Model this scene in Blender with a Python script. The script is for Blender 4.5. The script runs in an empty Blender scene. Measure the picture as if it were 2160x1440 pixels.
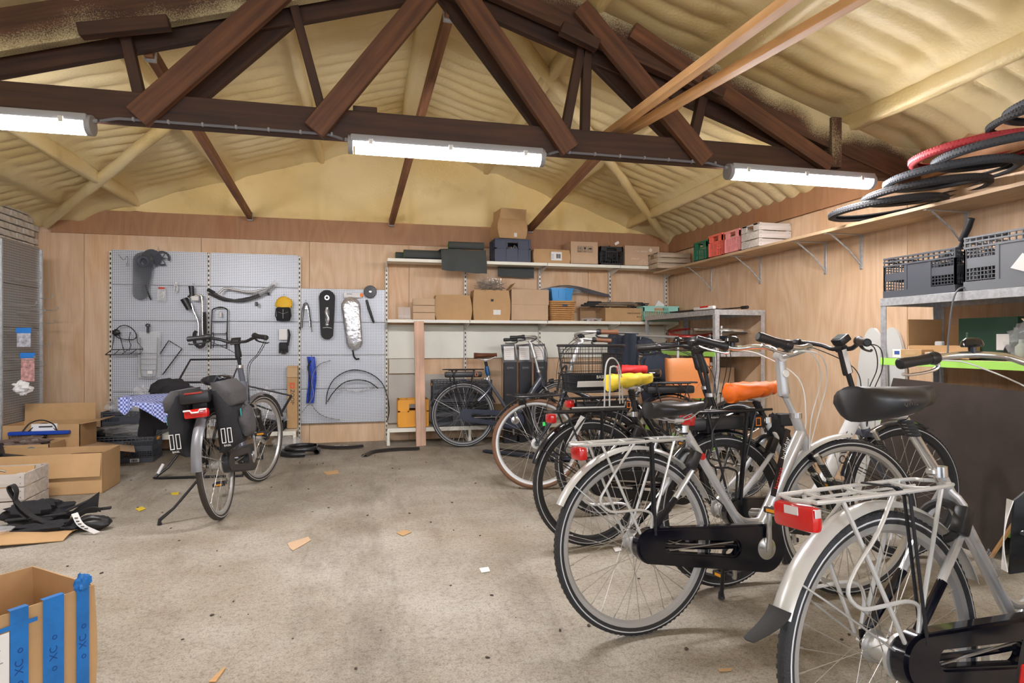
import bpy, bmesh, math, random
from mathutils import Vector as V, Matrix as MX, noise as NZ
PI = math.pi
R = math.radians
S = bpy.context.scene
COL = S.collection
random.seed(7)

# ---------------------------------------------------------------- camera, world, exposure
CAM_H, CAM_YAW, FPX = 1.12, R(13.3), 1286.0
cd = bpy.data.cameras.new('camera')
cd.sensor_width = 36.0
cd.lens = 36.0 * FPX / 2160.0
cd.shift_y = 2.0 / 2160.0
cd.clip_start = 0.05
cam = bpy.data.objects.new('camera', cd)
COL.objects.link(cam)
cam.location = (0, 0, CAM_H)
cam.rotation_euler = (PI / 2, 0, -CAM_YAW)
S.camera = cam
w = bpy.data.worlds.new('world')
S.world = w
w.use_nodes = True
bg = w.node_tree.nodes['Background']
bg.inputs[0].default_value = (0.80, 0.88, 1.0, 1)
bg.inputs[1].default_value = 0.85
S.view_settings.view_transform = 'Standard'
S.view_settings.look = 'None'
S.view_settings.gamma = 1.0
S.view_settings.exposure = 1.05
S.view_settings.use_curve_mapping = False
LAMP_E = 66.0       # radiance of the fluorescent tubes

# photo pixel (2160x1440) -> point on a real plane of the room
_s, _c = math.sin(CAM_YAW), math.cos(CAM_YAW)
def _ray(x, y):
    u = (x - 1080) / FPX
    return V((_s + u * _c, _c - u * _s, (722 - y) / FPX))
def onY(x, y, Y):
    d = _ray(x, y); return V((0, 0, CAM_H)) + d * (Y / d.y)
def onX(x, y, X):
    d = _ray(x, y); return V((0, 0, CAM_H)) + d * (X / d.x)
def onZ(x, y, Z=0.0):
    d = _ray(x, y); return V((0, 0, CAM_H)) + d * ((Z - CAM_H) / d.z)

# ---------------------------------------------------------------- materials
MC = {}
def mat(name, rgb, rough=0.55, metal=0.0, var=0.0, vscale=6.0, bump=0.0, bscale=60.0, alpha=1.0, spec=None,
        coat=0.0, rgb2=None, stretch=(1, 1, 1), emit=None, es=0.0, trans=0.0):
    if name in MC: return MC[name]
    m = bpy.data.materials.new(name); m.use_nodes = True
    nt = m.node_tree; b = nt.nodes['Principled BSDF']
    b.inputs['Base Color'].default_value = (*rgb, 1)
    b.inputs['Roughness'].default_value = rough
    b.inputs['Metallic'].default_value = metal
    if spec is not None: b.inputs['Specular IOR Level'].default_value = spec
    if coat: b.inputs['Coat Weight'].default_value = coat; b.inputs['Coat Roughness'].default_value = 0.08
    if alpha < 1: b.inputs['Alpha'].default_value = alpha
    if trans: b.inputs['Transmission Weight'].default_value = trans
    if emit: b.inputs['Emission Color'].default_value = (*emit, 1); b.inputs['Emission Strength'].default_value = es
    if var or bump or rgb2:
        tc = nt.nodes.new('ShaderNodeTexCoord'); mp = nt.nodes.new('ShaderNodeMapping')
        mp.inputs['Scale'].default_value = stretch
        nt.links.new(tc.outputs['Object'], mp.inputs[0])
    if var or rgb2:
        n = nt.nodes.new('ShaderNodeTexNoise'); n.inputs['Scale'].default_value = vscale; n.inputs['Detail'].default_value = 6
        n.inputs['Roughness'].default_value = 0.65
        nt.links.new(mp.outputs[0], n.inputs['Vector'])
        cr = nt.nodes.new('ShaderNodeValToRGB')
        c2 = rgb2 or tuple(max(0, c * (1 - var)) for c in rgb)
        c1 = rgb if rgb2 else tuple(min(1, c * (1 + var)) for c in rgb)
        cr.color_ramp.elements[0].position = 0.33; cr.color_ramp.elements[0].color = (*c2, 1)
        cr.color_ramp.elements[1].position = 0.67; cr.color_ramp.elements[1].color = (*c1, 1)
        nt.links.new(n.outputs[0], cr.inputs[0]); nt.links.new(cr.outputs[0], b.inputs['Base Color'])
    if bump:
        n2 = nt.nodes.new('ShaderNodeTexNoise'); n2.inputs['Scale'].default_value = bscale; n2.inputs['Detail'].default_value = 4
        nt.links.new(mp.outputs[0], n2.inputs['Vector'])
        bp = nt.nodes.new('ShaderNodeBump'); bp.inputs['Strength'].default_value = bump; bp.inputs['Distance'].default_value = 0.01
        nt.links.new(n2.outputs[0], bp.inputs['Height']); nt.links.new(bp.outputs[0], b.inputs['Normal'])
    MC[name] = m
    return m

def N(nt, t, **k):
    n = nt.nodes.new('ShaderNode' + t)
    for a, v in k.items():
        if a.startswith('_'): n.inputs[int(a[1:])].default_value = v
        else: setattr(n, a, v)
    return n

def plywood(name, light, dark, seed=0.0, knots=True):
    """Rotary-cut sheet: long vertical cathedral figure, fine pores and a few knots."""
    if name in MC: return MC[name]
    m = bpy.data.materials.new(name); m.use_nodes = True; nt = m.node_tree; b = nt.nodes['Principled BSDF']; L = nt.links.new
    b.inputs['Roughness'].default_value = 0.6
    tc = N(nt, 'TexCoord'); oi = N(nt, 'ObjectInfo')
    ad = N(nt, 'VectorMath', operation='ADD'); sc = N(nt, 'VectorMath', operation='SCALE'); sc.inputs['Scale'].default_value = 9.0
    cmb = N(nt, 'CombineXYZ'); L(oi.outputs['Random'], cmb.inputs[0]); L(oi.outputs['Random'], cmb.inputs[2]); L(cmb.outputs[0], sc.inputs[0])
    L(tc.outputs['Object'], ad.inputs[0]); L(sc.outputs[0], ad.inputs[1])
    mp = N(nt, 'Mapping'); mp.inputs['Scale'].default_value = (1.9, 1.9, 0.42); mp.inputs['Location'].default_value = (seed, seed * .7, seed * 1.3)
    L(ad.outputs[0], mp.inputs[0])
    big = N(nt, 'TexNoise', _2=1.3, _3=2.0); L(mp.outputs[0], big.inputs['Vector'])
    mul = N(nt, 'Math', operation='MULTIPLY', _1=11.0); L(big.outputs[0], mul.inputs[0])
    fr = N(nt, 'Math', operation='FRACT'); L(mul.outputs[0], fr.inputs[0])
    pk = N(nt, 'Math', operation='PINGPONG', _1=0.5); L(mul.outputs[0], pk.inputs[0])
    mp2 = N(nt, 'Mapping'); mp2.inputs['Scale'].default_value = (60, 60, 2.2); L(ad.outputs[0], mp2.inputs[0])
    fine = N(nt, 'TexNoise', _2=2.0, _3=5.0); L(mp2.outputs[0], fine.inputs['Vector'])
    bl = N(nt, 'TexNoise', _2=0.9, _3=3.0); L(ad.outputs[0], bl.inputs['Vector'])
    mx = N(nt, 'Mix', data_type='FLOAT'); mx.inputs[0].default_value = 0.55
    L(pk.outputs[0], mx.inputs[2]); L(fine.outputs[0], mx.inputs[3])
    a2 = N(nt, 'Math', operation='ADD'); L(mx.outputs[0], a2.inputs[0]); m3 = N(nt, 'Math', operation='MULTIPLY', _1=0.55); L(bl.outputs[0], m3.inputs[0]); L(m3.outputs[0], a2.inputs[1])
    cr = N(nt, 'ValToRGB'); e = cr.color_ramp.elements
    e[0].position = 0.36; e[0].color = (*light, 1); e[1].position = 0.95; e[1].color = (*dark, 1)
    L(a2.outputs[0], cr.inputs[0])
    wb_ = N(nt, 'TexNoise', _2=1.1, _3=4.0); mpw = N(nt, 'Mapping'); mpw.inputs['Scale'].default_value = (1.6, 1.6, .5); L(ad.outputs[0], mpw.inputs[0]); L(mpw.outputs[0], wb_.inputs['Vector'])
    wr_ = N(nt, 'ValToRGB'); ww = wr_.color_ramp.elements; ww[0].position = .55; ww[0].color = (1, 1, 1, 1); ww[1].position = .78; ww[1].color = (.92, .72, .52, 1); L(wb_.outputs[0], wr_.inputs[0])
    mw = N(nt, 'Mix', data_type='RGBA', blend_type='MULTIPLY'); mw.inputs[0].default_value = .8; L(cr.outputs[0], mw.inputs[6]); L(wr_.outputs[0], mw.inputs[7])
    # knots
    mpk = N(nt, 'Mapping'); mpk.inputs['Scale'].default_value = (1.6, 1.6, 0.9); L(ad.outputs[0], mpk.inputs[0])
    vo = N(nt, 'TexVoronoi', _2=1.15); L(mpk.outputs[0], vo.inputs['Vector'])
    kr = N(nt, 'ValToRGB'); k = kr.color_ramp.elements; k[0].position = 0.004; k[0].color = (.35, .2, .1, 1); k[1].position = 0.016; k[1].color = (1, 1, 1, 1)
    L(vo.outputs['Distance'], kr.inputs[0])
    mm = N(nt, 'Mix', data_type='RGBA', blend_type='MULTIPLY'); mm.inputs[0].default_value = 0.8 if knots else 0.0
    L(mw.outputs[2], mm.inputs[6]); L(kr.outputs[0], mm.inputs[7]); L(mm.outputs[2], b.inputs['Base Color'])
    bp = N(nt, 'Bump'); bp.inputs['Strength'].default_value = 0.12; bp.inputs['Distance'].default_value = 0.003
    L(fine.outputs[0], bp.inputs['Height']); L(bp.outputs[0], b.inputs['Normal'])
    MC[name] = m
    return m

def timber(name, c1, c2, axis='x', rough=0.7, foam=0.0):
    """Sawn timber with grain along one local axis; foam > 0 dusts it with spray overspray."""
    if name in MC: return MC[name]
    m = bpy.data.materials.new(name); m.use_nodes = True; nt = m.node_tree; b = nt.nodes['Principled BSDF']; L = nt.links.new
    b.inputs['Roughness'].default_value = rough
    tc = N(nt, 'TexCoord'); mp = N(nt, 'Mapping')
    mp.inputs['Scale'].default_value = {'x': (1.2, 22, 22), 'y': (22, 1.2, 22), 'z': (22, 22, 1.2)}[axis]
    L(tc.outputs['Object'], mp.inputs[0])
    n = N(nt, 'TexNoise', _2=1.6, _3=6.0); L(mp.outputs[0], n.inputs['Vector'])
    cr = N(nt, 'ValToRGB'); e = cr.color_ramp.elements; e[0].position = .3; e[0].color = (*c2, 1); e[1].position = .7; e[1].color = (*c1, 1)
    L(n.outputs[0], cr.inputs[0]); last = cr.outputs[0]
    bl = N(nt, 'TexNoise', _2=2.0, _3=3.0); L(tc.outputs['Object'], bl.inputs['Vector'])
    mb = N(nt, 'Mix', data_type='RGBA', blend_type='MULTIPLY'); mb.inputs[0].default_value = .55
    crb = N(nt, 'ValToRGB'); eb = crb.color_ramp.elements; eb[0].position = .35; eb[0].color = (.45, .45, .45, 1); eb[1].position = .65; eb[1].color = (1.15, 1.15, 1.15, 1)
    L(bl.outputs[0], crb.inputs[0]); L(last, mb.inputs[6]); L(crb.outputs[0], mb.inputs[7]); last = mb.outputs[2]
    if foam:
        f0 = N(nt, 'TexNoise', _2=1.7, _3=2.0); L(tc.outputs['Object'], f0.inputs['Vector'])
        sz = N(nt, 'SeparateXYZ'); L(tc.outputs['Object'], sz.inputs[0]); f1 = N(nt, 'Math', operation='MULTIPLY_ADD', _1=2.0); L(sz.outputs[2], f1.inputs[0]); L(f0.outputs[0], f1.inputs[2])
        f2 = N(nt, 'TexNoise', _2=160.0, _3=2.0); L(tc.outputs['Object'], f2.inputs['Vector'])
        ad = N(nt, 'Math', operation='MULTIPLY_ADD', _1=0.35); L(f2.outputs[0], ad.inputs[0]); L(f1.outputs[0], ad.inputs[2])
        fr = N(nt, 'ValToRGB'); g = fr.color_ramp.elements; g[0].position = 0.84 - .2 * foam; g[0].color = (0, 0, 0, 1); g[1].position = 1.08 - .2 * foam; g[1].color = (1, 1, 1, 1)
        L(ad.outputs[0], fr.inputs[0])
        mf = N(nt, 'Mix', data_type='RGBA'); L(fr.outputs[0], mf.inputs[0]); L(last, mf.inputs[6]); mf.inputs[7].default_value = (.62, .53, .30, 1); last = mf.outputs[2]
    L(last, b.inputs['Base Color'])
    bp = N(nt, 'Bump'); bp.inputs['Strength'].default_value = .25; bp.inputs['Distance'].default_value = .004
    L(n.outputs[0], bp.inputs['Height']); L(bp.outputs[0], b.inputs['Normal'])
    MC[name] = m
    return m

def perforated(name, base, hole, ax, pitch=0.0175, rad=0.26):
    """Sheet steel with a real-looking square grid of punched holes; ax = the two local axes of the sheet."""
    m = bpy.data.materials.new(name); m.use_nodes = True; nt = m.node_tree; b = nt.nodes['Principled BSDF']; L = nt.links.new
    tc = N(nt, 'TexCoord'); sp = N(nt, 'SeparateXYZ'); L(tc.outputs['Object'], sp.inputs[0])
    ds = []
    for a in ax:
        d = N(nt, 'Math', operation='DIVIDE', _1=pitch); L(sp.outputs['XYZ'.index(a)], d.inputs[0])
        f = N(nt, 'Math', operation='FRACT'); L(d.outputs[0], f.inputs[0])
        s = N(nt, 'Math', operation='SUBTRACT', _1=.5); L(f.outputs[0], s.inputs[0])
        p = N(nt, 'Math', operation='POWER', _1=2.0); L(s.outputs[0], p.inputs[0]); ds.append(p)
    a = N(nt, 'Math', operation='ADD'); L(ds[0].outputs[0], a.inputs[0]); L(ds[1].outputs[0], a.inputs[1])
    lt = N(nt, 'Math', operation='LESS_THAN', _1=rad * rad); L(a.outputs[0], lt.inputs[0])
    mx = N(nt, 'Mix', data_type='RGBA'); L(lt.outputs[0], mx.inputs[0]); mx.inputs[6].default_value = (*base, 1); mx.inputs[7].default_value = (*hole, 1)
    L(mx.outputs[2], b.inputs['Base Color'])
    b.inputs['Roughness'].default_value = .38; b.inputs['Metallic'].default_value = .15
    bp = N(nt, 'Bump', invert=True); bp.inputs['Strength'].default_value = .6; bp.inputs['Distance'].default_value = .002
    L(lt.outputs[0], bp.inputs['Height']); L(bp.outputs[0], b.inputs['Normal'])
    MC[name] = m
    return m

def checked(name, c1, c2, sc):
    m = bpy.data.materials.new(name); m.use_nodes = True; nt = m.node_tree; b = nt.nodes['Principled BSDF']
    tc = N(nt, 'TexCoord'); ck = N(nt, 'TexChecker'); ck.inputs['Scale'].default_value = sc
    ck.inputs[1].default_value = (*c1, 1); ck.inputs[2].default_value = (*c2, 1)
    nt.links.new(tc.outputs['Object'], ck.inputs[0]); nt.links.new(ck.outputs[0], b.inputs['Base Color']); b.inputs['Roughness'].default_value = .9
    MC[name] = m
    return m

def concrete():
    m = bpy.data.materials.new('concrete'); m.use_nodes = True; nt = m.node_tree; b = nt.nodes['Principled BSDF']; L = nt.links.new
    tc = N(nt, 'TexCoord'); O = tc.outputs['Object']
    def noise(s, d, r=.6, stretch=None):
        n = N(nt, 'TexNoise', _2=s, _3=d); n.inputs['Roughness'].default_value = r
        if stretch:
            mp = N(nt, 'Mapping'); mp.inputs['Scale'].default_value = stretch; mp.inputs['Rotation'].default_value = (0, 0, .25); L(O, mp.inputs[0]); L(mp.outputs[0], n.inputs['Vector'])
        else: L(O, n.inputs['Vector'])
        return n
    def ramp(src, p0, c0, p1, c1):
        r = N(nt, 'ValToRGB'); e = r.color_ramp.elements; e[0].position = p0; e[0].color = (*c0, 1); e[1].position = p1; e[1].color = (*c1, 1); L(src, r.inputs[0]); return r.outputs[0]
    def mix(a, bb, f, bt='MULTIPLY'):
        x = N(nt, 'Mix', data_type='RGBA', blend_type=bt)
        if isinstance(f, float): x.inputs[0].default_value = f
        else: L(f, x.inputs[0])
        L(a, x.inputs[6])
        if isinstance(bb, tuple): x.inputs[7].default_value = (*bb, 1)
        else: L(bb, x.inputs[7])
        return x.outputs[2]
    base = ramp(noise(.55, 5).outputs[0], .38, (.345, .30, .235), .62, (.45, .42, .365))
    c = mix(base, ramp(noise(2.2, 8, .7).outputs[0], .3, (.72, .69, .64), .62, (1.04, 1.04, 1.04)), .7)
    c = mix(c, ramp(noise(45, 3, .8).outputs[0], .33, (.55, .53, .50), .52, (1, 1, 1)), .75)
    c = mix(c, ramp(noise(150, 2).outputs[0], .36, (.60, .58, .56), .52, (1.05, 1.05, 1.05)), .7)
    vs = N(nt, 'TexVoronoi', _2=26.0); L(O, vs.inputs['Vector'])
    c = mix(c, ramp(vs.outputs['Distance'], .05, (.30, .28, .25), .12, (1, 1, 1)), .55)
    # broad wear streaks and oily patches
    c = mix(c, ramp(noise(1.1, 6, .7, (1.0, .22, 1)).outputs[0], .36, (.42, .39, .36), .50, (1, 1, 1)), .7)
    c = mix(c, ramp(noise(.8, 4, .6).outputs[0], .60, (1, 1, 1), .72, (.82, .72, .60)), .8)
    # hairline cracks
    wn = noise(3.0, 5); dis = N(nt, 'VectorMath', operation='MULTIPLY_ADD'); L(wn.outputs['Color'], dis.inputs[0]); dis.inputs[1].default_value = (.45, .45, .45); L(O, dis.inputs[2])
    vc = N(nt, 'TexVoronoi', feature='DISTANCE_TO_EDGE', _2=.42); L(dis.outputs[0], vc.inputs['Vector'])
    crk = ramp(vc.outputs['Distance'], .0010, (.45, .42, .38), .0025, (1, 1, 1))
    c = mix(c, crk, .28)
    L(c, b.inputs['Base Color'])
    b.inputs['Roughness'].default_value = .75
    bp = N(nt, 'Bump'); bp.inputs['Strength'].default_value = .35; bp.inputs['Distance'].default_value = .006
    L(noise(70, 5).outputs[0], bp.inputs['Height']); L(bp.outputs[0], b.inputs['Normal'])
    MC['concrete'] = m
    return m

def foam_mat(name, c1, c2, dark=.35):
    m = bpy.data.materials.new(name); m.use_nodes = True; nt = m.node_tree; b = nt.nodes['Principled BSDF']; L = nt.links.new
    tc = N(nt, 'TexCoord'); O = tc.outputs['Object']
    n = N(nt, 'TexNoise', _2=.9, _3=5.0); L(O, n.inputs['Vector'])
    cr = N(nt, 'ValToRGB'); e = cr.color_ramp.elements; e[0].position = .36; e[0].color = (*c2, 1); e[1].position = .62; e[1].color = (*c1, 1); L(n.outputs[0], cr.inputs[0])
    n2 = N(nt, 'TexNoise', _2=4.0, _3=6.0); L(O, n2.inputs['Vector'])
    cr2 = N(nt, 'ValToRGB'); e = cr2.color_ramp.elements; e[0].position = .27; e[0].color = (.55, .50, .40, 1); e[1].position = .42; e[1].color = (1, 1, 1, 1); L(n2.outputs[0], cr2.inputs[0])
    mx = N(nt, 'Mix', data_type='RGBA', blend_type='MULTIPLY'); mx.inputs[0].default_value = dark
    L(cr.outputs[0], mx.inputs[6]); L(cr2.outputs[0], mx.inputs[7]); L(mx.outputs[2], b.inputs['Base Color'])
    b.inputs['Roughness'].default_value = .5
    n3 = N(nt, 'TexNoise', _2=55.0, _3=4.0); L(O, n3.inputs['Vector'])
    bp = N(nt, 'Bump'); bp.inputs['Strength'].default_value = .5; bp.inputs['Distance'].default_value = .008
    L(n3.outputs[0], bp.inputs['Height']); L(bp.outputs[0], b.inputs['Normal'])
    MC[name] = m
    return m

# ---------------------------------------------------------------- mesh builder
def smooth_path(pts, k):
    if k <= 1 or len(pts) < 3: return [V(p) for p in pts]
    P = [V(p) for p in pts]; P = [P[0] * 2 - P[1]] + P + [P[-1] * 2 - P[-2]]
    out = []
    for i in range(1, len(P) - 2):
        a, b, c, d = P[i - 1], P[i], P[i + 1], P[i + 2]
        for j in range(k):
            t = j / k
            out.append(.5 * ((2 * b) + (c - a) * t + (2 * a - 5 * b + 4 * c - d) * t * t + (3 * b - a - 3 * c + d) * t ** 3))
    out.append(P[-2])
    return out

class M:
    def __init__(s, T=None): s.v = []; s.f = []; s.T = T
    def add(s, vs, fs):
        o = len(s.v)
        s.v += [(s.T @ V(p)) if s.T else V(p) for p in vs]
        s.f += [tuple(i + o for i in f) for f in fs]
        return s
    def box(s, c, d, rz=0.0, rot=None, bev=0.0, taper=1.0):
        bm = bmesh.new(); bmesh.ops.create_cube(bm, size=1.0)
        for v in bm.verts:
            k = taper if v.co.z < 0 else 1.0
            v.co = V((v.co.x * d[0] * k, v.co.y * d[1] * k, v.co.z * d[2]))
        if bev: bmesh.ops.bevel(bm, geom=bm.edges[:], offset=bev, segments=2 if bev > .006 else 1, affect='EDGES', profile=.5)
        Rm = rot if rot else MX.Rotation(rz, 4, 'Z')
        bm.verts.index_update()
        vs = [Rm @ v.co + V(c) for v in bm.verts]; fs = [[v.index for v in f.verts] for f in bm.faces]
        bm.free(); return s.add(vs, fs)
    def seg(s, a, b, wd, th, up=(0, 0, 1), bev=0.0):
        """rectangular bar from a to b: wd across, th along 'up'"""
        a, b = V(a), V(b); x = (b - a).normalized(); u = V(up); y = u.cross(x).normalized(); z = x.cross(y)
        rot = MX((x, y, z)).transposed().to_4x4()
        return s.box((a + b) / 2, ((b - a).length, wd, th), rot=rot, bev=bev)
    def tube(s, pts, r, n=8, sm=1, closed=False, cap=True, flat=1.0):
        P = smooth_path(pts, sm) if not closed else ([V(p) for p in pts])
        m = len(P); rs = r if isinstance(r, (list, tuple)) else [r] * m
        if len(rs) != m:
            rs = [rs[min(len(rs) - 1, int(i / (m - 1) * (len(rs) - 1)))] * (1 - (i / (m - 1) * (len(rs) - 1)) % 1) + rs[min(len(rs) - 1, int(i / (m - 1) * (len(rs) - 1)) + 1)] * ((i / (m - 1) * (len(rs) - 1)) % 1) for i in range(m)]
        t0 = ((P[1] - P[0]) if not closed else (P[1] - P[-1])).normalized()
        nrm = t0.orthogonal().normalized()
        if abs(t0.z) < .9: nrm = (V((0, 0, 1)) - t0 * t0.z).normalized()
        vs = []; pt = t0
        for i in range(m):
            if closed: t = (P[(i + 1) % m] - P[i - 1]).normalized()
            else: t = (P[min(i + 1, m - 1)] - P[max(i - 1, 0)]).normalized()
            q = pt.rotation_difference(t); nrm = (q @ nrm); nrm = (nrm - t * nrm.dot(t)).normalized(); pt = t
            bn = t.cross(nrm)
            for k in range(n):
                a = 2 * PI * k / n; vs.append(P[i] + nrm * (math.cos(a) * rs[i] * flat) + bn * (math.sin(a) * rs[i]))
        fs = []
        for i in range(m if closed else m - 1):
            j = (i + 1) % m
            for k in range(n):
                l = (k + 1) % n; fs.append((i * n + k, i * n + l, j * n + l, j * n + k))
        if cap and not closed: fs += [tuple(range(n - 1, -1, -1)), tuple(range((m - 1) * n, m * n))]
        return s.add(vs, fs)
    def cyl(s, a, b, r, r2=None, n=14): return s.tube([a, b], [r, r if r2 is None else r2], n)
    def lathe(s, prof, n=24, c=(0, 0, 0), ax='z', closed=False, a0=0.0, a1=2 * PI):
        full = abs(a1 - a0 - 2 * PI) < 1e-6; k = n if full else n + 1; m = len(prof); vs = []
        for i in range(k):
            a = a0 + (a1 - a0) * i / n; ca, sa = math.cos(a), math.sin(a)
            for (r, h) in prof:
                p = {'z': (r * ca, r * sa, h), 'y': (r * ca, h, r * sa), 'x': (h, r * ca, r * sa)}[ax]
                vs.append(V(p) + V(c))
        fs = []
        for i in range(n):
            j = (i + 1) % k
            for q in range(m if closed else m - 1):
                p = (q + 1) % m; fs.append((i * m + q, j * m + q, j * m + p, i * m + p))
        return s.add(vs, fs)
    def ring(s, Rr, r, c=(0, 0, 0), ax='y', n=40, m=8, ry=None, a0=0.0, a1=2 * PI):
        ry = ry or r
        return s.lathe([(Rr + r * math.cos(2 * PI * i / m), ry * math.sin(2 * PI * i / m)) for i in range(m)], n, c, ax, True, a0, a1)
    def prism(s, poly, a, b, ax='y', holes=None):
        """poly: 2D outline; extruded from a to b along ax. holes: one inner outline with the same number of points"""
        def P(p, h): return {'y': (p[0], h, p[1]), 'x': (h, p[0], p[1]), 'z': (p[0], p[1], h)}[ax]
        n = len(poly)
        if not holes:
            vs = [P(p, a) for p in poly] + [P(p, b) for p in poly]
            fs = [tuple(range(n)), tuple(range(2 * n - 1, n - 1, -1))] + [(i, i + n, (i + 1) % n + n, (i + 1) % n) for i in range(n)]
            return s.add(vs, fs)
        vs = [P(p, a) for p in poly] + [P(p, b) for p in poly] + [P(p, a) for p in holes] + [P(p, b) for p in holes]
        fs = []
        for i in range(n):
            j = (i + 1) % n
            fs += [(i, i + n, j + n, j), (i + 2 * n, j + 2 * n, j + 3 * n, i + 3 * n), (i, j, j + 2 * n, i + 2 * n), (i + n, i + 3 * n, j + 3 * n, j + n)]
        return s.add(vs, fs)
    def grid(s, fn, nu, nv, closeu=False):
        vs = [fn(i / nu, j / nv) for i in range(nu + (0 if closeu else 1)) for j in range(nv + 1)]
        k = nv + 1; fs = []
        for i in range(nu):
            i2 = (i + 1) % nu if closeu else i + 1
            for j in range(nv): fs.append((i * k + j, i2 * k + j, i2 * k + j + 1, i * k + j + 1))
        return s.add(vs, fs)
    def shell(s, fn, nu, nv, th):
        """closed thin sheet: fn(u,v) -> point; thickness th"""
        g = M().grid(fn, nu, nv); k = nv + 1; nn = len(g.v); nor = [V((0, 0, 0)) for _ in g.v]
        for f in g.f:
            q = (g.v[f[2]] - g.v[f[0]]).cross(g.v[f[3]] - g.v[f[1]])
            for i in f: nor[i] += q
        back = [p - q.normalized() * th if q.length > 0 else p for p, q in zip(g.v, nor)]
        fs = list(g.f) + [tuple(i + nn for i in reversed(f)) for f in g.f]
        rim = [i * k for i in range(nu + 1)] + [nu * k + j for j in range(1, nv + 1)] + [i * k + nv for i in range(nu - 1, -1, -1)] + [j for j in range(nv - 1, 0, -1)]
        for a, b in zip(rim, rim[1:] + rim[:1]): fs.append((b, a, a + nn, b + nn))
        return s.add(g.v + back, fs)
    def loft(s, secs, cap=True):
        n = len(secs[0]); vs = [p for q in secs for p in q]; fs = []
        for i in range(len(secs) - 1):
            for k in range(n): fs.append((i * n + k, i * n + (k + 1) % n, (i + 1) * n + (k + 1) % n, (i + 1) * n + k))
        if cap: fs += [tuple(range(n - 1, -1, -1)), tuple(range((len(secs) - 1) * n, len(secs) * n))]
        return s.add(vs, fs)
    def blob(s, c, d, seed=0, amp=.15, fr=2.0, nu=14, nv=20, rz=0.0):
        Rz = MX.Rotation(rz, 3, 'Z')
        def fn(u, v):
            a, b = u * PI, v * 2 * PI; p = V((math.sin(a) * math.cos(b), math.sin(a) * math.sin(b), math.cos(a)))
            k = 1 + amp * NZ.noise(p * fr + V((seed, seed * 2, 0))) + amp * .6 * NZ.noise(p * fr * 2.7 + V((seed, 0, seed)))
            return Rz @ V((p.x * d[0] * k, p.y * d[1] * k, p.z * d[2] * k)) + V(c)
        return s.grid(fn, nu, nv)

def ob(name, m, material, parent=None, ang=35, kind=None, label=None):
    me = bpy.data.meshes.new(name)
    me.from_pydata([tuple(v) for v in m.v], [], m.f)
    bm = bmesh.new(); bm.from_mesh(me); bmesh.ops.recalc_face_normals(bm, faces=bm.faces[:]); bm.to_mesh(me); bm.free()
    me.materials.append(material)
    me.polygons.foreach_set('use_smooth', [True] * len(me.polygons))
    me.set_sharp_from_angle(angle=R(ang))
    o = bpy.data.objects.new(name, me); COL.objects.link(o)
    if parent: o.parent = parent
    if kind: o['kind'] = kind
    if label: o['label'] = label
    return o

def thing(name, label, cat, loc=(0, 0, 0), rz=0.0, group=None, lean=0.0, kind=None):
    o = bpy.data.objects.new(name, None); COL.objects.link(o); o.empty_display_size = .1
    o.location = loc; o.rotation_euler = (lean, 0, rz)
    if label: o['label'] = label
    if cat: o['category'] = cat
    if group: o['group'] = group
    if kind: o['kind'] = kind
    return o
def tag(o, label, cat, group=None):
    o['label'] = label; o['category'] = cat
    if group: o['group'] = group
    return o
def W(t):
    """builder that takes world coordinates for a part of thing t"""
    return M((MX.Translation(t.location) @ t.rotation_euler.to_matrix().to_4x4()).inverted())
def copy_tree(o, loc, rz, label=None, parent=None):
    c = o.copy(); COL.objects.link(c)
    if parent: c.parent = parent
    else:
        c.location = loc; c.rotation_euler = (o.rotation_euler[0], 0, rz)
        if label: c['label'] = label
    for ch in o.children: copy_tree(ch, None, None, None, c)
    return c

FONT = None
def text(name, s, size, mtx, material, parent=None, th=.0006, width=None, bold=0.0, align='CENTER'):
    """flat lettering as a mesh; local +x reads along the text, +y is up, +z faces the reader"""
    cu = bpy.data.curves.new('lettering', 'FONT'); cu.body = s; cu.size = size; cu.align_x = align; cu.align_y = 'CENTER'
    cu.extrude = th / 2; cu.offset = bold * size; cu.resolution_u = 2
    o = bpy.data.objects.new('lettering', cu); me = bpy.data.meshes.new_from_object(o)
    bpy.data.objects.remove(o); bpy.data.curves.remove(cu)
    if width and len(me.vertices):
        xs = [v.co.x for v in me.vertices]; k = width / (max(xs) - min(xs))
        for v in me.vertices: v.co.x *= k
    me.transform(mtx); me.name = name; me.materials.clear(); me.materials.append(material)
    t = bpy.data.objects.new(name, me); COL.objects.link(t)
    if parent: t.parent = parent
    return t
def face(o, x, y):
    """matrix for lettering at o, reading along x with up y"""
    x = V(x).normalized(); y = V(y); z = x.cross(y).normalized(); y = z.cross(x)
    m = MX((x, y, z)).transposed().to_4x4(); m.translation = V(o); return m

# palette
PLY = plywood('plywood', (.80, .60, .415), (.60, .385, .215))
PLYR = plywood('plywood red brown', (.47, .25, .125), (.33, .165, .08), 3.0, False)
DARKW = timber('dark stained timber', (.075, .028, .012), (.030, .011, .005), 'x', .62)
WEBW = timber('brown web timber', (.19, .075, .030), (.075, .028, .013), 'x', .62)
DARKF = timber('dark timber with foam dust', (.12, .048, .022), (.045, .018, .010), 'x', .7, .75)
PINE = timber('raw pine', (.78, .46, .20), (.62, .33, .13), 'x', .55)
PALEPINE = timber('planed pale pine', (.72, .47, .33), (.55, .34, .24), 'z', .6)
WHITEWOOD = timber('whitewashed wood', (.74, .68, .62), (.52, .46, .40), 'x', .8)
OLDWOOD = timber('worn crate wood', (.62, .50, .36), (.40, .30, .20), 'x', .8)
CONC = concrete()
FOAM = foam_mat('sprayed foam', (.78, .65, .37), (.68, .52, .23))
FOAMG = foam_mat('sprayed foam smooth', (.86, .68, .34), (.80, .58, .22), .25)
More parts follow.
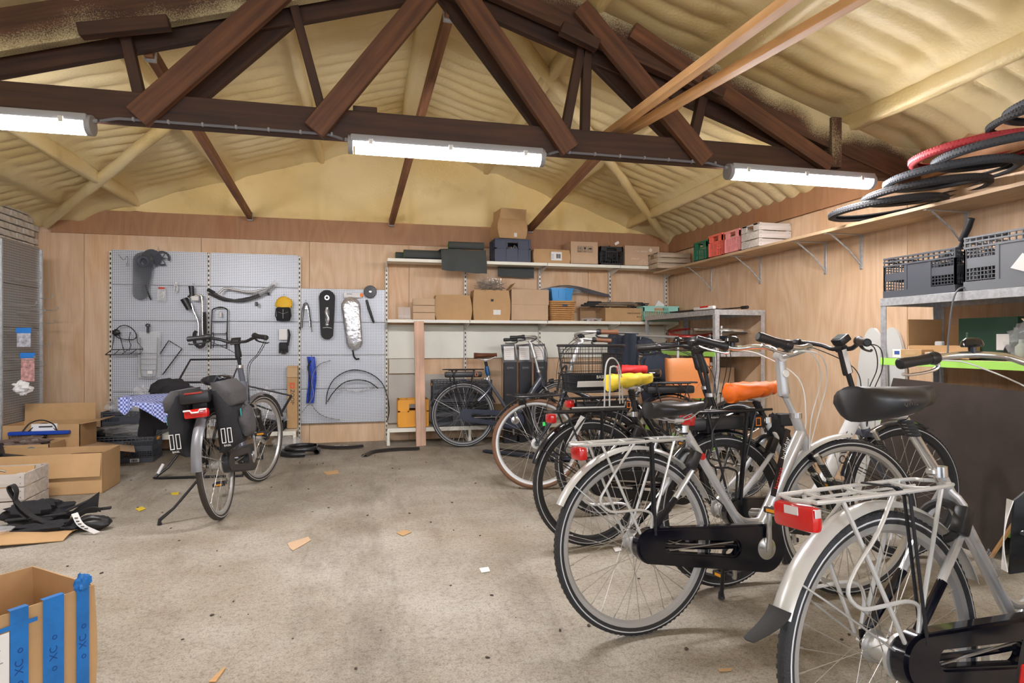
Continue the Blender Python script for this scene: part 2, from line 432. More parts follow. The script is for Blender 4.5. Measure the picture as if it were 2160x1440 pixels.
CREAMM = mat('cream painted steel', (.80, .78, .68), .45, 0, .05)
UPR = mat('upright steel', (.70, .67, .60), .4, .1)
SLOT = mat('slot shadow black', (.02, .02, .02), .8)
GREYP = perforated('grey perforated steel', (.62, .65, .70), (.09, .095, .105), 'XZ')
GREYL = perforated('dark grey perforated steel', (.31, .29, .27), (.08, .075, .07), 'YZ', .022)
GALV = mat('galvanised steel', (.52, .54, .56), .38, .55, .22, 30, .05, 80)
GREEN = mat('lime green paint', (.42, .80, .14), .5)
BLK = mat('black plastic', (.018, .018, .020), .38)
BLKM = mat('black matt rubber', (.022, .022, .023), .75, bump=.1, bscale=90)
BLKG = mat('black gloss paint', (.012, .013, .016), .16, 0, coat=.5)
NAVY = mat('navy gloss paint', (.003, .0035, .009), .14, 0, coat=.2)
TYRE = mat('black tyre rubber', (.028, .028, .030), .7, bump=.3, bscale=220)
TYREB = mat('brown tyre rubber', (.17, .085, .045), .75, bump=.2, bscale=200)
SILV = mat('silver paint', (.60, .61, .62), .28, .45, coat=.4)
ALU = mat('polished aluminium', (.70, .70, .69), .22, .9)
RIMS = mat('brushed rim alloy', (.58, .58, .57), .34, .65)
ALUM = mat('matt aluminium', (.60, .60, .59), .42, .75)
CHROME = mat('chrome', (.80, .79, .77), .12, 1.0)
STEEL = mat('spoke steel', (.48, .46, .43), .35, .8)
WHT = mat('white gloss paint', (.74, .75, .76), .25, 0, coat=.3)
PSIL = mat('pale silver paint', (.60, .60, .58), .3, .25, coat=.3)
WHTP = mat('white plastic', (.78, .78, .76), .4)
PAPER = mat('white paper', (.80, .79, .77), .8)
RED = mat('red lens', (.58, .012, .010), .15, 0, coat=.6)
REDT = mat('red textile', (.72, .02, .02), .6)
ORANGE = mat('orange textile', (.86, .16, .01), .55, bump=.3, bscale=25)
YELLOW = mat('yellow textile', (.76, .56, .04), .6, bump=.4, bscale=30)
CARD = mat('corrugated cardboard', (.50, .31, .145), .75, 0, .10, 3, .05, 40)
CARD2 = mat('pale cardboard', (.55, .38, .24), .75, 0, .07, 3)
CARDD = mat('cardboard inside', (.33, .20, .10), .85, 0, .08, 3)
TAPE = mat('brown packing tape', (.56, .38, .20), .25)
BLUET = mat('blue packing tape', (.015, .17, .52), .35, 0, .15, 14)
INK = mat('black print', (.03, .03, .03), .7)
REDI = mat('red print', (.65, .05, .03), .6)
CRG = mat('grey crate plastic', (.065, .073, .088), .5)
CRG2 = mat('light grey crate plastic', (.060, .066, .078), .5)
CRB = mat('dark blue crate plastic', (.025, .035, .07), .45)
GREENP = mat('dark green plastic', (.01, .16, .085), .45)
CORAL = mat('coral plastic', (.88, .17, .12), .45)
PINKP = mat('translucent coral plastic', (.90, .36, .34), .35)
MINT = mat('mint plastic', (.33, .68, .58), .45)
BLUEP = mat('blue plastic', (.06, .33, .72), .4)
YELP = mat('yellow orange plastic', (.80, .36, .03), .45)
WICK = mat('wicker', (.58, .31, .11), .6, bump=.5, bscale=60)
MATG = mat('grey carpet backing', (.065, .072, .070), .9, bump=.3, bscale=120)
TURF = mat('green turf', (.06, .19, .03), .95, bump=1.0, bscale=200)
LEATH = mat('orange brown leather', (.60, .22, .07), .42, 0, .06)
BRLE = mat('brown saddle leather', (.13, .045, .022), .35)
GREYF = mat('dark grey fabric', (.075, .072, .075), .85, 0, .15, 90)
BLKF = mat('black fabric', (.016, .016, .019), .9, 0, bump=.3, bscale=60)
NAVYF = mat('navy trousers cloth', (.022, .028, .045), .9, bump=.3, bscale=40)
CHK = checked('blue checked cloth', (.45, .50, .75), (.08, .11, .34), 62)
POLY = mat('clear polythene', (.86, .88, .90), .10, 0, alpha=.22, bump=1.0, bscale=22, coat=.5)
SMOKE = mat('smoked clear plastic', (.10, .11, .13), .08, 0, alpha=.55, coat=.6)
SILB = mat('crumpled silver bag', (.62, .63, .65), .22, .7, bump=1.0, bscale=26)
YGLO = mat('yellow glove', (.85, .50, .03), .6)
TUBE = mat('lit fluorescent tube', (1, 1, 1), .4, emit=(1.0, .97, 1.0), es=LAMP_E)
DIFF = mat('clear lamp cover', (.95, .95, .97), .15, 0, alpha=.25)
LAMPB = mat('lamp housing plastic', (.30, .30, .31), .45)
BRICK = mat('whitewashed brick', (.60, .55, .48), .85, 0, .25, 12, .5, 40)
BRICKR = mat('red brick', (.26, .10, .07), .85, 0, .25, 12, .5, 40)
MORT = mat('mortar', (.30, .28, .25), .95, bump=.5, bscale=50)
SCREEN = mat('dark display glass', (.10, .13, .15), .12)
CONV = mat('wet dark laminate', (.055, .043, .037), .38, 0, .2, 4)
# ---------------------------------------------------------------- setting
XL, XR, YB, YF = -3.24, 3.73, 7.09, -2.6
def zroof(x): return 3.496 - .31 * abs(x - .42)
def struct(name, m, mt, parent=None, ang=35):
    o = ob(name, m, mt, parent, ang)
    if not parent: o['kind'] = 'structure'
    return o
struct('floor', M().box(((XL + XR) / 2, (YB + YF) / 2, -.05), (XR - XL + .4, YB - YF + .4, .1)), CONC)

# back wall: a studwork backing with rotary-cut sheets on it, and the gable of smooth foam
wb = struct('wall_back', M().box(((XL + XR) / 2, YB + .07, 1.25), (XR - XL + .3, .1, 2.5)), PLY)
xs = [XL, -2.83, -1.73, -.63, .46, 1.55, 2.64, XR]
for a, b in zip(xs, xs[1:]):
    ob('plywood_sheet', M().box(((a + b) / 2, YB + .009, 1.12), (b - a - .004, .018, 2.236), bev=.001), PLY, wb)
wt = struct('trim_1', M().box(((XL + .12 + XR) / 2, YB - .012, 2.357), (XR - XL - .12, .024, .244), bev=.001), PLYR)
# right wall
wr = struct('wall_right', M().box((XR + .07, (YB + YF) / 2, 1.25), (.1, YB - YF + .3, 2.5)), PLY)
ys = [YF, -1.93, -.83, .27, 1.37, 2.47, 3.57, 4.67, 5.77, 6.87, YB]
for a, b in zip(ys, ys[1:]):
    ob('plywood_sheet', M().box((XR + .009, (a + b) / 2, 1.12), (.018, b - a - .004, 2.236), bev=.001), PLY, wr)
for a, b in ((YF, 1.2), (1.2, 3.42), (3.42, 5.3), (5.3, YB - .03)):
    o = ob('band_board', M().box((XR - .010, (a + b) / 2, 2.36), (.022, b - a - .003, .235), bev=.001), PLYR, wr)
# left wall of whitewashed brick
wl = struct('wall_left', M().box((XL - .085, (YB + YF) / 2, 1.25), (.1, YB - YF + .3, 2.6)), MORT)
bme = {}
rr = random.Random(3)
for row in range(8):
    z = 1.93 + row * .066
    for k in range(9):
        y = 5.45 + k * .205 + (row % 2) * .1
        if y > YB - .08: continue
        red = row < 3 and rr.random() < .55
        key = (red, rr.randrange(3))
        if key not in bme:
            o = ob('brick', M().box((0, 0, 0), (.05, .193 + .004 * key[1], .056), bev=.004), BRICKR if red else BRICK, wl); bme[key] = o.data
        else:
            o = bpy.data.objects.new('brick', bme[key]); COL.objects.link(o); o.parent = wl
        o.location = (XL - .012 + rr.uniform(-.005, .006), y, z)

# foam roof: corrugated sheets sprayed with foam, waves run down the slope
PUR = [-2.85, -2.33, -1.42, -.5, 1.35, 2.2, 3.15]
def foam_disp(x, y):
    d = min(abs(x - p) for p in PUR); f = min(1, max(0, (d - .07) / .16)); f = f * f * (3 - 2 * f)
    g = min(1, max(0, (YB - .12 - y) / .5)); f *= g
    f *= .5 + .8 * max(0, NZ.noise(V((x * .5, y * .35, 3))) + .5)
    yy = y + .035 * NZ.noise(V((x * 1.6, y * 1.1, 0)))
    w = abs(math.sin(PI * yy / .172)) ** .8
    bulge = .034 * w * f
    lump = .014 * NZ.noise(V((x * 3.1, y * 2.3, 1.0))) + .006 * NZ.noise(V((x * 11, y * 9, 5)))
    fil = .09 * math.exp(-(d / .09) ** 2) * .5
    return bulge + lump + fil
def ceil_fn(x0, x1):
    def fn(u, v):
        x = x0 + (x1 - x0) * u; y = YF + (YB + .1 - YF) * v
        e = .10 * math.exp(-((YB - y) / .12) ** 2)
        ew = .05 * math.exp(-((XR - x) / .10) ** 2)
        return V((x, y, zroof(x) + .02 - foam_disp(x, y) - e - ew))
    return fn
struct('ceiling', M().grid(ceil_fn(.42, XR + .05), 80, 560), FOAM, ang=180)
struct('ceiling', M().grid(ceil_fn(XL - .05, .42), 80, 560), FOAM, ang=180)
def gable(u, v):
    x = XL + (XR - XL) * u; zt = zroof(x) - .0; z0 = 2.478
    z = z0 + (max(zt, z0 + .001) - z0) * v
    d = .05 * (v ** 3) + .025 * NZ.noise(V((x * 1.2, z * 1.6, 4))) + .008 * NZ.noise(V((x * 5, z * 5, 9)))
    for p in (-2.33, -1.42, -.5, .42, 1.35, 2.2, 3.15):
        d += .05 * math.exp(-((x - p) / .07) ** 2) * (1 - .7 * v)
    return V((x, YB + .02 - d - .03, z))
struct('trim_2', M().grid(gable, 180, 30), FOAMG, ang=180)
# purlins, foamed over
for i, px in enumerate(PUR[1:] + [.42]):
    m = M(); rg = px == .42
    def pf(u, v, px=px, rg=rg):
        a = u * 2 * PI; y = YF + (YB - .02 - YF) * v
        k = 1 + .16 * NZ.noise(V((px * 3, y * 2.1, math.cos(a)))) + .08 * NZ.noise(V((math.sin(a) * 2, y * 9, px)))
        zc = zroof(px) - (.10 if rg else .055)
        w, h = (.085, .10) if rg else (.036, .062)
        ca, sa = math.cos(a), math.sin(a)
        sq = 1 / max(abs(ca), abs(sa)) ** .75
        return V((px + ca * w * k * sq, y, zc + sa * h * k * sq))
    m.grid(pf, 14, 150, closeu=True)
    struct('trim_%d' % (i + 3), m, FOAM, ang=180)
# wind braces running diagonally from the back corners up to the ridge
for i, (a, b) in enumerate((((3.62, 6.98), (.55, 3.55)), ((-3.12, 7.0), (-.2, 3.75)))):
    m = M()
    def bf(u, v, a=a, b=b):
        x = a[0] + (b[0] - a[0]) * v; y = a[1] + (b[1] - a[1]) * v; an = u * 2 * PI
        k = 1 + .22 * NZ.noise(V((x * 3, y * 4, math.cos(an)))); n = V((b[1] - a[1], -(b[0] - a[0]), 0)).normalized()
        return V((x, y, zroof(x) - .085)) + n * (math.cos(an) * .042 * k) + V((0, 0, math.sin(an) * .05 * k))
    m.grid(bf, 10, 90, closeu=True)
    struct('trim_%d' % (i + 10), m, FOAM, ang=180)

# ---------------------------------------------------------------- roof truss
def make_truss(Y, label, lab2):
    t = thing('roof_truss', label, 'roof truss', (.4, Y, 2.23))
    def p(name, a, b, wd, y0, th, mt=DARKW, ext=0):
        A = V((a[0], Y + y0, a[1])); B = V((b[0], Y + y0, b[1])); d = (B - A).normalized() * ext
        o = ob(name, M().box((0, 0, 0), ((B - A).length + 2 * ext, th, wd), bev=.003), mt, t)
        o.location = (A + B) / 2 - t.location; o.rotation_euler = (0, -math.atan2(B.z - A.z, B.x - A.x), 0)
        return o
    p('bottom_chord', (XL + .02, 2.312), (3.30, 2.312), .155, 0, .07)
    p('bottom_chord_end', (3.03, 2.345), (XR - .01, 2.345), .22, .0, .075, DARKF)
    for sx in (1, -1):
        e = XR - .03 if sx > 0 else XL + .03
        p('rafter', (.42, zroof(.42) - .20), (e, zroof(e) - .20), .20, -.02, .06, DARKF)
        p('lower_rafter', (.42, zroof(.42) - .28), (e - sx * .5, zroof(e - sx * .5) - .28), .18, .07, .05)
    for a, b, w_, y0 in (((-1.13, 2.25), (-.36, 3.07), .125, -.062), ((-.99, 2.35), (-.25, 3.10), .10, .10), ((-.28, 2.25), (.40, 3.16), .12, -.062),
                         ((1.16, 2.25), (.50, 3.13), .12, -.062), ((1.08, 2.36), (.42, 3.16), .08, .10), ((2.05, 2.25), (1.22, 3.10), .115, -.065), ((1.98, 2.37), (1.16, 3.06), .09, .10),
                         ((2.95, 2.28), (1.55, 3.00), .10, -.066)):
        p('web_strut', a, b, w_, y0, .045, WEBW if y0 < 0 else DARKW)
    for a, b, w_, mt in (((-1.14, 2.37), (-1.21, 2.70), .055, DARKW), ((-.24, 2.37), (-.40, 2.98), .048, DARKW), ((1.28, 2.37), (1.295, 2.95), .055, DARKW), ((1.15, 2.37), (1.26, 2.92), .055, DARKW),
                         ((1.995, 2.37), (2.08, 2.70), .06, DARKW), ((3.0, 2.27), (3.0, 2.60), .075, DARKF)):
        p('upright_strut', a, b, w_, -.035 if w_ > .07 else .02, .045 if w_ < .07 else .08, mt)
    for a, b in (((-1.38, 2.65), (-.98, 2.74)), ((-.62, 2.93), (-.18, 3.03)), ((1.10, 2.96), (1.33, 2.88)), ((2.00, 2.73), (2.16, 2.67))):
        p('cleat', a, b, .065, -.07, .06)
    for x in (-.02, 1.10, 1.95, -1.0):
        p('packing_block', (x - .06, 2.405), (x + .07, 2.405), .032, .01, .07)
    return t
make_truss(3.48, 'dark stained timber roof truss with crossing diagonal webs over the lamps', '')
t2 = make_truss(-1.6, 'dark timber roof truss behind the viewer', '')

# three brown raking timbers from the top of the back wall to the truss
for i, (a, b, wd, lb) in enumerate((((-1.232, YB - .03, 2.47), (-1.13, 3.58, 2.67), .045, 'brown timber strut from the back wall up to the truss above the perforated panels'),
                                    ((.258, YB - .03, 2.47), (.47, 3.58, 3.08), .055, 'brown timber strut rising from the middle of the back wall to the truss apex'),
                                    ((1.881, YB - .03, 2.47), (1.76, 3.58, 2.68), .055, 'brown timber strut rising beside the crumpled carton on the top shelf'))):
    A, B = V(a), V(b); t = thing('raking_timber', lb, 'timber', a)
    o = ob('timber', M().box((0, 0, 0), ((B - A).length, wd, .075), bev=.003), timber('brown timber', (.30, .13, .055), (.15, .06, .028)), t)
    x = (B - A).normalized(); y = V((0, 0, 1)).cross(x).normalized(); z = x.cross(y)
    o.rotation_euler = MX((x, y, z)).transposed().to_euler(); o.location = (B - A) / 2
    for e in (0.0, 1.0):
        pl = A.lerp(B, .012 + e * .976)
        ob('fixing_plate', M().box(pl - A, (.03, wd + .008, .09), rot=MX((x, y, z)).transposed().to_4x4()), GALV, t)
# two raw pine battens laid over the chord
for a, b, lb in (((1.47, 3.60, 2.43), (1.66, 1.45, 2.47), 'raw pine batten laid over the truss, the higher of two'), ((1.56, 3.57, 2.43), (2.04, 1.5, 2.52), 'raw pine batten laid over the truss, the lower of two')):
    A, B = V(a), V(b); x = (B - A).normalized(); A = A - x * .25
    o = ob('pine_batten', M().box((0, 0, 0), ((B - A).length, .055, .042), bev=.002), PINE)
    y = V((0, 0, 1)).cross(x).normalized(); z = x.cross(y)
    o.rotation_euler = MX((x, y, z)).transposed().to_euler(); o.location = (A + B) / 2; tag(o, lb, 'batten', 'pine battens over the truss')

# ---------------------------------------------------------------- lamps
def lamp(x0, x1, Y, lb):
    L = x1 - x0; t = thing('fluorescent_lamp', lb, 'ceiling lamp', ((x0 + x1) / 2, Y, 2.125), 0, 'fluorescent lamps under the truss')
    ob('housing', M().box((0, 0, .088), (L, .10, .04), bev=.008), LAMPB, t)
    m = M().grid(lambda u, v: V((-L / 2 + .025 + (L - .05) * v, math.cos(PI + u * PI) * .046, .066 + math.sin(PI + u * PI) * .052)), 12, 1)
    m.box((0, 0, .067), (L - .052, .090, .002))
    ob('lit_diffuser', m, TUBE, t)
    for s in (-1, 1):
        ob('end_cap', M().lathe([(0, 0), (.05, 0), (.05, .026), (0, .026)], 16, (s * (L / 2) - .013, 0, .062), 'x'), LAMPB, t)
        ob('gland', M().cyl((s * (L / 2 - .0), 0, .085), (s * (L / 2 + .03), 0, .088), .010, n=8), mat('grey gland', (.28, .28, .29), .5), t)
    for k in (-.4, 0, .4):
        ob('clip', M().box((k * L, -.052, .070), (.022, .008, .030), bev=.002), ALUM, t)
    return t
lamp(-2.40, -1.33, 3.40, 'fluorescent lamp nearest the brick wall, cut off by the picture edge')
lamp(-.091, .979, 3.40, 'fluorescent lamp at the middle of the truss')
lamp(2.199, 3.251, 3.40, 'fluorescent lamp nearest the right plywood wall')
for x in (-2.40, -.09, 2.2): lamp(x, x + 1.07, -1.68, ['added unseen fill lamp behind the viewer near the brick wall', 'added unseen fill lamp behind the viewer, middle one', 'added unseen fill lamp behind the viewer near the plywood wall'][int((x + 2.4) / 2.2 + .5)])  # unseen lamp row added behind the camera as extra light for the room
for x0, x1, lb in ((-1.29, -.13, 'grey conduit cable clipped under the chord between the first two lamps'), (1.02, 2.16, 'grey conduit cable clipped under the chord between the middle and right lamps')):
    t = thing('conduit_cable', lb, 'cable', (x0, 3.425, 2.23))
    n = int((x1 - x0) / .16)
    pts = [(x0, 3.40, 2.213), (x0 + .06, 3.43, 2.240)] + [(x0 + .1 + (x1 - x0 - .2) * i / n, 3.432, 2.243) for i in range(n + 1)] + [(x1 - .06, 3.43, 2.238), (x1, 3.40, 2.213)]
    ob('cable', W(t).tube(pts, .0075, 8, 2), mat('grey conduit', (.16, .16, .18), .5), t)
    for i in range(n): ob('saddle_clip', W(t).box((x0 + .14 + i * .16, 3.430, 2.244), (.012, .020, .02), bev=.003), mat('grey clip', (.28, .28, .3), .5), t)

# ---------------------------------------------------------------- perforated panels on the back wall
YP = YB - .045
def upright(t, x, z0, z1, y=YP, name='upright'):
    o = ob(name, W(t).box((x, y + .012, (z0 + z1) / 2), (.026, .05, z1 - z0), bev=.002), UPR, t)
    m = W(t); z = z0 + .03
    while z < z1 - .02:
        m.box((x, y - .0145, z), (.011, .004, .024)); z += .05
    ob('slots', m, SLOT, o if False else t, kind='stuff')
rowz = [2.077, 1.715, 1.346, .98, .61, .225]
pb = thing('pegboard_unit', 'tall grey perforated panel display with two bays, nearer the brick wall', 'pegboard', (-1.65, YP, .0))
for a, b in ((-2.555, -1.657), (-1.629, -.743)):
    for z1, z0 in zip(rowz, rowz[1:]):
        cx, cz = (a + b) / 2, (z0 + z1) / 2
        o = ob('perforated_panel', M().box((0, 0, 0), (b - a, .016, z1 - z0 - .004), bev=.003), GREYP, pb); o.location = V((cx, YP, cz)) - pb.location
for x in (-2.569, -1.643, -.729): upright(pb, x, .0, 2.06)
def base_shelf(t, a, b, z=.205, y0=6.72):
    ob('base_shelf', W(t).box(((a + b) / 2, (y0 + YP) / 2, z - .012), (b - a - .006, YP - y0, .024), bev=.002), CREAMM, t)
    ob('shelf_lip', W(t).box(((a + b) / 2, y0, z - .022), (b - a - .006, .006, .044), bev=.001), CREAMM, t)
for a, b in ((-2.569, -1.643), (-1.643, -.729)): base_shelf(pb, a, b, .195)
def foot(t, x, y0=6.70):
    ob('foot', W(t).box((x, (y0 + YP) / 2, .03), (.035, YP - y0, .05), bev=.003), CREAMM, t)
    ob('foot_post', W(t).box((x, y0 + .02, .09), (.03, .03, .17), bev=.003), CREAMM, t)
for x in (-2.55, -1.643, -.745): foot(pb, x)
pb2 = thing('pegboard_unit', 'lower grey perforated panel bay holding the mudguards and chain cases', 'pegboard', (-.27, YP, 0))
for z1, z0 in zip(rowz[1:], rowz[2:]):
    o = ob('perforated_panel', M().box((0, 0, 0), (.906, .016, z1 - z0 - .004), bev=.003), GREYP, pb2); o.location = V((-.262, YP, (z0 + z1) / 2)) - pb2.location

# ---------------------------------------------------------------- back shelving
sh = thing('shelving_unit', 'long cream steel wall shelving full of cartons and crates', 'shelving', (2.0, YP, 0))
UX = [.205, 1.104, 2.005, 2.904, 3.66]
for x in UX: upright(sh, x, 0, 2.03)
for z, y0 in ((2.03, 6.71), (1.368, 6.71)):
    for a, b in zip(UX, UX[1:]):
        cx = (a + b) / 2; wd = b - a - .006
        ob('shelf_board', W(sh).box((cx, (y0 + YP) / 2, z - .010), (wd, YP - y0 - .006, .018), bev=.001), CREAMM, sh)
        ob('shelf_lip', W(sh).box((cx, y0, z - .016), (wd, .008, .034), bev=.001), CREAMM, sh)
    for x in UX:
        ob('bracket', W(sh).prism([(YP - .01, z - .02), (y0 + .01, z - .02), (y0 + .01, z - .032), (YP - .01, z - .10)], x - .004, x + .004, 'x'), UPR, sh)
for a, b in zip(UX, UX[1:]): base_shelf(sh, a, b, .19)
for x in (.215, 1.104, 2.005, 2.904): foot(sh, x)
for a, b in zip(UX, UX[1:]):
    ob('back_panel', W(sh).box(((a + b) / 2, YP + .018, 1.13), (b - a - .028, .012, .385), bev=.002), mat('cream back panel', (.80, .79, .70), .55, 0, .05, 2), sh)
ob('price_strip', W(sh).box((.75, 6.704, 1.352), (.28, .003, .020)), PAPER, sh)
ob('price_strip', W(sh).box((1.6, 6.704, 1.352), (.36, .003, .020)), PAPER, sh)
# loose boards leaning behind the lower shelf
o = ob('grey_board', M().box((.655, YP + .004, .48), (.86, .006, .55), bev=.001), mat('grey white board', (.50, .47, .42), .6, 0, .1, 2)); tag(o, 'greyish white board standing behind the yellow crate on the base shelf', 'board')
o = ob('white_board', M().box((.41, YP + .004, .85), (.35, .008, .165), bev=.001), mat('off white board', (.66, .64, .56), .6)); tag(o, 'small off-white board behind the plank, above the greyish board', 'board')
o = ob('wooden_plank', M().box((.55, 6.672, .675), (.105, .045, 1.35), bev=.002, rot=MX.Rotation(R(-1.0), 4, 'Y')), PALEPINE); tag(o, 'pale planed wooden plank standing upright against the shelf edge', 'plank')

# long plywood shelf on the right wall
o = struct('trim_12', M().box(((3.39 + XR) / 2, 3.55, 1.967), (XR - 3.39, 6.6, .022), bev=.001), timber('shelf plywood', (.66, .47, .29), (.50, .34, .19), 'y', .6)); del o['kind']
o.name = 'wall_shelf'; tag(o, 'long pale plywood shelf along the right wall carrying tyres and crates', 'shelf')
BRL = ['farthest, in the back corner', 'second from the back corner', 'third from the back corner', 'fourth from the back corner', 'above the grey folding crates', 'out of view near the viewer']
for i, y in enumerate((6.11, 5.23, 4.36, 3.98, 3.125, 1.9)):
    t = thing('shelf_bracket', 'galvanised steel shelf bracket under the long plywood shelf, ' + BRL[i], 'bracket', (XR, y, 1.69), 0, 'brackets under the long shelf')
    ob('wall_leg', W(t).box((XR - .006, y, 1.825), (.006, .028, .27), bev=.001), GALV, t)
    ob('shelf_leg', W(t).box((3.56, y, 1.9525), (.32, .028, .005)), GALV, t)
    ob('diagonal_brace', W(t).tube([(XR - .012, y, 1.725), (3.60, y, 1.845), (3.45, y, 1.948)], .0065, 8), GALV, t)
    ob('bolt', W(t).cyl((XR - .010, y, 1.70), (XR - .02, y, 1.70), .006, n=8), GALV, t)

# ---------------------------------------------------------------- steel racks
def steel_rack(X0, X1, Y0, Y1, zt, shelves, lb, strip):
    t = thing('steel_rack', lb, 'rack', ((X0 + X1) / 2, (Y0 + Y1) / 2, 0))
    for x in (X0, X1):
        for y in (Y0, Y1):
            sx = .042 if x == X0 else -.042; sy = .042 if y == Y0 else -.042
            m = W(t); m.box((x + sx / 2, y, zt / 2), (abs(sx), .004, zt)); m.box((x, y + sy / 2, zt / 2), (.004, abs(sy), zt)); ob('post', m, GALV, t)
    for z, mt in [(zt, None)] + shelves:
        g = mt or GALV
        h = .05 if mt is None else .045
        for x in (X0, X1): ob('side_beam', W(t).box((x, (Y0 + Y1) / 2, z - h / 2), (.010, Y1 - Y0, h), bev=.001), g, t)
        for y in (Y0, Y1): ob('end_beam', W(t).box(((X0 + X1) / 2, y, z - h / 2), (X1 - X0, .010, h), bev=.001), GALV, t)
        ob('shelf_board', W(t).box(((X0 + X1) / 2, (Y0 + Y1) / 2, z - .008), (X1 - X0 - .02, Y1 - Y0 - .02, .012)), mat('chipboard', (.42, .29, .17), .8, 0, .12, 60), t)
    return t
steel_rack(3.18, 3.71, 5.14, 6.62, 1.43, [(1.03, GREEN), (.60, GREEN), (.15, GREEN)], 'galvanised steel rack in the back right corner holding bicycle wheels', 1)
steel_rack(3.25, 3.71, 1.3, 3.31, 1.405, [(1.02, GREEN), (.62, GREEN), (.15, GREEN)], 'galvanised steel rack with lime green beams behind the dark laminate board', 1)
# big dark laminate board leaning on the rack
t = thing('laminate_board', 'large dark laminate board leaning against the steel rack with lime beams', 'board', (3.2, 2.9, 0))
pl = [(2.52, 0.0), (3.42, .0), (3.20, .895), (2.10, .86)]
m = W(t)
def bp(y, z, d): return V((3.155 + z * .09 + d, y, z))
vs = [bp(y, z, 0) for y, z in pl] + [bp(y, z, .018) for y, z in pl]
m.add(vs, [(0, 1, 2, 3), (7, 6, 5, 4), (0, 4, 5, 1), (1, 5, 6, 2), (2, 6, 7, 3), (3, 7, 4, 0)]); ob('board', m, CONV, t, 20)
m = W(t); a, b = bp(2.52, 0, .009), bp(2.10, .86, .009); m.seg(a, b, .010, .021, up=(1, 0, 0)); ob('wood_edge', m, PINE, t)

# left perforated shop rack, side on
lr = thing('pegboard_unit', 'dark grey perforated shop rack standing along the brick wall', 'pegboard', (-2.99, 5.6, 0))
for z1, z0 in zip([2.0, 1.62, 1.25, .88, .51, .15], [1.62, 1.25, .88, .51, .15]):
    for a, b in ((4.7, 5.88), (5.905, 6.52)):
        o = ob('perforated_panel', M().box((0, 0, 0), (.016, b - a, z1 - z0 - .004), bev=.003), GREYL, lr); o.location = V((-2.975, (a + b) / 2, (z0 + z1) / 2)) - lr.location
for y in (4.7, 5.885, 6.53): ob('post', W(lr).box((-2.972, y, .99), (.05, .026, 1.98), bev=.002), GALV, lr)
ob('base', W(lr).box((-3.03, 5.6, .06), (.08, 1.9, .12), bev=.003), CREAMM, lr)
# ---------------------------------------------------------------- bicycles (local frame: x forward, y to the rider's left, z up, origin under the rear axle)
WR = .345
def hull(c1, r1, c2, r2, n=36):
    out = []
    for i in range(n):
        a = 2 * PI * i / n; d = V((math.cos(a), math.sin(a)))
        p, q = V(c1) + d * r1, V(c2) + d * r2
        out.append(tuple(p if p.dot(d) > q.dot(d) else q))
    return out
WHM = {}
def wheel(t, at, T, tyre, rim, hubr=.028, band=True, name='wheel', brake=0.0, rimw=.012, tr=.019):
    """rim as the part; tyre, hub and spokes under it. Meshes are shared between alike wheels."""
    key = (tyre.name, rim.name, hubr, band, brake, rimw, tr)
    if key not in WHM:
        m = M().lathe([(WR - .047, -rimw * .95), (WR - .028, -rimw * 1.15), (WR - .030, 0), (WR - .028, rimw * 1.15), (WR - .047, rimw * .95), (WR - .056, 0)], 72, ax='y', closed=True)
        a = [ob('x', m, rim).data]
        m = M().ring(WR - tr, tr, ax='y', n=72, m=12)
        nk = 96
        for k in range(nk):      # tread blocks
            an = 2 * PI * k / nk
            for s in (-1, 1):
                c = V((math.cos(an), 0, math.sin(an))) * (WR - .0035) + V((0, s * .008, 0))
                m.box(c, (.004, .007, .010), rot=MX.Rotation(-an, 4, 'Y'))
        a.append(ob('x', m, tyre).data)
        m = M().lathe([(.008, -.055), (.008, -.048), (hubr * .8, -.034), (hubr + .012, -.032), (hubr + .012, -.028), (hubr, -.026), (hubr, .026), (hubr + .012, .028), (hubr + .012, .032), (hubr * .8, .034), (.008, .048), (.008, .055)], 24, ax='y')
        if brake: m.lathe([(0, -.036), (brake, -.036), (brake, -.046), (0, -.050)], 28, ax='y')
        a.append(ob('x', m, ALUM).data)
        m = M(); NS = 32
        for k in range(NS):
            s = 1 if k % 2 else -1; d = 1 if (k // 2) % 2 else -1; a1 = 2 * PI * k / NS; a0 = a1 + d * 1.15
            hr = hubr + .008
            m.tube([(hr * math.cos(a0), s * .030, hr * math.sin(a0)), ((WR - .055) * math.cos(a1), s * .003, (WR - .055) * math.sin(a1))], .00115, 4, cap=False)
            m.tube([((WR - .074) * math.cos(a1), s * .004, (WR - .074) * math.sin(a1)), ((WR - .058) * math.cos(a1), s * .003, (WR - .058) * math.sin(a1))], .0022, 5)
        a.append(ob('x', m, STEEL).data)
        m = M()
        for s in (-1, 1): m.lathe([(WR - .0225, s * (tr - .0015)), (WR - .0205, s * (tr - .0004)), (WR - .0175, s * (tr + .0003)), (WR - .0150, s * (tr - .0006))], 72, ax='y')
        a.append(ob('x', m, mat('reflective band', (.62, .63, .64), .4)).data)
        for o in [o for o in bpy.data.objects if o.name.startswith('x')]: bpy.data.objects.remove(o)
        WHM[key] = a
    a = WHM[key]
    def mk(nm, me, par, kind=None):
        o = bpy.data.objects.new(nm, me); COL.objects.link(o); o.parent = par
        if kind: o['kind'] = kind
        return o
    w = mk(name, a[0], t); w.matrix_local = T @ MX.Translation(at)
    mk('tyre', a[1], w); mk('hub', a[2], w); mk('spokes', a[3], w, 'stuff')
    if band: mk('reflective_band', a[4], w)
    return w

def arc_guard(c, r, a0, a1, w, T=None, n=36):
    m = M(T)
    def fn(u, v):
        a = R(a0 + (a1 - a0) * u); q = (v - .5) * 2
        rad = r - .012 * abs(q) ** 2.2; y = w * q
        return V((c[0] + rad * math.cos(a), y, c[1] + rad * math.sin(a)))
    return m.shell(fn, n, 8, .0018)

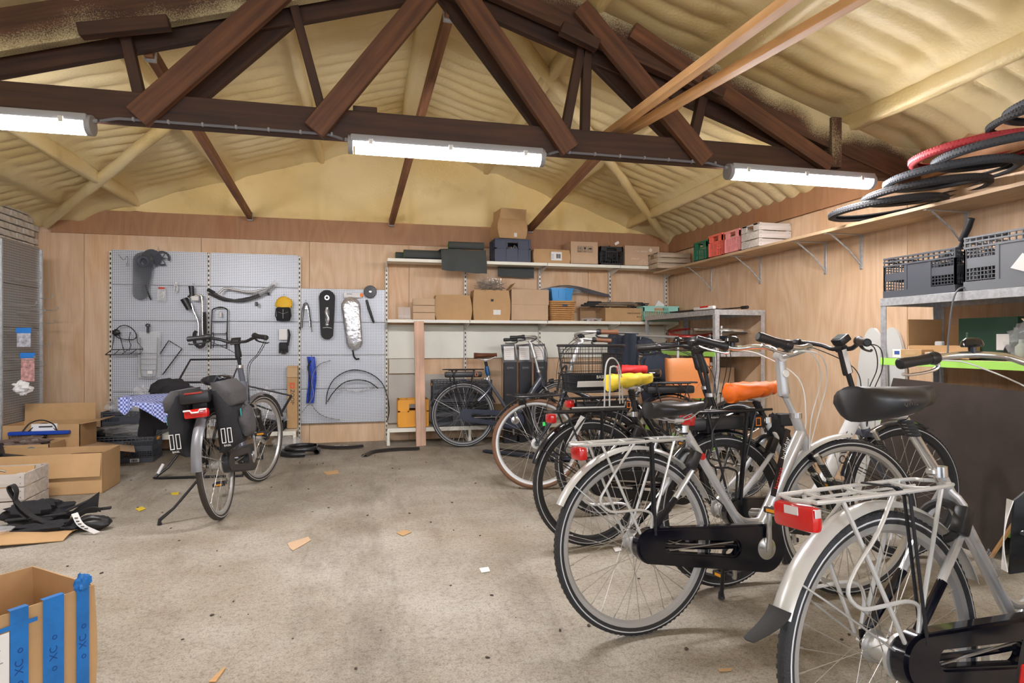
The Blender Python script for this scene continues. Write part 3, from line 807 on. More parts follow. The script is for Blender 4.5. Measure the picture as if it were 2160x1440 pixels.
def saddle_mesh(c, L=.27, wd=.105, th=.068, tilt=0.0, flare=.010, T=None):
    """c = top centre; nose to +x"""
    m = M(T); secs = []
    for i in range(15):
        u = i / 14; x = -L * .45 + L * u
        if u < .42: hw = wd * (.62 + .38 * math.sin(min(1, u / .30) * PI / 2))
        else: hw = wd * (1 - (1 - .24) * (3 * ((u - .42) / .58) ** 2 - 2 * ((u - .42) / .58) ** 3) ** .8)
        if u > .95: hw *= .72
        if u < .04: hw *= .75
        hh = th * (1 - .42 * u); zt = flare * max(0, (1 - u * 2.6)) ** 1.5 + .020 * max(0, u - .80) + .005 * math.sin(u * PI)
        s = []
        for k in range(18):
            a = 2 * PI * k / 18; ca, sa = math.cos(a), math.sin(a)
            y = hw * math.copysign(abs(ca) ** .75, ca); z = hh * .5 * math.copysign(abs(sa) ** .8, sa) - hh * .5
            if sa < 0: y *= .90
            s.append(MX.Rotation(-tilt, 3, 'Y') @ V((x, y, z + zt)) + V(c))
        secs.append(s)
    return m.loft(secs)

DEF = dict(sdx=.012, sth=.068, frame=SILV, fork=BLKG, tyre=TYRE, rim=RIMS, band=True, saddle=(.20, .875), sL=.26, sw=.098, smat=BLK, cover=None, seat_top=(.25, .765), bb=(.55, .28), ht=(.83, .79), hb=(.885, .645), steer=(.775, .92), clamp=(.76, 1.06),
           wb=1.075, barw=.27, barback=.26, bardrop=.0, barmat=ALU, grip=BLK, stemmat=SILV, case=NAVY, guard=PSIL, guard_r=(22, 152), guard_f=(88, 176), rack=PSIL, rack_z=.735, rack_x=(-.26, .20), strap=True,
           light='small', battery=None, kick='side', low=True, bell=True, steera=0.0, display=False, cable=WHTP, fork_susp=True, lock=True, crank=95, bar='curve', spost=ALU, hubb=.04, chain=True, stay=NAVY, headlight=False, carrier=False, dtube=.024)

def bike(label, at, heading, lean=5.0, name='bicycle', **kw):
    P = dict(DEF); P.update(kw); g = type('G', (), P)
    t = thing(name, label, 'bicycle', (at[0], at[1], .001), R(heading), 'bicycles parked in the workshop', lean=-R(lean))
    I = MX.Identity(4)
    hub_r = V((0, 0, WR)); hub_f = V((g.wb, 0, WR)); bb = V((g.bb[0], 0, g.bb[1])); st = V((g.seat_top[0], 0, g.seat_top[1]))
    ht = V((g.ht[0], 0, g.ht[1])); hb = V((g.hb[0], 0, g.hb[1])); ax = (hb - ht).normalized()
    TS = MX.Translation(hb) @ MX.Rotation(R(g.steera), 4, -ax) @ MX.Translation(-hb) if g.steera else I
    wheel(t, hub_r, I, g.tyre, g.rim, .030, g.band, 'rear_wheel', g.hubb)
    wheel(t, hub_f, TS, g.tyre, g.rim, .034 if g.fork_susp else .028, g.band, 'front_wheel')
    # frame
    m = M()
    m.tube([ht + (ht - hb) * .06, hb - (ht - hb) * .06], .0215, 14)
    dt0 = ht.lerp(hb, .45)
    if g.low:
        mid = dt0.lerp(bb, .62) + V((.0, 0, -.01))
        m.tube([dt0, dt0.lerp(bb, .3), mid, bb + V((.012, 0, .03))], [g.dtube, g.dtube, g.dtube * .96, g.dtube * .9], 14, 6, flat=1.15)
        m.tube([dt0.lerp(bb, .80), bb.lerp(st, .20) + V((.03, 0, .0)), bb.lerp(st, .30)], .013, 10, 5)
    else:
        m.tube([dt0 + V((0, 0, -.02)), bb + V((.01, 0, .02))], g.dtube, 14)
        m.tube([ht.lerp(hb, .15), bb.lerp(st, .62)], .017, 12)
    m.tube([bb, st], .0175, 14)
    m.cyl(bb - V((0, .042, 0)), bb + V((0, .042, 0)), .024, n=16)
    for s in (-1, 1):
        m.tube([bb.lerp(st, .93), bb.lerp(st, .80) + V((-.035, s * .045, -.01)), (bb.lerp(st, .80)).lerp(hub_r, .55) + V((0, s * .052, 0)), hub_r + V((.02, s * .056, .03))][0:3], [.010, .010, .011], 10, 4)
    ob('frame', m, g.frame, t)
    m = M()
    for s in (-1, 1):
        a = (bb.lerp(st, .80)).lerp(hub_r, .50) + V((0, s * .052, 0))
        m.tube([a, hub_r + V((.018, s * .058, .03))], .0125, 10)
        m.tube([bb + V((-.02, s * .035, 0)), bb.lerp(hub_r, .5) + V((0, s * .05, -.005)), hub_r + V((.02, s * .058, -.005))], .0095, 8, 3)
        m.box(hub_r + V((.008, s * .058, .008)), (.045, .006, .05), bev=.002)
    ob('seat_stays', m, g.stay, t)
    m = M()
    for s in (-1, 1): m.cyl(hub_r + V((0, s * .060, 0)), hub_r + V((0, s * .074, 0)), .009, n=8)
    ob('axle_nut', m, ALUM, t)
    # fork
    fk = M(TS); crown = hb + ax * .03
    fk.cyl(hb + ax * .0, hb + ax * .045, .022, .028, n=14)
    fk.seg(crown + V((0, -.062, 0)), crown + V((0, .062, 0)), .04, .03, bev=.008)
    for s in (-1, 1):
        a = crown + V((0, s * .056, 0)); e = hub_f + V((-.012, s * .052, 0)); q = a.lerp(e, .34)
        if g.fork_susp: fk.tube([q, e], [.0185, .0150], 12)
        else: fk.tube([a, a.lerp(e, .5) + V((.0, 0, .0)), a.lerp(e, .85) + V((.006, 0, 0)), e], [.014, .0125, .009, .008], 10, 4)
        fk.box(e + V((.006, 0, 0)), (.03, .006, .035), bev=.002)
    fo = ob('fork', fk, g.fork, t)
    if g.fork_susp:
        m = M(TS)
        for s in (-1, 1):
            a = crown + V((0, s * .056, 0)); e = hub_f + V((-.012, s * .052, 0)); m.tube([a + (a - e) * .06, a.lerp(e, .37)], .0135, 12)
        ob('fork_sleeve', m, ALU if g.frame != BLKG else BLKG, fo, kind='stuff')
        m = M(TS)
        for s in (-1, 1):
            a = crown + V((0, s * .056, 0)); e = hub_f + V((-.012, s * .052, 0))
            for k in range(7): m.ring(.013, .0045, c=a.lerp(e, .10 + k * .030), ax='z', n=14, m=6)
        ob('fork_boot', m, BLKM, fo)
    # stem and handlebar
    cl = V((g.clamp[0], 0, g.clamp[1])); s0 = V((g.steer[0], 0, g.steer[1]))
    m = M(TS)
    m.tube([ht, s0], .0135, 12); m.tube([s0 - (s0 - ht) * .05, s0, s0.lerp(cl, .5), cl - V((0, 0, .0))], [.022, .024, .021, .019], 14, 4, flat=1.1)
    m.cyl(cl - V((0, .024, 0)), cl + V((0, .024, 0)), .021, n=14)
    sm = ob('stem', m, g.stemmat, t)
    ob('collar', M(TS).lathe([(.0, 0), (.026, 0), (.026, .022), (.0, .022)], 16, c=ht - V((0, 0, 0)), ax='z'), ALU, sm)
    bw, bk = g.barw, g.barback; bars = M(TS)
    pts = []
    if g.bar == 'curve':
        half = [(0, 0, 0), (.025, .06, .012), (.045, .13, .035), (.0, .20, .045), (-.09, .245, .040), (-bk, bw, .030 - g.bardrop)]
    else:
        half = [(0, 0, 0), (0, .07, .0), (-.015, .13, .02), (-.06, .21, .035), (-.10, .25, .033), (-bk, bw + .05, .025 - g.bardrop)]
    P3 = [cl + V((a, -b, c)) for a, b, c in reversed(half[1:])] + [cl + V(half[0])] + [cl + V((a, b, c)) for a, b, c in half[1:]]
    bars.tube(P3, .0115, 12, 6)
    hbo = ob('handlebar', bars, g.barmat, t)
    for s in (-1, 1):
        e = cl + V((half[-1][0], s * half[-1][1], half[-1][2])); f0 = cl + V((half[-2][0], s * half[-2][1], half[-2][2])); d = (e - f0).normalized()
        Lg = .125; gg = M(TS)
        gg.tube([e + d * .004, e, e - d * .01, e - d * Lg * .55, e - d * (Lg - .01), e - d * Lg], [.013, .0185, .0195, .0165, .0185, .0175], 14)
        ob('grip', gg, g.grip, hbo)
        lv = M(TS); a = e - d * (Lg + .018)
        lv.tube([a - d * .014, a + d * .014], .0165, 12)
        sd = V((0, 0, -1)) + V((.55, 0, 0))
        lv.tube([a, a + sd * .028, a + sd * .040 + d * .04, e + sd * .040 - d * .02, e + sd * .034 + d * .006], [.010, .008, .0055, .005, .006], 8, 3)
        ob('brake_lever', lv, ALU if g.barmat in (ALU, CHROME) else BLK, hbo)
        if g.barmat in (ALU, CHROME) or True:
            ob('shifter', M(TS).tube([e - d * (Lg - .004), e - d * (Lg + .016), e - d * (Lg + .03)], [.019, .0235, .019], 16), BLK, hbo)
    if g.bell:
        a = P3[7 if g.bell is True else g.bell] + V((.0, 0, .034))
        m = M(TS); m.lathe([(0, .024), (.018, .022), (.030, .012), (.034, -.002), (.031, -.008), (0, -.010)], 20, c=a, ax='z'); m.cyl(a - V((0, 0, .008)), a - V((0, 0, .03)), .012, n=10)
        ob('bell', m, BLKG, hbo)
    if g.display:
        m = M(TS); c0 = cl + V((.0, 0, .045)); rot = MX.Rotation(R(-35), 4, 'Y')
        m.box(c0, (.062, .075, .038), rot=rot, bev=.007)
        dsp = ob('display', m, BLK, hbo)
        n = rot @ V((0, 0, 1)); ob('display_glass', M(TS).box(c0 + n * .0195, (.040, .056, .002), rot=rot), SCREEN, dsp) if False else None
        o = ob('display_glass', M(TS).box(c0 + n * .0195, (.040, .056, .002), rot=rot), SCREEN, hbo)
    # cables
    m = M(TS)
    for s, k in ((-1, 0.0), (1, .015), (-1, .03)):
        e = cl + V((half[-2][0], s * (half[-2][1]), half[-2][2]))
        m.tube([e + V((.0, 0, -.01)), e + V((.10 + k, -s * .03, -.03)), cl + V((.13 + k, s * .09, -.10)), ht + V((.055 + k, s * .03, .0)), hb + V((-.01, s * .026, .01))], .0026, 6, 6)
    ob('cables', m, g.cable, t)
    # saddle
    sx, sz = g.saddle; so = V((sx, 0, sz))
    m = M()
    post0 = st.lerp(bb, .10); pt = V((sx + g.sdx, 0, sz - .080)); d = (pt - post0).normalized()
    m.tube([post0, pt], .0135, 12)
    pst = ob('seat_post', m, g.spost, t)
    ob('seat_clamp', M().lathe([(.014, -.014), (.024, -.014), (.024, .014), (.014, .014)], 16, c=st + (pt - st).normalized() * .008, ax='z', closed=True).box(st + V((-.028, 0, .008)), (.02, .026, .018), bev=.004), ALU, t)
    m = M()
    for k in range(5): m.ring(.013, .006, c=pt - d * (.012 + k * .011), ax='z', n=14, m=6)
    ob('seat_post_boot', m, BLKM, pst)
    m = M()
    for s in (-1, 1): m.tube([(sx - .09, s * .045, sz - .045), (sx - .03, s * .030, sz - .066), (sx + .05, s * .028, sz - .064), (sx + .125, s * .012, sz - .032)], .0038, 6, 4)
    m.box(V((sx + .010, 0, sz - .068)), (.045, .060, .022), bev=.005)
    ob('saddle_rails', m, ALUM, t)
    sad = ob('saddle', saddle_mesh(so, g.sL, g.sw, g.sth), g.smat, t, 60)
    if g.cover:
        m = M(); q = saddle_mesh(so + V((-.004, 0, .006)), g.sL + .03, g.sw + .010, .092, flare=.0)
        for v in q.v: v += V((.004, .005, .005)) * NZ.noise(v * 38) * 2.6
        ob('rain_cover', q, g.cover, sad, 70)
    # chain case, cranks
    if g.chain:
        hc = (0.0, WR); fc = (bb.x + .002, bb.z)
        m = M().prism(hull((.02, WR), .066, fc, .096), -.082, -.050, 'y', holes=hull((.10, WR - .008), .022, (bb.x - .16, bb.z + .018), .030))
        m2 = M().prism(hull((.022, WR), .058, fc, .088), -.089, -.082, 'y', holes=hull((.10, WR - .008), .028, (bb.x - .16, bb.z + .018), .037))
        m.add(m2.v, m2.f); cc = ob('chain_case', m, g.case, t, 25)
        ob('chain', M().box(((fc[0]) / 2 - .02, -.066, (WR + bb.z) / 2 + .005), (.30, .006, .004)), STEEL, cc)
        m = M().lathe([(0, -.098), (.024, -.098), (.034, -.092), (.044, -.090), (.046, -.086), (0, -.086)], 28, c=(bb.x, 0, bb.z), ax='y')
        ob('crank_cap', m, ALU, t)
    ca = R(g.crank)
    for s in (-1, 1):
        dd = V((math.cos(ca), 0, math.sin(ca))) * (1 if s < 0 else -1); y0 = s * .098
        a = bb + V((0, y0, 0)); b = bb + dd * .165 + V((0, s * .112, 0))
        ck = ob('crank', M().tube([a - dd * .012, a, a.lerp(b, .5), b, b + dd * .010], [.012, .0155, .0105, .0115, .008], 10), ALU if g.frame != BLKG else ALUM, t)
        m = M().box(b + V((0, s * .050, 0)), (.085, .012, .022), bev=.003)
        m.box(b + V((.036, s * .052, 0)), (.014, .085, .024), bev=.004).box(b + V((-.036, s * .052, 0)), (.014, .085, .024), bev=.004).cyl(b, b + V((0, s * .09, 0)), .008)
        m.box(b + V((0, s * .090, 0)), (.075, .010, .022), bev=.003)
        ob('pedal', m, BLKM, ck)
        m = M().box(b + V((-.044, s * .052, 0)), (.003, .045, .012)).box(b + V((.044, s * .052, 0)), (.003, .045, .012)); ob('pedal_reflector', m, mat('amber reflector', (.85, .35, .02), .3), ck, kind='stuff')
    # mudguards
    if g.guard:
        gr = ob('rear_mudguard', arc_guard((0, WR), WR + .024, g.guard_r[0], g.guard_r[1], .029), g.guard, t, 50)
        gf = ob('front_mudguard', arc_guard((g.wb, WR), WR + .022, g.guard_f[0], g.guard_f[1], .027, TS), g.guard, t, 50)
        for (c, a, par, T, hub) in (((0, WR), g.guard_r[1] - 14, gr, I, hub_r), ((g.wb, WR), g.guard_f[1] - 12, gf, TS, hub_f)):
            m = M(T); q = V((c[0] + (WR + .012) * math.cos(R(a)), 0, c[1] + (WR + .012) * math.sin(R(a))))
            for s in (-1, 1): m.tube([q + V((0, s * .026, 0)), q.lerp(hub, .3) + V((0, s * .045, 0)), hub + V((0, s * .060, .0))], .0028, 6, 3)
            ob('stay', m, ALUM if g.guard != BLKG else BLK, par)
        if g.guard_r[1] < 160:
            m = M().shell(lambda u, v: V(((WR + .028 - .008 * abs(2 * v - 1) ** 2 + .075 * u * u) * math.cos(R(g.guard_r[1] - 3 + 12 * u)), (v - .5) * (.064 - .034 * u * u), WR + (WR + .028 + .075 * u * u - .008 * abs(2 * v - 1) ** 2) * math.sin(R(g.guard_r[1] - 3 + 12 * u)))), 8, 8, .003)
            if kw.get('flap'): ob('mud_flap', m, BLKM, gr)
    # carrier
    if g.rack:
        z = g.rack_z; x0, x1 = g.rack_x; m = M(); r = .0055
        for s in (-1, 1):
            m.tube([(x1 + .02, s * .03, z + .0), (x1 - .03, s * .060, z), (x0 + .06, s * .060, z), (x0 + .02, s * .045, z), (x0, 0, z)], r, 8, 5)
            m.tube([(x0 + .10, s * .058, z - .004), (-.01, s * .074, WR + .02)], r, 8)
            m.tube([(x1 - .22, s * .058, z - .004), (x1 - .30, s * .072, z - .085), (x0 + .10, s * .080, z - .155), (x0 + .07, s * .082, z - .205), (x0 + .11, s * .082, z - .245), (x0 + .18, s * .082, z - .25), (-.02, s * .080, z - .252), (.025, s * .078, z - .27), (.030, s * .074, z - .31), (.01, s * .074, WR + .02)], r * .9, 8, 3)
            m.tube([(x1 - .04, s * .058, z), (.03, s * .070, WR + .06)], r, 8)
        for x in (x0 + .10, x0 + .24, x1 - .08): m.tube([(x, -.060, z), (x, 0, z - .006), (x, .060, z)], r * .8, 6, 3)
        m.tube([(x0 + .06, -.02, z - .008), (x1 - .03, -.02, z - .008)], r * .7, 6).tube([(x0 + .06, .02, z - .008), (x1 - .03, .02, z - .008)], r * .7, 6)
        m.tube([(x1 + .02, -.03, z), (x1 + .045, 0, z), (x1 + .02, .03, z)], r, 8, 3)
        rk = ob('luggage_carrier', m, g.rack, t)
        if g.strap:
            m = M()
            for y in (-.070, -.055): m.tube([(x0 + .30, .05, z + .008), (x0 + .30, y * .7, z + .010), (x0 + .31, y - .002, z - .01), (.035, y - .018, WR + .04)], .0065, 6, 1, flat=.45)
            ob('carrier_strap', m, BLKF, rk)
        if g.light == 'small':
            m = M().box((x0 + .03, 0, z - .035), (.035, .085, .05), bev=.010)
            ob('rear_light', m, RED, t); ob('rear_light_bracket', M().box((x0 + .045, 0, z - .015), (.03, .05, .03), bev=.003), ALUM, t)
        elif g.light == 'big':
            m = M().box((x0 + .015, 0, z - .040), (.035, .125, .062), bev=.014); lt = ob('rear_light', m, RED, t)
            ob('light_window', M().box((x0 - .003, 0, z - .024), (.003, .042, .020), bev=.001), mat('clear reflector', (.75, .72, .72), .12, .4), lt)
            ob('light_window', M().box((x0 + .013, -.0625, z - .024), (.018, .003, .020), bev=.001), mat('clear reflector', (.75, .72, .72), .12, .4), lt)
    if g.battery:
        z = g.rack_z; x0, x1 = g.rack_x
        bt = ob('battery', M().box(((x0 + x1) / 2 + .03, 0, z - .055), (.40, .090, .062), bev=.016), BLK, t)
        ob('battery_latch', M().box((x1 + .16, 0, z - .055), (.09, .088, .060), bev=.012), BLKM, t) if g.battery == 'long' else None
        m = M()
        for yy in (-1,): m.box((x1 - .02, yy * .0465, z - .055), (.026, .002, .034)).box((x1 - .0175, yy * .047, z - .055), (.018, .003, .026))
        q = M().prism([(x1 - .035, z - .074), (x1 - .005, z - .074), (x1 - .005, z - .036), (x1 - .035, z - .036)], -.0475, -.0455, 'y', holes=[(x1 - .031, z - .070), (x1 - .009, z - .070), (x1 - .009, z - .040), (x1 - .031, z - .040)])
        ob('battery_mark', q, mat('orange print', (.9, .22, .03), .5), bt)
        m = M()
        for s in (-1, 1): m.tube([(x0 + .02, s * .05, z - .0), (x1 + .06, s * .05, z)], .006, 8)
        m.tube([(x0 + .02, -.05, z), (x0 + .02, .05, z)], .006, 8); ob('battery_rails', m, BLK, bt)
        if g.battery != 'bare':
            for x in (x0 + .10, x0 + .34): ob('battery_strap', M().prism([(-.052, z - .095), (.052, z - .095), (.052, z + .008), (-.052, z + .008)], x, x + .022, 'x', holes=[(-.047, z - .09), (.047, z - .09), (.047, z + .003), (-.047, z + .003)]), BLKF, bt)
    if g.lock:
        a = bb.lerp(st, .70) + V((-.10, 0, .02)); q = MX.Translation(a) @ MX.Rotation(R(28), 4, 'Y')
        lk = M(q); lk.ring(.052, .011, c=(0, 0, 0), ax='x', n=24, m=8, a0=R(-60), a1=R(240)); lk.box((0, -.055, .012), (.04, .035, .075), bev=.008)
        ob('ring_lock', lk, BLK, t)
    if g.kick == 'side':
        m = M(); a = bb + V((-.10, .03, -.01)); tip = V((bb.x - .03, .135, .013)) if kw.get('kx') is None else V(kw['kx'])
        m.tube([a, a + V((0, .02, -.02)), tip], [.010, .009, .008], 8, 1); m.tube([tip + V((0, 0, .03)), tip, ], [.011, .015], 8); ob('kickstand', m, BLK, t)
    elif g.kick == 'rear':
        m = M(); a = V((.02, .07, WR - .03)); tip = V(kw['kx']); m.tube([a, a.lerp(tip, .7), tip + V((0, -.004, .03)), tip], [.012, .012, .017, .022], 8, flat=.7); ob('kickstand', m, BLK, t)
    if g.headlight:
        a = hb + V((.06, 0, .05)); m = M(TS); m.cyl(a, a + V((.05, 0, 0)), .022, .03, n=16); hl = ob('headlight', m, BLK, t); ob('lens', M(TS).lathe([(0, .056), (.02, .054), (.028, .05)], 16, c=(a.x, a.y, a.z), ax='x'), mat('lamp lens', (.75, .70, .55), .1), hl)
    return t

def btext(t, s, size, a, b, off, mt, par=None, name='lettering', flip=False):
    """lettering on the bike's right-hand side (seen from -y), reading from a to b"""
    a, b = V((a[0], 0, a[1])), V((b[0], 0, b[1])); x = (b - a).normalized(); z = V((0, -1, 0)); y = z.cross(x)
    mt4 = MX((x, y, z)).transposed().to_4x4(); mt4.translation = (a + b) / 2 + V((0, off, 0))
    return text(name, s, size, mt4, mt, t)
def decal(t, a, b, off, w, mt, name='decal'):
    m = M(); a, b = V((a[0], off, a[1])), V((b[0], off, b[1])); m.seg(a, b, .003, w, up=V((0, 0, 1)), bev=.001); return ob(name, m, mt, t)

# silver city bicycle in the middle foreground
A = bike('silver low-step bicycle with navy chain case, black saddle and small red rear light', (1.016, 2.163), 6.5, 5.0, bell=9, crank=88, steera=-12, bardrop=-.055, steer=(.775, .90), hubb=.05, kx=(.50, .15, .02))
btext(A, 'holiday', .034, (.716, .61), (.756, .72), -.0285, WHT); decal(A, (.655, .47), (.760, .745), -.0255, .030, NAVY)
btext(A, 'batavus', .032, (.665, .485), (.712, .60), -.0285, REDI)
btext(A, 'batavus', .030, (.47, .43), (.37, .59), -.0185, mat('grey lettering', (.30, .31, .33), .5))
ob('head_badge', M().lathe([(0, -.019), (.014, -.019), (.014, -.015), (0, -.015)], 16, c=(.318, 0, .655), ax='y'), RED, A)
ob('adjuster_cap', M().lathe([(0, -.028), (.016, -.028), (.016, -.022), (0, -.022)], 18, c=(.768, 0, .985), ax='y'), WHTP, A)
# nearest silver bicycle, mostly in the right corner
B = bike('nearest silver bicycle with large red rear light and wide black saddle', (1.27, 1.255), 8.5, 4.0, bell=8, light='big', smat=BLK, sL=.285, sw=.105, saddle=(.075, 1.0), sdx=.05, sth=.092, bardrop=.01, clamp=(.76, 1.05), guard_r=(20, 158), flap=True, kick=None, rack_z=.745, rack_x=(-.28, .21), hubb=.055)
btext(B, 'batavus', .030, (.47, .43), (.37, .59), -.0185, mat('grey lettering', (.30, .31, .33), .5))
ob('head_badge', M().lathe([(0, -.019), (.014, -.019), (.014, -.015), (0, -.015)], 16, c=(.318, 0, .655), ax='y'), RED, B)
btext(B, 'QWIC', .018, (-.01, .965), (.035, .966), -.104, mat('embossed black', (.05, .05, .05), .3))
# black bicycle beyond it, only its mudguard in view
L_ = bike('black bicycle at the right edge showing only its rear mudguard, red light and hanging card', (1.60, .95), 9, 3, frame=BLKG, guard=BLKM, rack=BLKG, case=BLK, light=None, bell=None, fork=BLKG, guard_r=(20, 178), kick=None, saddle=(.2, .86), rack_z=.72, strap=False, stay=BLKG)
ob('rear_reflector', M().box((-(WR + .030) * math.cos(R(17)), 0, WR + (WR + .030) * math.sin(R(17))), (.012, .030, .075), bev=.004, rot=MX.Rotation(R(-17 + 34), 4, 'Y')), RED, L_)
# white electric bicycle
C_ = bike('white electric bicycle with orange saddle cover and display on black handlebars', (1.60, 2.50), 6.0, 4.0, frame=WHT, fork=mat('grey blue fork', (.10, .11, .14), .3), guard=BLKG, rack=BLK, case=BLKG, cover=ORANGE, saddle=(.205, .92), seat_top=(.285, .74), bb=(.50, .285), ht=(.845, .86), hb=(.905, .68),
          steer=(.81, .97), clamp=(.775, 1.09), stemmat=BLK, barmat=BLK, grip=BLK, display=True, battery='long', bar='flat', bell=None, cable=BLK, rim=BLKM, spost=BLK, barback=.15, barw=.30, low=True, dtube=.032, wb=1.12, steera=-9, rack_z=.80, rack_x=(-.20, .21), strap=True, light='small', guard_f=(60, 165), lock=True, stay=WHT)
btext(C_, 'QWIC', .060, (.70, .52), (.76, .66), -.036, INK)
btext(C_, 'PREMIUM', .018, (.42, .44), (.36, .58), -.0185, INK)
# dark bicycle with the yellow saddle cover
E_ = bike('dark bicycle with yellow saddle cover and black grips, behind the silver one', (1.207, 3.173), 7.0, 4.0, frame=BLKG, guard=BLKG, rack=BLK, case=BLK, cover=YELLOW, saddle=(.265, .93), seat_top=(.29, .70), steer=(.80, .95), clamp=(.76, 1.07), stemmat=BLK, barmat=BLK, bell=8, cable=BLK, spost=BLK,
          rack_z=.74, guard_r=(20, 160), light='small', stay=BLKG, strap=True, rim=BLKM)
# bicycle with red cover and basket
H_ = bike('black bicycle with red saddle cover and dark wire basket on its rear carrier', (1.50, 3.72), 7.0, 4.0, frame=BLKG, guard=BLKG, rack=BLK, case=BLK, cover=REDT, saddle=(.20, .955), seat_top=(.25, .74), clamp=(.74, 1.09), steer=(.78, .95), stemmat=BLK, barmat=BLK, display=True, bar='flat', bell=None, cable=BLK, spost=BLK,
          rack_z=.76, battery='bare', strap=False, light='small', stay=BLKG, rim=BLKM)
ob('cloth_wrap', M().blob((.33, 0, .70), (.045, .04, .075), 4, .3).blob((.40, 0, .56), (.035, .035, .12), 7, .25), BLKF, C_, 60)
# brown-tyred bicycle facing the other way
F_ = bike('black bicycle with brown tyres and front carrier, facing the other way', (2.33, 4.42), 176.2, -1.5, frame=BLKG, guard=BLKG, rack=BLK, case=BLKG, tyre=TYREB, rim=ALUM, band=False, smat=BLKG, saddle=(.20, .90), sL=.27, seat_top=(.25, .74), clamp=(.72, 1.13), steer=(.79, .96), stemmat=ALUM, barmat=ALUM, grip=mat('brown leather grip', (.20, .085, .04), .5),
          fork_susp=False, light=None, battery='bare', rack_z=.80, low=False, steera=-14, guard_f=(30, 118), bell=5, kick=None, lock=False, cable=BLK, dtube=.026, rack_x=(-.24, .17), stay=BLKG)
m = M(); z = .72
m.tube([(.90, -.11, z + .02), (.93, -.12, z), (1.22, -.12, z - .01), (1.30, 0, z), (1.22, .12, z - .01), (.93, .12, z), (.90, .11, z + .02)], .008, 8, 4)
for y in (-.06, 0, .06): m.tube([(.92, y, z), (1.25, y, z)], .005, 6)
for x in (1.0, 1.12, 1.22): m.tube([(x, -.12, z), (x, .12, z)], .005, 6)
for s in (-1, 1): m.tube([(1.20, s * .10, z), (1.085, s * .06, WR + .02)], .006, 8)
m.tube([(.90, -.07, z), (.86, -.075, z + .17), (.84, 0, z + .22), (.86, .075, z + .17), (.90, .07, z)], .008, 8, 4)
for k in (.05, .11, .16): m.tube([(.885, -.07, z + k), (.885, .07, z + k)], .005, 6)
ob('front_carrier', m, BLK, F_)
m = M().cyl((1.16, 0, z - .05), (1.21, 0, z - .05), .025, .033, n=16); ob('headlight', m, BLK, F_)
t_ = btext(F_, 'ELITE', .03, (.80, .74), (.68, .52), 0, WHT)
t_.location.y = .029; t_.rotation_euler = (0, 0, 0); t_.scale = (1, 1, 1)
ob('frame_sticker', M().box((1.03, .058, .50), (.02, .004, .028)), mat('green sticker', (.05, .65, .12), .5), F_)
# navy bicycle at the back shelving
I_ = bike('navy grey bicycle with brown leather saddle standing along the back shelving', (.996, 6.47), -4.0, 3.0, frame=mat('grey blue paint', (.09, .10, .125), .25, .3, coat=.4), guard=mat('navy guard', (.03, .035, .055), .3), rack=BLK, case=mat('navy case', (.028, .034, .055), .3), smat=BRLE, saddle=(.23, 1.00), sL=.25, sw=.085, seat_top=(.26, .72), clamp=(.74, 1.13), steer=(.79, .96),
          stemmat=ALUM, barmat=ALUM, bell=None, battery='bare', rack_z=.83, rack_x=(-.22, .16), strap=False, light=None, cable=BLK, low=True, fork_susp=True, dtube=.030, lock=False, guard_r=(20, 165), stay=BLKG, steera=0, headlight=True, kick=None, rim=mat('dark alloy rim', (.20, .20, .20), .4, .6), barw=.22)
ob('blue_clamp', M().tube([(.255, 0, .86), (.262, 0, .80), (.275, 0, .76)], [.022, .026, .022], 12), mat('blue anodised', (.02, .10, .25), .3, .4), I_)
# bicycle with panniers by the perforated panels
K_ = bike('grey electric bicycle with two dark panniers, seen from behind by the perforated panels', (-.899, 4.202), 86.4, 6.3, frame=mat('slate grey paint', (.13, .14, .17), .3, .2, coat=.3), guard=mat('smoke grey guard', (.16, .16, .17), .3), rack=BLK, case=mat('dark case', (.03, .03, .032), .4), tyre=mat('dusty tyre', (.045, .036, .028), .8, bump=.2, bscale=200), smat=BLKG, saddle=(.24, .90), sL=.27, seat_top=(.27, .70), ht=(.80, .93), hb=(.885, .66), clamp=(.765, 1.13), steer=(.785, 1.02), steera=-17,
          stemmat=BLK, barmat=BLK, display=False, bar='flat', barback=.13, barw=.26, bell=None, cable=BLK, rack_z=.80, rack_x=(-.22, .20), battery='bare', strap=False, light=None, kick='rear', kx=(-.08, .34, .035), low=True, dtube=.036, lock=False, guard_r=(20, 176), stay=BLK, hubb=.06, fork=BLK, guard_f=(20, 176), band=True)
K_.location.z = .002
m = M(); m.box((-.235, 0, .795), (.06, .17, .075), bev=.018); bx = ob('battery_end', m, BLK, K_)
ob('red_line', M().box((-.2665, 0, .822), (.003, .10, .010), bev=.002), mat('dark red line', (.35, .03, .02), .3), bx)
lt = ob('rear_light', M().box((-.245, 0, .700), (.05, .135, .055), bev=.014), RED, K_)
ob('light_band', M().tube([(-.272, -.064, .722), (-.275, -.028, .722), (-.276, -.018, .708), (-.276, .018, .708), (-.275, .028, .722), (-.272, .064, .722)], .0052, 6), mat('pale light band', (.78, .74, .72), .3), lt)
ob('display', M().box((.765, 0, 1.135), (.075, .07, .014), bev=.004, rot=MX.Rotation(R(-40), 4, 'Y')), BLK, K_)
m = M()
for s in (1, -1):
    q = M().grid(lambda u, v, s=s: V((.155 * math.cos(2 * PI * v) * (1 if abs(math.cos(2 * PI * v)) < .0 else 1), 0, 0)), 1, 1)
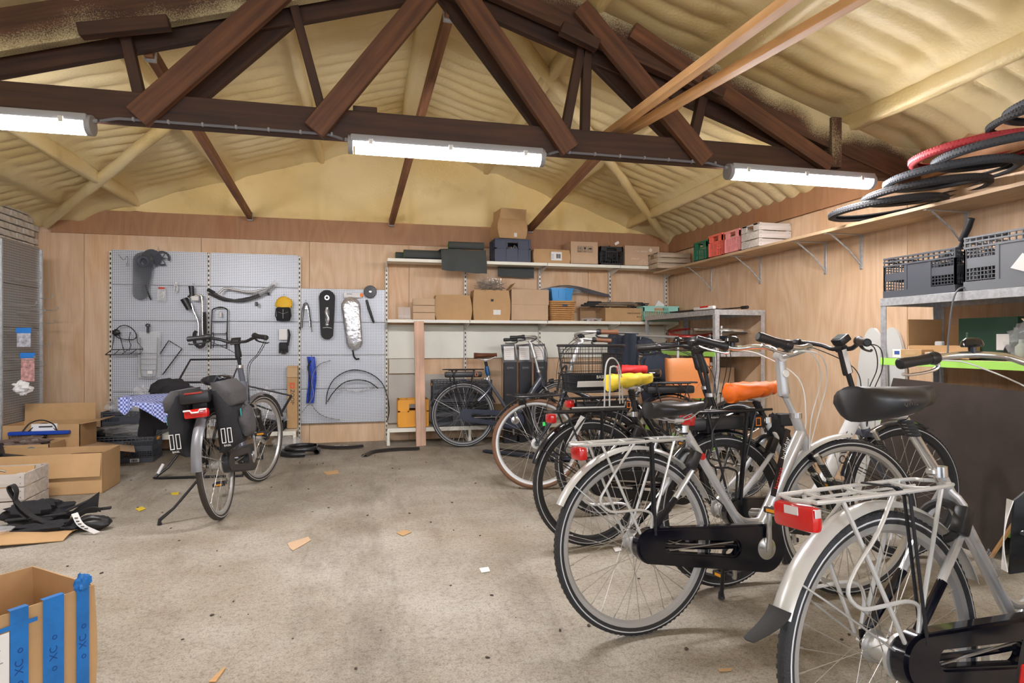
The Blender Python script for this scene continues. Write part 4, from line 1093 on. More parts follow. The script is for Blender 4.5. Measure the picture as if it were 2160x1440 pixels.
def pannier(s, x0, x1, z0, z1, th, seed):
    m = M(); secs = []
    for i in range(13):
        u = i / 12; z = z0 + (z1 - z0) * u; k = math.sin(min(1, u * 5 + .25) * PI / 2) * (1 - .18 * max(0, u - .72) / .28)
        tt = th * k * (1 - .30 * max(0, u - .6) / .4); xx0 = x0 + .03 * (1 - u) ** 2; xx1 = x1 - .05 * (1 - u) ** 1.5; sec = []
        for j in range(20):
            a = 2 * PI * j / 20; ca, sa = math.cos(a), math.sin(a)
            x = (xx0 + xx1) / 2 + (xx1 - xx0) / 2 * math.copysign(abs(ca) ** .55, ca); y = s * (.072 + tt / 2 + tt / 2 * math.copysign(abs(sa) ** .6, sa))
            p = V((x, y, z)); p += V((.010, .010, .006)) * NZ.noise(p * 11 + V((seed, 0, 0))); sec.append(p)
        secs.append(sec)
    m.loft(secs); return m
for s, sd in ((1, 1), (-1, 5)):
    pn = ob('pannier_bag', pannier(s, -.22, .15, .44, .82, .13, sd), BLKF, K_, 60, label='black pannier bag with two outlined bars on its end')
    ob('pannier_flap', pannier(s, -.225, .155, .70, .845 if s > 0 else .87, .145, sd), GREYF, pn, 60)
    if s < 0: ob('side_pocket', M().blob((-.02, s * .215, .60), (.12, .045, .10), 4, .2), GREYF, pn, 60)
    ob('teal_strap', M().box((-.12, s * .213, .665), (.012, .004, .05), bev=.001), mat('teal webbing', (.03, .42, .38), .6), pn)
    for k in (-1, 1):
        q = V((-.2215, s * (.145 + k * .018), .545)); o_ = [(-.012, -.045), (.012, -.045), (.012, .045), (-.012, .045)]
        ob('bar_outline', M().prism([(q.y + a, q.z + b) for a, b in o_], q.x - .004, q.x, 'x', holes=[(q.y + a * .72, q.z + b * .90) for a, b in o_]), PAPER, pn)
    text('lettering', 'BASIL', .017, face((-.2255, s * .145, .485), (0, -1, 0), (0, 0, 1)), PAPER, pn)

# basket on the carrier of the red-covered bicycle
bk = thing('wire_basket', 'dark wire bicycle basket with black lining and white band, behind the yellow saddle cover', 'basket', (1.395, 3.70, .79), R(7))
def bq(u, z, gx=.20, gy=.15):
    a = u * 2 * PI; ca, sa = math.cos(a), math.sin(a); k = .82 + .18 * z / .30
    return V((gx * k * math.copysign(abs(ca) ** .5, ca), gy * k * math.copysign(abs(sa) ** .5, sa) - (.0), z + .02))
m = M()
for z, r in ((0, .004), (.06, .0022), (.12, .0022), (.18, .0022), (.24, .0022), (.29, .009)): m.tube([bq(k / 40, z) for k in range(40)], r, 6, closed=True)
for k in range(56): m.tube([bq(k / 56, 0), bq(k / 56, .15), bq(k / 56, .29)], .0013, 4, cap=False)
for k in range(-4, 5): m.tube([(-.16, k * .03, .02), (.16, k * .03, .02)], .0015, 4)
ob('wire_frame', m, BLK, bk)
m = M()
for z in [.03 * k for k in range(1, 10)]: m.tube([bq(k / 40, z) * .985 for k in range(40)], .0009, 4, closed=True)
ob('fine_mesh', m, BLK, bk, kind='stuff')
ob('lining', M().grid(lambda u, v: bq(u, .01 + .10 * v) * .975, 40, 3, closeu=True), BLKF, bk)
ob('white_band', M().shell(lambda u, v: V((-.16 + .32 * u, -.131 - .006 * v, .055 + .035 * v)), 8, 2, .003), PAPER, bk)
text('lettering', 'BASIL', .028, face((0.0, -.140, .115), (1, 0, 0), (0, 0, 1)), PAPER, bk)
ob('mount_plate', M().box((.06, -.135, .20), (.10, .012, .13), bev=.005), BLK, bk)
# ---------------------------------------------------------------- makers for boxes and crates
def fit(x0, x1, yt, Yf, zb, d):
    a = onY(x0, 700, Yf).x; b = onY(x1, 700, Yf).x; h = onY((x0 + x1) / 2, yt, Yf).z - zb
    return ((a + b) / 2, Yf + d / 2, zb + .001), (b - a, d, h)

def carton(label, loc, dm, rz=0.0, top='closed', mt=CARD, tape=True, flaps=None, group=None, seed=0, name='cardboard_box', crush=0.0, th=.005, cat='box'):
    """top: closed | open. flaps: for an open box, the angle in degrees (0 = lying outwards level) of the flaps on -y, +y, -x, +x (None: missing)"""
    w_, d, h = dm; t = thing(name, label, cat, loc, rz, group)
    def crushed(m):
        if crush:
            for v in m.v:
                k = NZ.noise(V((v.x * 5 + seed, v.y * 5, v.z * 5))) * crush; bl = crush * 1.2 * math.sin(min(1, max(0, v.z / h)) * PI)
                v += V((k + math.copysign(bl, v.x), k * .6 + math.copysign(bl * .6, v.y), k * .5 if v.z > .01 else 0))
        return m
    def pl(c, s): # subdivided plate so that it can be dented
        m = M(); nx, ny, nz = [max(1, int(q / .05)) if crush else 1 for q in s]
        ax_ = min(range(3), key=lambda i: s[i]); o = [i for i in range(3) if i != ax_]
        def fn(u, v):
            p = [c[0], c[1], c[2]]; p[o[0]] += s[o[0]] * (u - .5); p[o[1]] += s[o[1]] * (v - .5); return V(p)
        nn = (nx, ny, nz); m.shell(fn, nn[o[0]], nn[o[1]], s[ax_]); return crushed(m)
    if top == 'closed':
        for nm, c, s in (('side_wall', (0, -d / 2, h / 2), (w_, th, h)), ('side_wall', (0, d / 2, h / 2), (w_, th, h)), ('end_wall', (-w_ / 2, 0, h / 2), (th, d, h)), ('end_wall', (w_ / 2, 0, h / 2), (th, d, h)),
                         ('bottom', (0, 0, th), (w_, d, th)), ('top_flap', (0, -d / 4, h), (w_, d / 2 - .002, th)), ('top_flap', (0, d / 4, h), (w_, d / 2 - .002, th))):
            ob(nm, pl(c, s), mt, t, 60)
        if tape:
            ob('tape', crushed(M().box((0, 0, h + .0035), (w_, .045, .0012)).box((w_ / 2 + .0035, 0, h - .03), (.0012, .045, .06)).box((-w_ / 2 - .0035, 0, h - .03), (.0012, .045, .06))), TAPE, t)
    else:
        for nm, c, s in (('side_wall', (0, -d / 2, h / 2), (w_, th, h)), ('side_wall', (0, d / 2, h / 2), (w_, th, h)), ('end_wall', (-w_ / 2, 0, h / 2), (th, d, h)), ('end_wall', (w_ / 2, 0, h / 2), (th, d, h)), ('bottom', (0, 0, th), (w_, d, th))):
            ob(nm, pl(c, s), mt, t, 60)
        fl = min(w_, d) / 2 * .95
        for k, a in enumerate(flaps or (None,) * 4):
            if a is None: continue
            a = R(a); L = fl
            if k < 2:
                s = -1 if k == 0 else 1; p = V((0, s * d / 2, h)); q = p + V((0, s * math.cos(a), math.sin(a))) * L; m = M().seg(p, q, w_ * .98, th, up=V((0, -s * math.sin(a), math.cos(a))))
            else:
                s = -1 if k == 2 else 1; p = V((s * w_ / 2, 0, h)); q = p + V((s * math.cos(a), 0, math.sin(a))) * L; m = M().seg(p, q, d * .98, th, up=V((-s * math.sin(a), 0, math.cos(a))))
            ob('flap', m, mt, t)
    return t

def stick(t, x, z, w_, h, d, mt=PAPER, name='paper_label', y=None, side='front'):
    """flat label on the front (-y) or right (+x) face of a box of depth d"""
    if side == 'front': return ob(name, M().box((x, -d / 2 - .0045, z), (w_, .0015, h)), mt, t)
    return ob(name, M().box((d / 2 + .0045, x, z), (.0015, w_, h)), mt, t)
def prt(t, s, size, x, z, d, mt=INK, rot=0.0, side='front'):
    if side == 'front': m4 = face((x, -d / 2 - .0055, z), (math.cos(rot), 0, math.sin(rot)), (-math.sin(rot), 0, math.cos(rot)))
    elif side == 'left': m4 = face((-d / 2 - .0055, x, z), (0, -1, 0), (0, 0, 1))
    else: m4 = face((d / 2 + .0055, x, z), (0, 1, 0), (0, 0, 1))
    return text('lettering', s, size, m4, mt, t)
def barcode(t, x, z, w_, h, d, side='front'):
    m = M(); r = random.Random(int(x * 999) + 5); q = -w_ / 2
    while q < w_ / 2:
        b = r.choice((.0015, .003, .0045))
        m.box((x + q, -d / 2 - .006, z), (b, .001, h)) if side == 'front' else m.box((d / 2 + .006, x + q, z), (.001, b, h))
        q += b + r.choice((.0015, .003))
    return ob('barcode', m, INK, t, kind='stuff')

def lattice(m, P0, ux, uz, w_, h, nx, nz, bar, th, nrm):
    """grid of bars filling a w x h window; P0 lower corner"""
    for i in range(nx + 1):
        c = P0 + ux * (w_ * i / nx) + uz * (h / 2); m.seg(c - uz * h / 2, c + uz * h / 2, bar, th, up=nrm)
    for k in range(nz + 1):
        c = P0 + uz * (h * k / nz); m.seg(c, c + ux * w_, bar, th, up=nrm)

def crate(label, loc, dm, rz=0.0, mt=CRG, style='fold', name='folding_crate', handle=None, group=None, sticker=True):
    """plastic crate: every wall a part with real openings"""
    w_, d, h = dm; t = thing(name, label, 'crate', loc, rz, group); th = .012
    ob('base', M().box((0, 0, .006), (w_, d, .012), bev=.003), mt, t)
    for k in range(4):
        L, off = ((w_, d), (w_, d), (d, w_), (d, w_))[k]
        ux = V(((1, 0, 0), (-1, 0, 0), (0, -1, 0), (0, 1, 0))[k]); nr = V(((0, -1, 0), (0, 1, 0), (-1, 0, 0), (1, 0, 0))[k]); uz = V((0, 0, 1))
        o = nr * (off / 2 - th / 2) - ux * (L / 2)
        m = M()
        def bar(x0, z0, x1, z1, t_=th, q=0.0):
            a = o + ux * x0 + uz * ((z0 + z1) / 2) + nr * q; b = o + ux * x1 + uz * ((z0 + z1) / 2) + nr * q
            m.seg(a, b, t_, z1 - z0, up=uz)
        if style == 'fold':
            bar(0, 0, L, h * .17, th, .003)
            for z in (.90, .80, .985): bar(0, h * z - .006, L, h * z + .004, th, .002)
            nv = max(6, int(L / .035))
            for i in range(nv + 1):
                x = L * i / nv; bar(max(0, x - .003), h * .80, min(L, x + .003), h, th * .7)
            n = 3 if L > .4 else 2; seg_ = L / n
            for i in range(n):
                x0, x1 = i * seg_, (i + 1) * seg_
                bar(x0, h * .17, x0 + .010, h * .82); bar(x1 - .010, h * .17, x1, h * .82)
                if (i % 2 == 0) or n == 2:
                    bar(x0 + .01, h * .42, x1 - .01, h * .60, th * .5)
                    for za, zb in ((.20, .42), (.60, .80)): lattice(m, o + ux * (x0 + .012) + uz * h * za, ux, uz, seg_ - .024, h * (zb - za), max(4, int(seg_ / .022)), 3, .004, .005, nr)
                else: bar(x0 + .01, h * .17, x1 - .01, h * .82, th * .45)
        elif style == 'milk':
            bar(0, 0, L, h * .10); bar(0, h * .93, L, h); bar(0, h * .2, .018, h); bar(L - .018, h * .2, L, h)
            if k < 2:
                bar(L * .25, h * .70, L * .75, h * .76, th * .8); bar(L * .25, h * .2, L * .25 + .01, h * .93); bar(L * .75 - .01, h * .2, L * .75, h * .93)
            nv = int(L / .030)
            lattice(m, o + uz * h * .10, ux, uz, L, h * .62, nv, int(h * .62 / .030), .0045, .006, nr)
            bar(.018, h * .76, L * .28, h * .93, th * .5); bar(L * .72, h * .76, L - .018, h * .93, th * .5)
        elif style == 'solid':
            bar(0, 0, L, h * .08, th, .004); bar(0, h * .55, L, h * .60, th, .003); bar(0, h * .94, L, h, th, .004); bar(0, .0, .02, h, th, .003); bar(L - .02, 0, L, h, th, .003)
            for i in (1, 2): bar(L * i / 3 - .008, 0, L * i / 3 + .008, h, th, .003)
            bar(0, h * .08, L, h * .60, th * .5)
            bar(0, h * .60, L * .33, h, th * .5); bar(L * .67, h * .60, L, h, th * .5); bar(L * .33, h * .84, L * .67, h * .94, th * .6)
        elif style == 'open':
            bar(0, 0, L, h * .06); bar(0, h * .92, L, h, th, .004); bar(0, h * .66, L, h * .70)
            bar(0, 0, .014, h); bar(L - .014, 0, L, h); bar(0, h * .70, L * .30, h * .92, th * .6); bar(L * .70, h * .70, L, h * .92, th * .6)
            n = max(4, int(L / .022))
            for i in range(n + 1): bar(L * i / n - .003, h * .06, L * i / n + .003, h * .66, th * .5)
            bar(0, h * .34, L, h * .37, th * .7)
        ob('crate_wall', m, mt, t)
    if style == 'fold' and sticker:
        ob('sticker', M().box((w_ * .30, -d / 2 - .006, h * .085), (.075, .0015, .032)), PAPER, t); barcode(t, w_ * .30, h * .085, .05, .02, d + .004)
    if handle:
        for s in (-1, 1): ob('handle', M().box((s * (w_ / 2 + .002), 0, h * .80), (.008, .10, .028), bev=.003), handle, t, label='yellow handle insert')
    return t

def wood_crate(label, loc, dm, rz=0.0, mt=OLDWOOD, rows=3, slot=True):
    w_, d, h = dm; t = thing('wooden_crate', label, 'crate', loc, rz); th = .009
    for x in (-1, 1):
        for y in (-1, 1): ob('corner_post', M().prism([(0, 0), (-x * .035, 0), (0, -y * .035)], 0, h, 'z'), mt, t).location = (x * (w_ / 2 - th), y * (d / 2 - th), .0)
    sh_ = h / rows - .008
    for k in range(rows):
        z = .004 + sh_ / 2 + k * (h / rows)
        for s in (-1, 1):
            o = ob('slat', M().box((0, 0, 0), (w_, th, sh_), bev=.0015), mt, t); o.location = (0, s * (d / 2 - th / 2), z)
            if slot and k == rows - 1:
                for q in (-1, 1):
                    o = ob('slat', M().box((0, q * (d / 4 + .017), 0), (th, d / 2 - .065, sh_), bev=.0015), mt, t); o.location = (s * (w_ / 2 - th / 2), 0, z)
                o = ob('slat', M().box((0, 0, sh_ * .38), (th, d, sh_ * .25), bev=.0015), mt, t); o.location = (s * (w_ / 2 - th / 2), 0, z)
            else:
                o = ob('slat', M().box((0, 0, 0), (th, d - 2 * th, sh_), bev=.0015), mt, t); o.location = (s * (w_ / 2 - th / 2), 0, z)
            m = M()
            for e in (-1, 1):
                for zz in (-.25, .25): m.cyl((s * 0 + e * (w_ / 2 - .02), s * (d / 2), z + zz * sh_), (e * (w_ / 2 - .02), s * (d / 2 + .0015), z + zz * sh_), .003, n=6)
            ob('nails', m, INK, t, kind='stuff')
    for i in range(4): ob('bottom_board', M().box((0, 0, 0), (w_ - 2 * th, d / 4 - .008, .006)), mt, t).location = (0, -d / 2 + d * (i + .5) / 4, .004)
    return t

# ---------------------------------------------------------------- middle shelf of the wall shelving (top at z = 1.369)
ZM, ZT, ZB = 1.369, 2.031, .196
for i, (yt, yb) in enumerate(((655, 668), (641, 654), (627, 640))):
    c, dm = fit(873, 919, yt, 6.76, ZM + i * .079, .20); dm = (dm[0], .20, .076)
    carton(['flat brown box on the middle shelf, lowest of the three stacked', 'flat brown box on the middle shelf, middle of the three stacked', 'flat brown box on the middle shelf, topmost of the three stacked'][i], c, dm, R(-3), mt=CARD2, group='flat boxes on the middle shelf')
c, dm = fit(922, 992, 622, 6.78, ZM, .20)
t = carton('bulging dented brown carton right of the flat boxes', c, dm, 0, mt=CARD, crush=.020, seed=3)
c, dm = fit(1001, 1074, 612, 6.75, ZM, .24)
t = carton('open carton overflowing with metal wire pegs', c, dm, 0, 'open', flaps=(None, None, None, 50), crush=.010, seed=8)
stick(t, .055, .09, .085, .055, dm[1] + .02); stick(t, .0, .225, .03, .025, dm[1] + .02, INK)
wz = thing('wire_hooks', 'tangled silver wire hooks heaped in the open carton', 'hooks', (c[0], c[1], ZM + dm[2] + .006))
m = M(); r = random.Random(4)
for k in range(110):
    a = r.uniform(0, PI); p = V((r.uniform(-.12, .12), r.uniform(-.09, .09), .015 + r.uniform(0, .10))); dd = V((math.cos(a), math.sin(a) * .7, r.uniform(-.35, .5))) * r.uniform(.04, .085)
    m.tube([p - dd, p + dd, p + dd + V((0, 0, .018))], .0020, 4, cap=False)
ob('hooks', m, ALU, wz, kind='stuff')
c, dm = fit(1080, 1157, 612, 6.74, ZM, .28)
t = carton('pale brown carton with a lid line between the wire carton and the wicker basket', c, dm, 0, mt=CARD2); ob('lid', M().box((0, 0, dm[2] * .77), (dm[0] + .008, dm[1] + .008, dm[2] * .5), bev=.002), CARD2, t)
# wicker basket with a blue tub on it
c, dm = fit(1162, 1216, 636, 6.76, ZM, .24)
bw = thing('wicker_basket', 'small honey-coloured wicker basket under the blue tub', 'basket', c)
def wq(a, u, k=1.0): ca, sa = math.cos(a), math.sin(a); g = .86 + .14 * u; return V((dm[0] / 2 * g * k * math.copysign(abs(ca) ** .45, ca), dm[1] / 2 * g * k * math.copysign(abs(sa) ** .45, sa), dm[2] * u))
m = M()
for i in range(9):
    u = .04 + i * .108
    m.tube([wq(2 * PI * k / 56, u, 1.0 + .018 * (1 if (k + i) % 2 else -1)) for k in range(56)], .0085, 6, closed=True)
ob('weave', m, WICK, bw, kind='stuff')
m = M()
for k in range(28): m.tube([wq(2 * PI * k / 28, 0), wq(2 * PI * k / 28, 1)], .003, 5)
ob('stakes', m, WICK, bw, kind='stuff')
ob('rim', M().tube([wq(2 * PI * k / 48, 1.0, 1.03) for k in range(48)], .011, 8, closed=True), WICK, bw)
ob('base', M().box((0, 0, .006), (dm[0] * .84, dm[1] * .84, .01), bev=.002), WICK, bw)
ob('name_tag', M().box((.01, -dm[1] / 2 - .014, dm[2] * .80), (.06, .002, .02)), mat('dark blue tag', (.03, .05, .10), .5), bw)
zt_ = ZM + dm[2] + .013
tb = thing('storage_tub', 'blue plastic tub sitting on the wicker basket', 'tub', (c[0] - .005, c[1], zt_)); w2, d2, h2 = dm[0] * .86, .18, .135
m = M().loft([[V((x * w2 / 2 * k, y * d2 / 2 * k, z)) for x, y in ((-.9, -1), (.9, -1), (1, -.9), (1, .9), (.9, 1), (-.9, 1), (-1, .9), (-1, -.9))] for k, z in ((.86, 0), (.99, h2), (1.06, h2), (1.06, h2 + .012), (.97, h2 + .012), (.84, .01))])
ob('tub', m, BLUEP, tb)
for s in (-1, 1): ob('rib', M().box((s * .045, -d2 / 2 + .002, .075), (.010, .012, .10), bev=.003), BLUEP, tb)
ob('clear_wrap', M().blob((.02, .02, h2 - .01), (.09, .07, .045), 2, .3), POLY, tb, 80)
t = thing('wrapped_tubes', 'dark tubes wrapped in clear plastic behind the blue tub', 'package', (onY(1150, 600, 6.95).x, 6.94, 1.60)); t.location.z = ZM + .005
m = W(t)
for k in range(4): m.tube([onY(1128, 618, 6.93 + k * .02) + V((0, 0, .018 * k - .03)), onY(1200, 613, 6.93 + k * .02) + V((0, 0, .02 * k)), onY(1285, 622, 6.93 + k * .02) + V((0, 0, .006 * k - .02))], .008, 8, 4)
ob('tubes', m, mat('greyed tubes', (.10, .10, .11), .5), t, kind='stuff'); ob('clear_wrap', W(t).blob(onY(1185, 614, 6.94), (.25, .045, .045), 6, .25), POLY, t, 80)
ob('support_box', W(t).box((onY(1240, 640, 6.99).x, 7.008, ZM + .09), (.20, .03, .17), bev=.003), CARDD, t)
# long carton with carriers piled on it
c, dm = fit(1278, 1400, 650, 6.78, ZM, .22)
t = carton('long low brown carton lying under the pile of black carriers', c, dm, 0, mt=CARD); prt(t, 'MADE IN TAIWAN', .020, -.02, dm[2] * .62, dm[1]); prt(t, 'BICYCLE CARRIER', .020, .10, dm[2] * .35, dm[1])
zc_ = ZM + dm[2] + .006
r = random.Random(9)
for i in range(6):
    x0 = onY(1222 + i * 9, 630, 6.85).x; y0 = 6.77 + i * .042; z0 = zc_ + .020 + (i % 3) * .022
    t = thing('mudguard_carrier', 'black and silver carrier strut in the pile beside the wicker basket', 'carrier part', (x0, y0, z0), R(r.uniform(-5, 3)), 'carrier struts piled on the long carton')
    L = r.uniform(.55, .72)
    ob('end_block', M().box((.08, 0, 0), (.17, .05, .022), bev=.006), BLKM, t)
    ob('strut', M().tube([(.15, -.015, 0), (L - .1, -.010, .002), (L, 0, -.01)], .006, 8), ALU, t)
    ob('strut', M().tube([(.15, .015, 0), (L - .1, .014, .004), (L, .008, -.008)], .006, 8), ALU, t)
    ob('end_clip', M().box((L, .004, -.004), (.10, .035, .014), bev=.005), BLKM, t)
t = thing('wrapped_fittings', 'small fittings in clear bags on the shelf between basket and long carton', 'package', (onY(1248, 665, 6.80).x, 6.80, ZM))
for k in range(5): ob('fitting', M().box((-.08 + k * .045, (k % 2) * .03, .014), (.035, .02, .02), bev=.004), (BLKM, ALUM, mat('pink tag', (.6, .25, .3), .6))[k % 3], t)
ob('clear_bag', M().blob((0, .01, .022), (.13, .05, .022), 3, .3), POLY, t, 80)
# mint crate
a_, b_ = onY(1359, 640, 6.70).x, onY(1434, 640, 6.70).x
t = crate('mint green plastic crate at the corner end of the middle shelf', ((a_ + b_) / 2, 6.84, ZM + .002), (b_ - a_, .24, .185), 0, MINT, 'open', 'plastic_crate')
ob('leaflet', M().box((.03, 0, .190), (.10, .012, .11), rot=MX.Rotation(R(32), 4, 'Y')), PAPER, t)
# clear holder and wire stand
t = thing('leaflet_holder', 'clear bent plastic holder with wire legs at the panel end of the middle shelf', 'holder', (onY(852, 668, 6.76).x, 6.80, ZM))
ob('holder', M().shell(lambda u, v: V((-.06 + .13 * u, -.05 + .09 * (v - .2) ** 2, .01 + .13 * v)), 6, 8, .003), POLY, t); ob('wire', M().tube([(-.10, -.04, .13), (-.10, -.05, .002), (-.02, -.06, .002), (-.02, -.06, .11)], .002, 5).tube([(.02, -.05, .12), (.02, -.07, .002), (.08, -.07, .002)], .002, 5), STEEL, t)

# ---------------------------------------------------------------- top shelf (z = 2.031)
def roll(label, x0, x1, y, z, r, tail, name='turf_roll'):
    t = thing(name, label, 'rolled carpet', ((x0 + x1) / 2, y, z)); L = x1 - x0; m = M(); sp = []
    for i in range(61): a = i / 60 * 5.2 * PI; rr_ = .012 + (r - .012) * i / 60; sp.append(V((0, math.cos(a) * rr_, math.sin(a) * rr_ + r)))
    sp += [sp[-1] + V((0, -tail * k / 3, -.003 * k)) for k in (1, 2, 3)] if tail else []
    m.shell(lambda u, v: V((-L / 2 + L * v, 0, 0)) + sp[min(len(sp) - 1, int(round(u * (len(sp) - 1))))], len(sp) - 1, 4, .009)
    ob('backing', m, MATG, t, 60)
    ob('turf_edge', M().add([p + V((-L / 2 - .002, 0, 0)) for p in sp] + [p + (V((-L / 2 - .002, 0, r)) - V((0, 0, 0)) - p + V((0, 0, 0))) * .10 + p * 0 for p in [q for q in sp]], [(i, i + 1, i + 1 + len(sp), i + len(sp)) for i in range(len(sp) - 1)]), TURF, t)
    ob('turf_face', M().lathe([(r - .012, -L / 2 + .001), (r - .012, -L / 2 - .004), (.012, -L / 2 - .004)], 24, (0, 0, r), 'x'), TURF, t)
    return t
roll('rolled green-edged grey carpet lying at the panel end of the top shelf', onY(852, 530, 6.84).x, onY(1010, 530, 6.84).x, 6.86, ZT + .002, .062, 0)
roll('flattened roll of grey carpet half behind the first roll on the top shelf', onY(835, 530, 6.97).x, onY(940, 530, 6.97).x, 6.98, ZT + .002, .055, 0)
roll('small carpet roll lying on top of the carpet pile', onY(945, 510, 6.86).x, onY(1018, 510, 6.86).x, 6.80, ZT + .124, .050, 0)
t = thing('carpet_sheet', 'grey carpet sheet draped over the shelf edge below the small roll', 'carpet', (onY(985, 530, 6.75).x, 6.80, ZT + .126)); q0, q1 = onY(930, 530, 6.68).x, onY(1026, 530, 6.68).x
def sheet(u, v):
    x = q0 + (q1 - q0) * u; s_ = v * .44
    if s_ < .20: p = V((x - .02 * (.2 - s_) * 5, 6.91 - s_, ZT + .112 + .006 * math.sin(u * 7)))
    else: p = V((x + .03 * (s_ - .2), 6.71 - .035 * math.sin(min(1, (s_ - .2) / .10) * PI / 2) - .025 * math.sin(u * 9 + 1) * min(1, (s_ - .2) * 8), ZT + .112 - (s_ - .20) * (.95 + .03 * math.sin(u * 11)) - .035 * u))
    return p - t.location
ob('carpet_sheet', M().shell(sheet, 16, 20, .006), MATG, t, 60)
o = ob('carpet_offcut', M().shell(lambda u, v: V((onY(1050 + 76 * u, 570, 6.985).x, 6.985 + .004 * math.sin(u * 5), 2.008 - .115 * v - .012 * u * v)), 8, 4, .006), MATG); tag(o, 'dark carpet offcut hanging below the top shelf behind the wire carton', 'carpet')
# dark blue crate full of clips, crumpled carton on it
c, dm = fit(1044, 1119, 504, 6.72, ZT, .30)
t = crate('dark blue milk crate filled with silver clips under the crumpled carton', c, dm, 0, CRB, 'solid', 'plastic_crate')
m = M(); r = random.Random(2)
for k in range(70): p = V((r.uniform(-.07, .07), -dm[1] / 2 + .03 + r.uniform(0, .02), r.uniform(.05, .17))); a = r.uniform(0, PI); m.tube([p, p + V((math.cos(a), 0, math.sin(a))) * .03], .003, 4)
ob('clips', m, ALU, t, kind='stuff')
zc2 = ZT + dm[2] + .012
c2, dm2 = fit(1052, 1106, 462, 6.75, zc2, .26)
t = carton('crumpled open carton standing on the dark blue crate, highest thing on the shelving', c2, (dm2[0] * 1.05, .25, dm2[2]), R(6), 'open', crush=.02, seed=11, flaps=(70, 100, 100, 95))
ob('hanging_tag', M().box((.03, -.14, .04), (.035, .003, .045), bev=.001), PAPER, t)
c, dm = fit(1128, 1201, 526, 6.72, ZT, .26)
t = carton('low crumpled carton with white address label on the top shelf', c, dm, 0, crush=.012, seed=21); stick(t, .045, dm[2] * .5, .13, dm[2] * .62, dm[1] + .03); barcode(t, .07, dm[2] * .5, .05, .05, dm[1] + .032)
for k in range(4): ob('label_line', M().box((.0, -dm[1] / 2 - .021, dm[2] * (.32 + .1 * k)), (.03, .001, .003)), INK, t)
c, dm = fit(1205, 1262, 510, 6.71, ZT, .27)
t = carton('upright carton printed with arrows, glass and umbrella symbols', c, dm, 0, mt=CARD2)
for k in range(3):
    x = -.065 + k * .065; z = dm[2] * .66; y = -dm[1] / 2 - .0055
    q = [(-.026, -.034), (.026, -.034), (.026, .034), (-.026, .034)]
    ob('symbol_frame', M().prism([(x + a, z + b) for a, b in q], y, y + .0008, 'y', holes=[(x + a * .88, z + b * .91) for a, b in q]), INK, t)
    m = M()
    if k == 0:
        for e in (-.010, .010): m.box((x + e, y, z - .006), (.004, .001, .034)).prism([(x + e - .008, z + .010), (x + e + .008, z + .010), (x + e, z + .024)], y, y + .0008, 'y')
        m.box((x, y, z - .027), (.036, .001, .003))
    elif k == 1: m.prism([(x - .014, z + .024), (x + .014, z + .024), (x + .009, z), (x - .009, z)], y, y + .0008, 'y').box((x, y, z - .010), (.004, .001, .022)).box((x, y, z - .022), (.020, .001, .004))
    else: m.prism([(x + .022 * math.cos(R(a)), z + .002 + .018 * math.sin(R(a))) for a in range(0, 181, 20)], y, y + .0008, 'y').box((x, y, z - .010), (.003, .001, .026))
    ob('symbol', m, INK, t)
c, dm = fit(1266, 1314, 520, 6.72, ZT, .24)
t = crate('small black plastic crate heaped with black parts on the top shelf', c, dm, 0, BLK, 'milk', 'plastic_crate')
ob('black_parts', M().blob((0, 0, dm[2] * .62), (dm[0] * .45, .10, dm[2] * .42), 5, .4, 4), BLKM, t, 30, kind='stuff')
ob('plastic_tag', M().box((.075, -.10, dm[2] + .045), (.055, .003, .03), rot=MX.Rotation(R(-30), 4, 'Y')), PAPER, t)
c, dm = fit(1319, 1392, 519, 6.72, ZT, .25)
t = carton('wide carton printed with white bicycle drawings on the top shelf', c, dm, 0, mt=CARD2, tape=False)
wp = mat('pale print', (.78, .66, .54), .7)
prt(t, 'urban ki', .030, -.10, dm[2] * .36, dm[1], wp); prt(t, 'Front co', .026, .12, dm[2] * .26, dm[1], wp); prt(t, 'r x  wnun', .04, -.02, dm[2] * .74, dm[1], wp)
m = M(); y = -dm[1] / 2 - .0055
for x in (-.03, .045): m.lathe([(.020, y), (.023, y), (.023, y + .001), (.020, y + .001)], 20, (x, 0, dm[2] * .14), 'y', True)
m.seg((-.03, y, dm[2] * .14), (.0, y, dm[2] * .32), .001, .003).seg((0, y, dm[2] * .32), (.045, y, dm[2] * .14), .001, .003); ob('bicycle_print', m, wp, t)
ob('leaf_print', M().lathe([(0, y), (.022, y), (.022, y + .001), (0, y + .001)], 18, (.10, 0, dm[2] * .80), 'y'), wp, t)
c, dm = fit(1395, 1424, 520, 6.66, ZT, .26)
wood_crate('aged wooden slat crate in the back corner of the top shelf', (3.47, 6.62, 1.981), (.42, .30, .185), 0, OLDWOOD)

# crates on the long right shelf (z = 1.979)
def on_right(x0, x1, X=3.40): return onX(x0, 500, X).y, onX(x1, 500, X).y
ZR = 1.980
for (x0, x1, h, mt, st, lb, wd) in ((1463, 1491, .20, GREENP, 'open', 'dark green plastic crate on the long right shelf', .24), (1494, 1524, .225, CORAL, 'open', 'bright coral red plastic crate between the green and the pink one', .26), (1528, 1561, .215, PINKP, 'open', 'translucent pink plastic crate beside the whitewashed crate', .22)):
    ya, yb = on_right(x0, x1); t = crate(lb, (3.40 + wd / 2, (ya + yb) / 2, ZR), (wd, abs(ya - yb) - .01, h), 0, mt, st, 'plastic_crate')
ya, yb = on_right(1566, 1603); wood_crate('whitewashed wooden slat crate on the long right shelf', (3.555, (ya + yb) / 2, ZR), (.33, abs(ya - yb), .215), 0, WHITEWOOD)

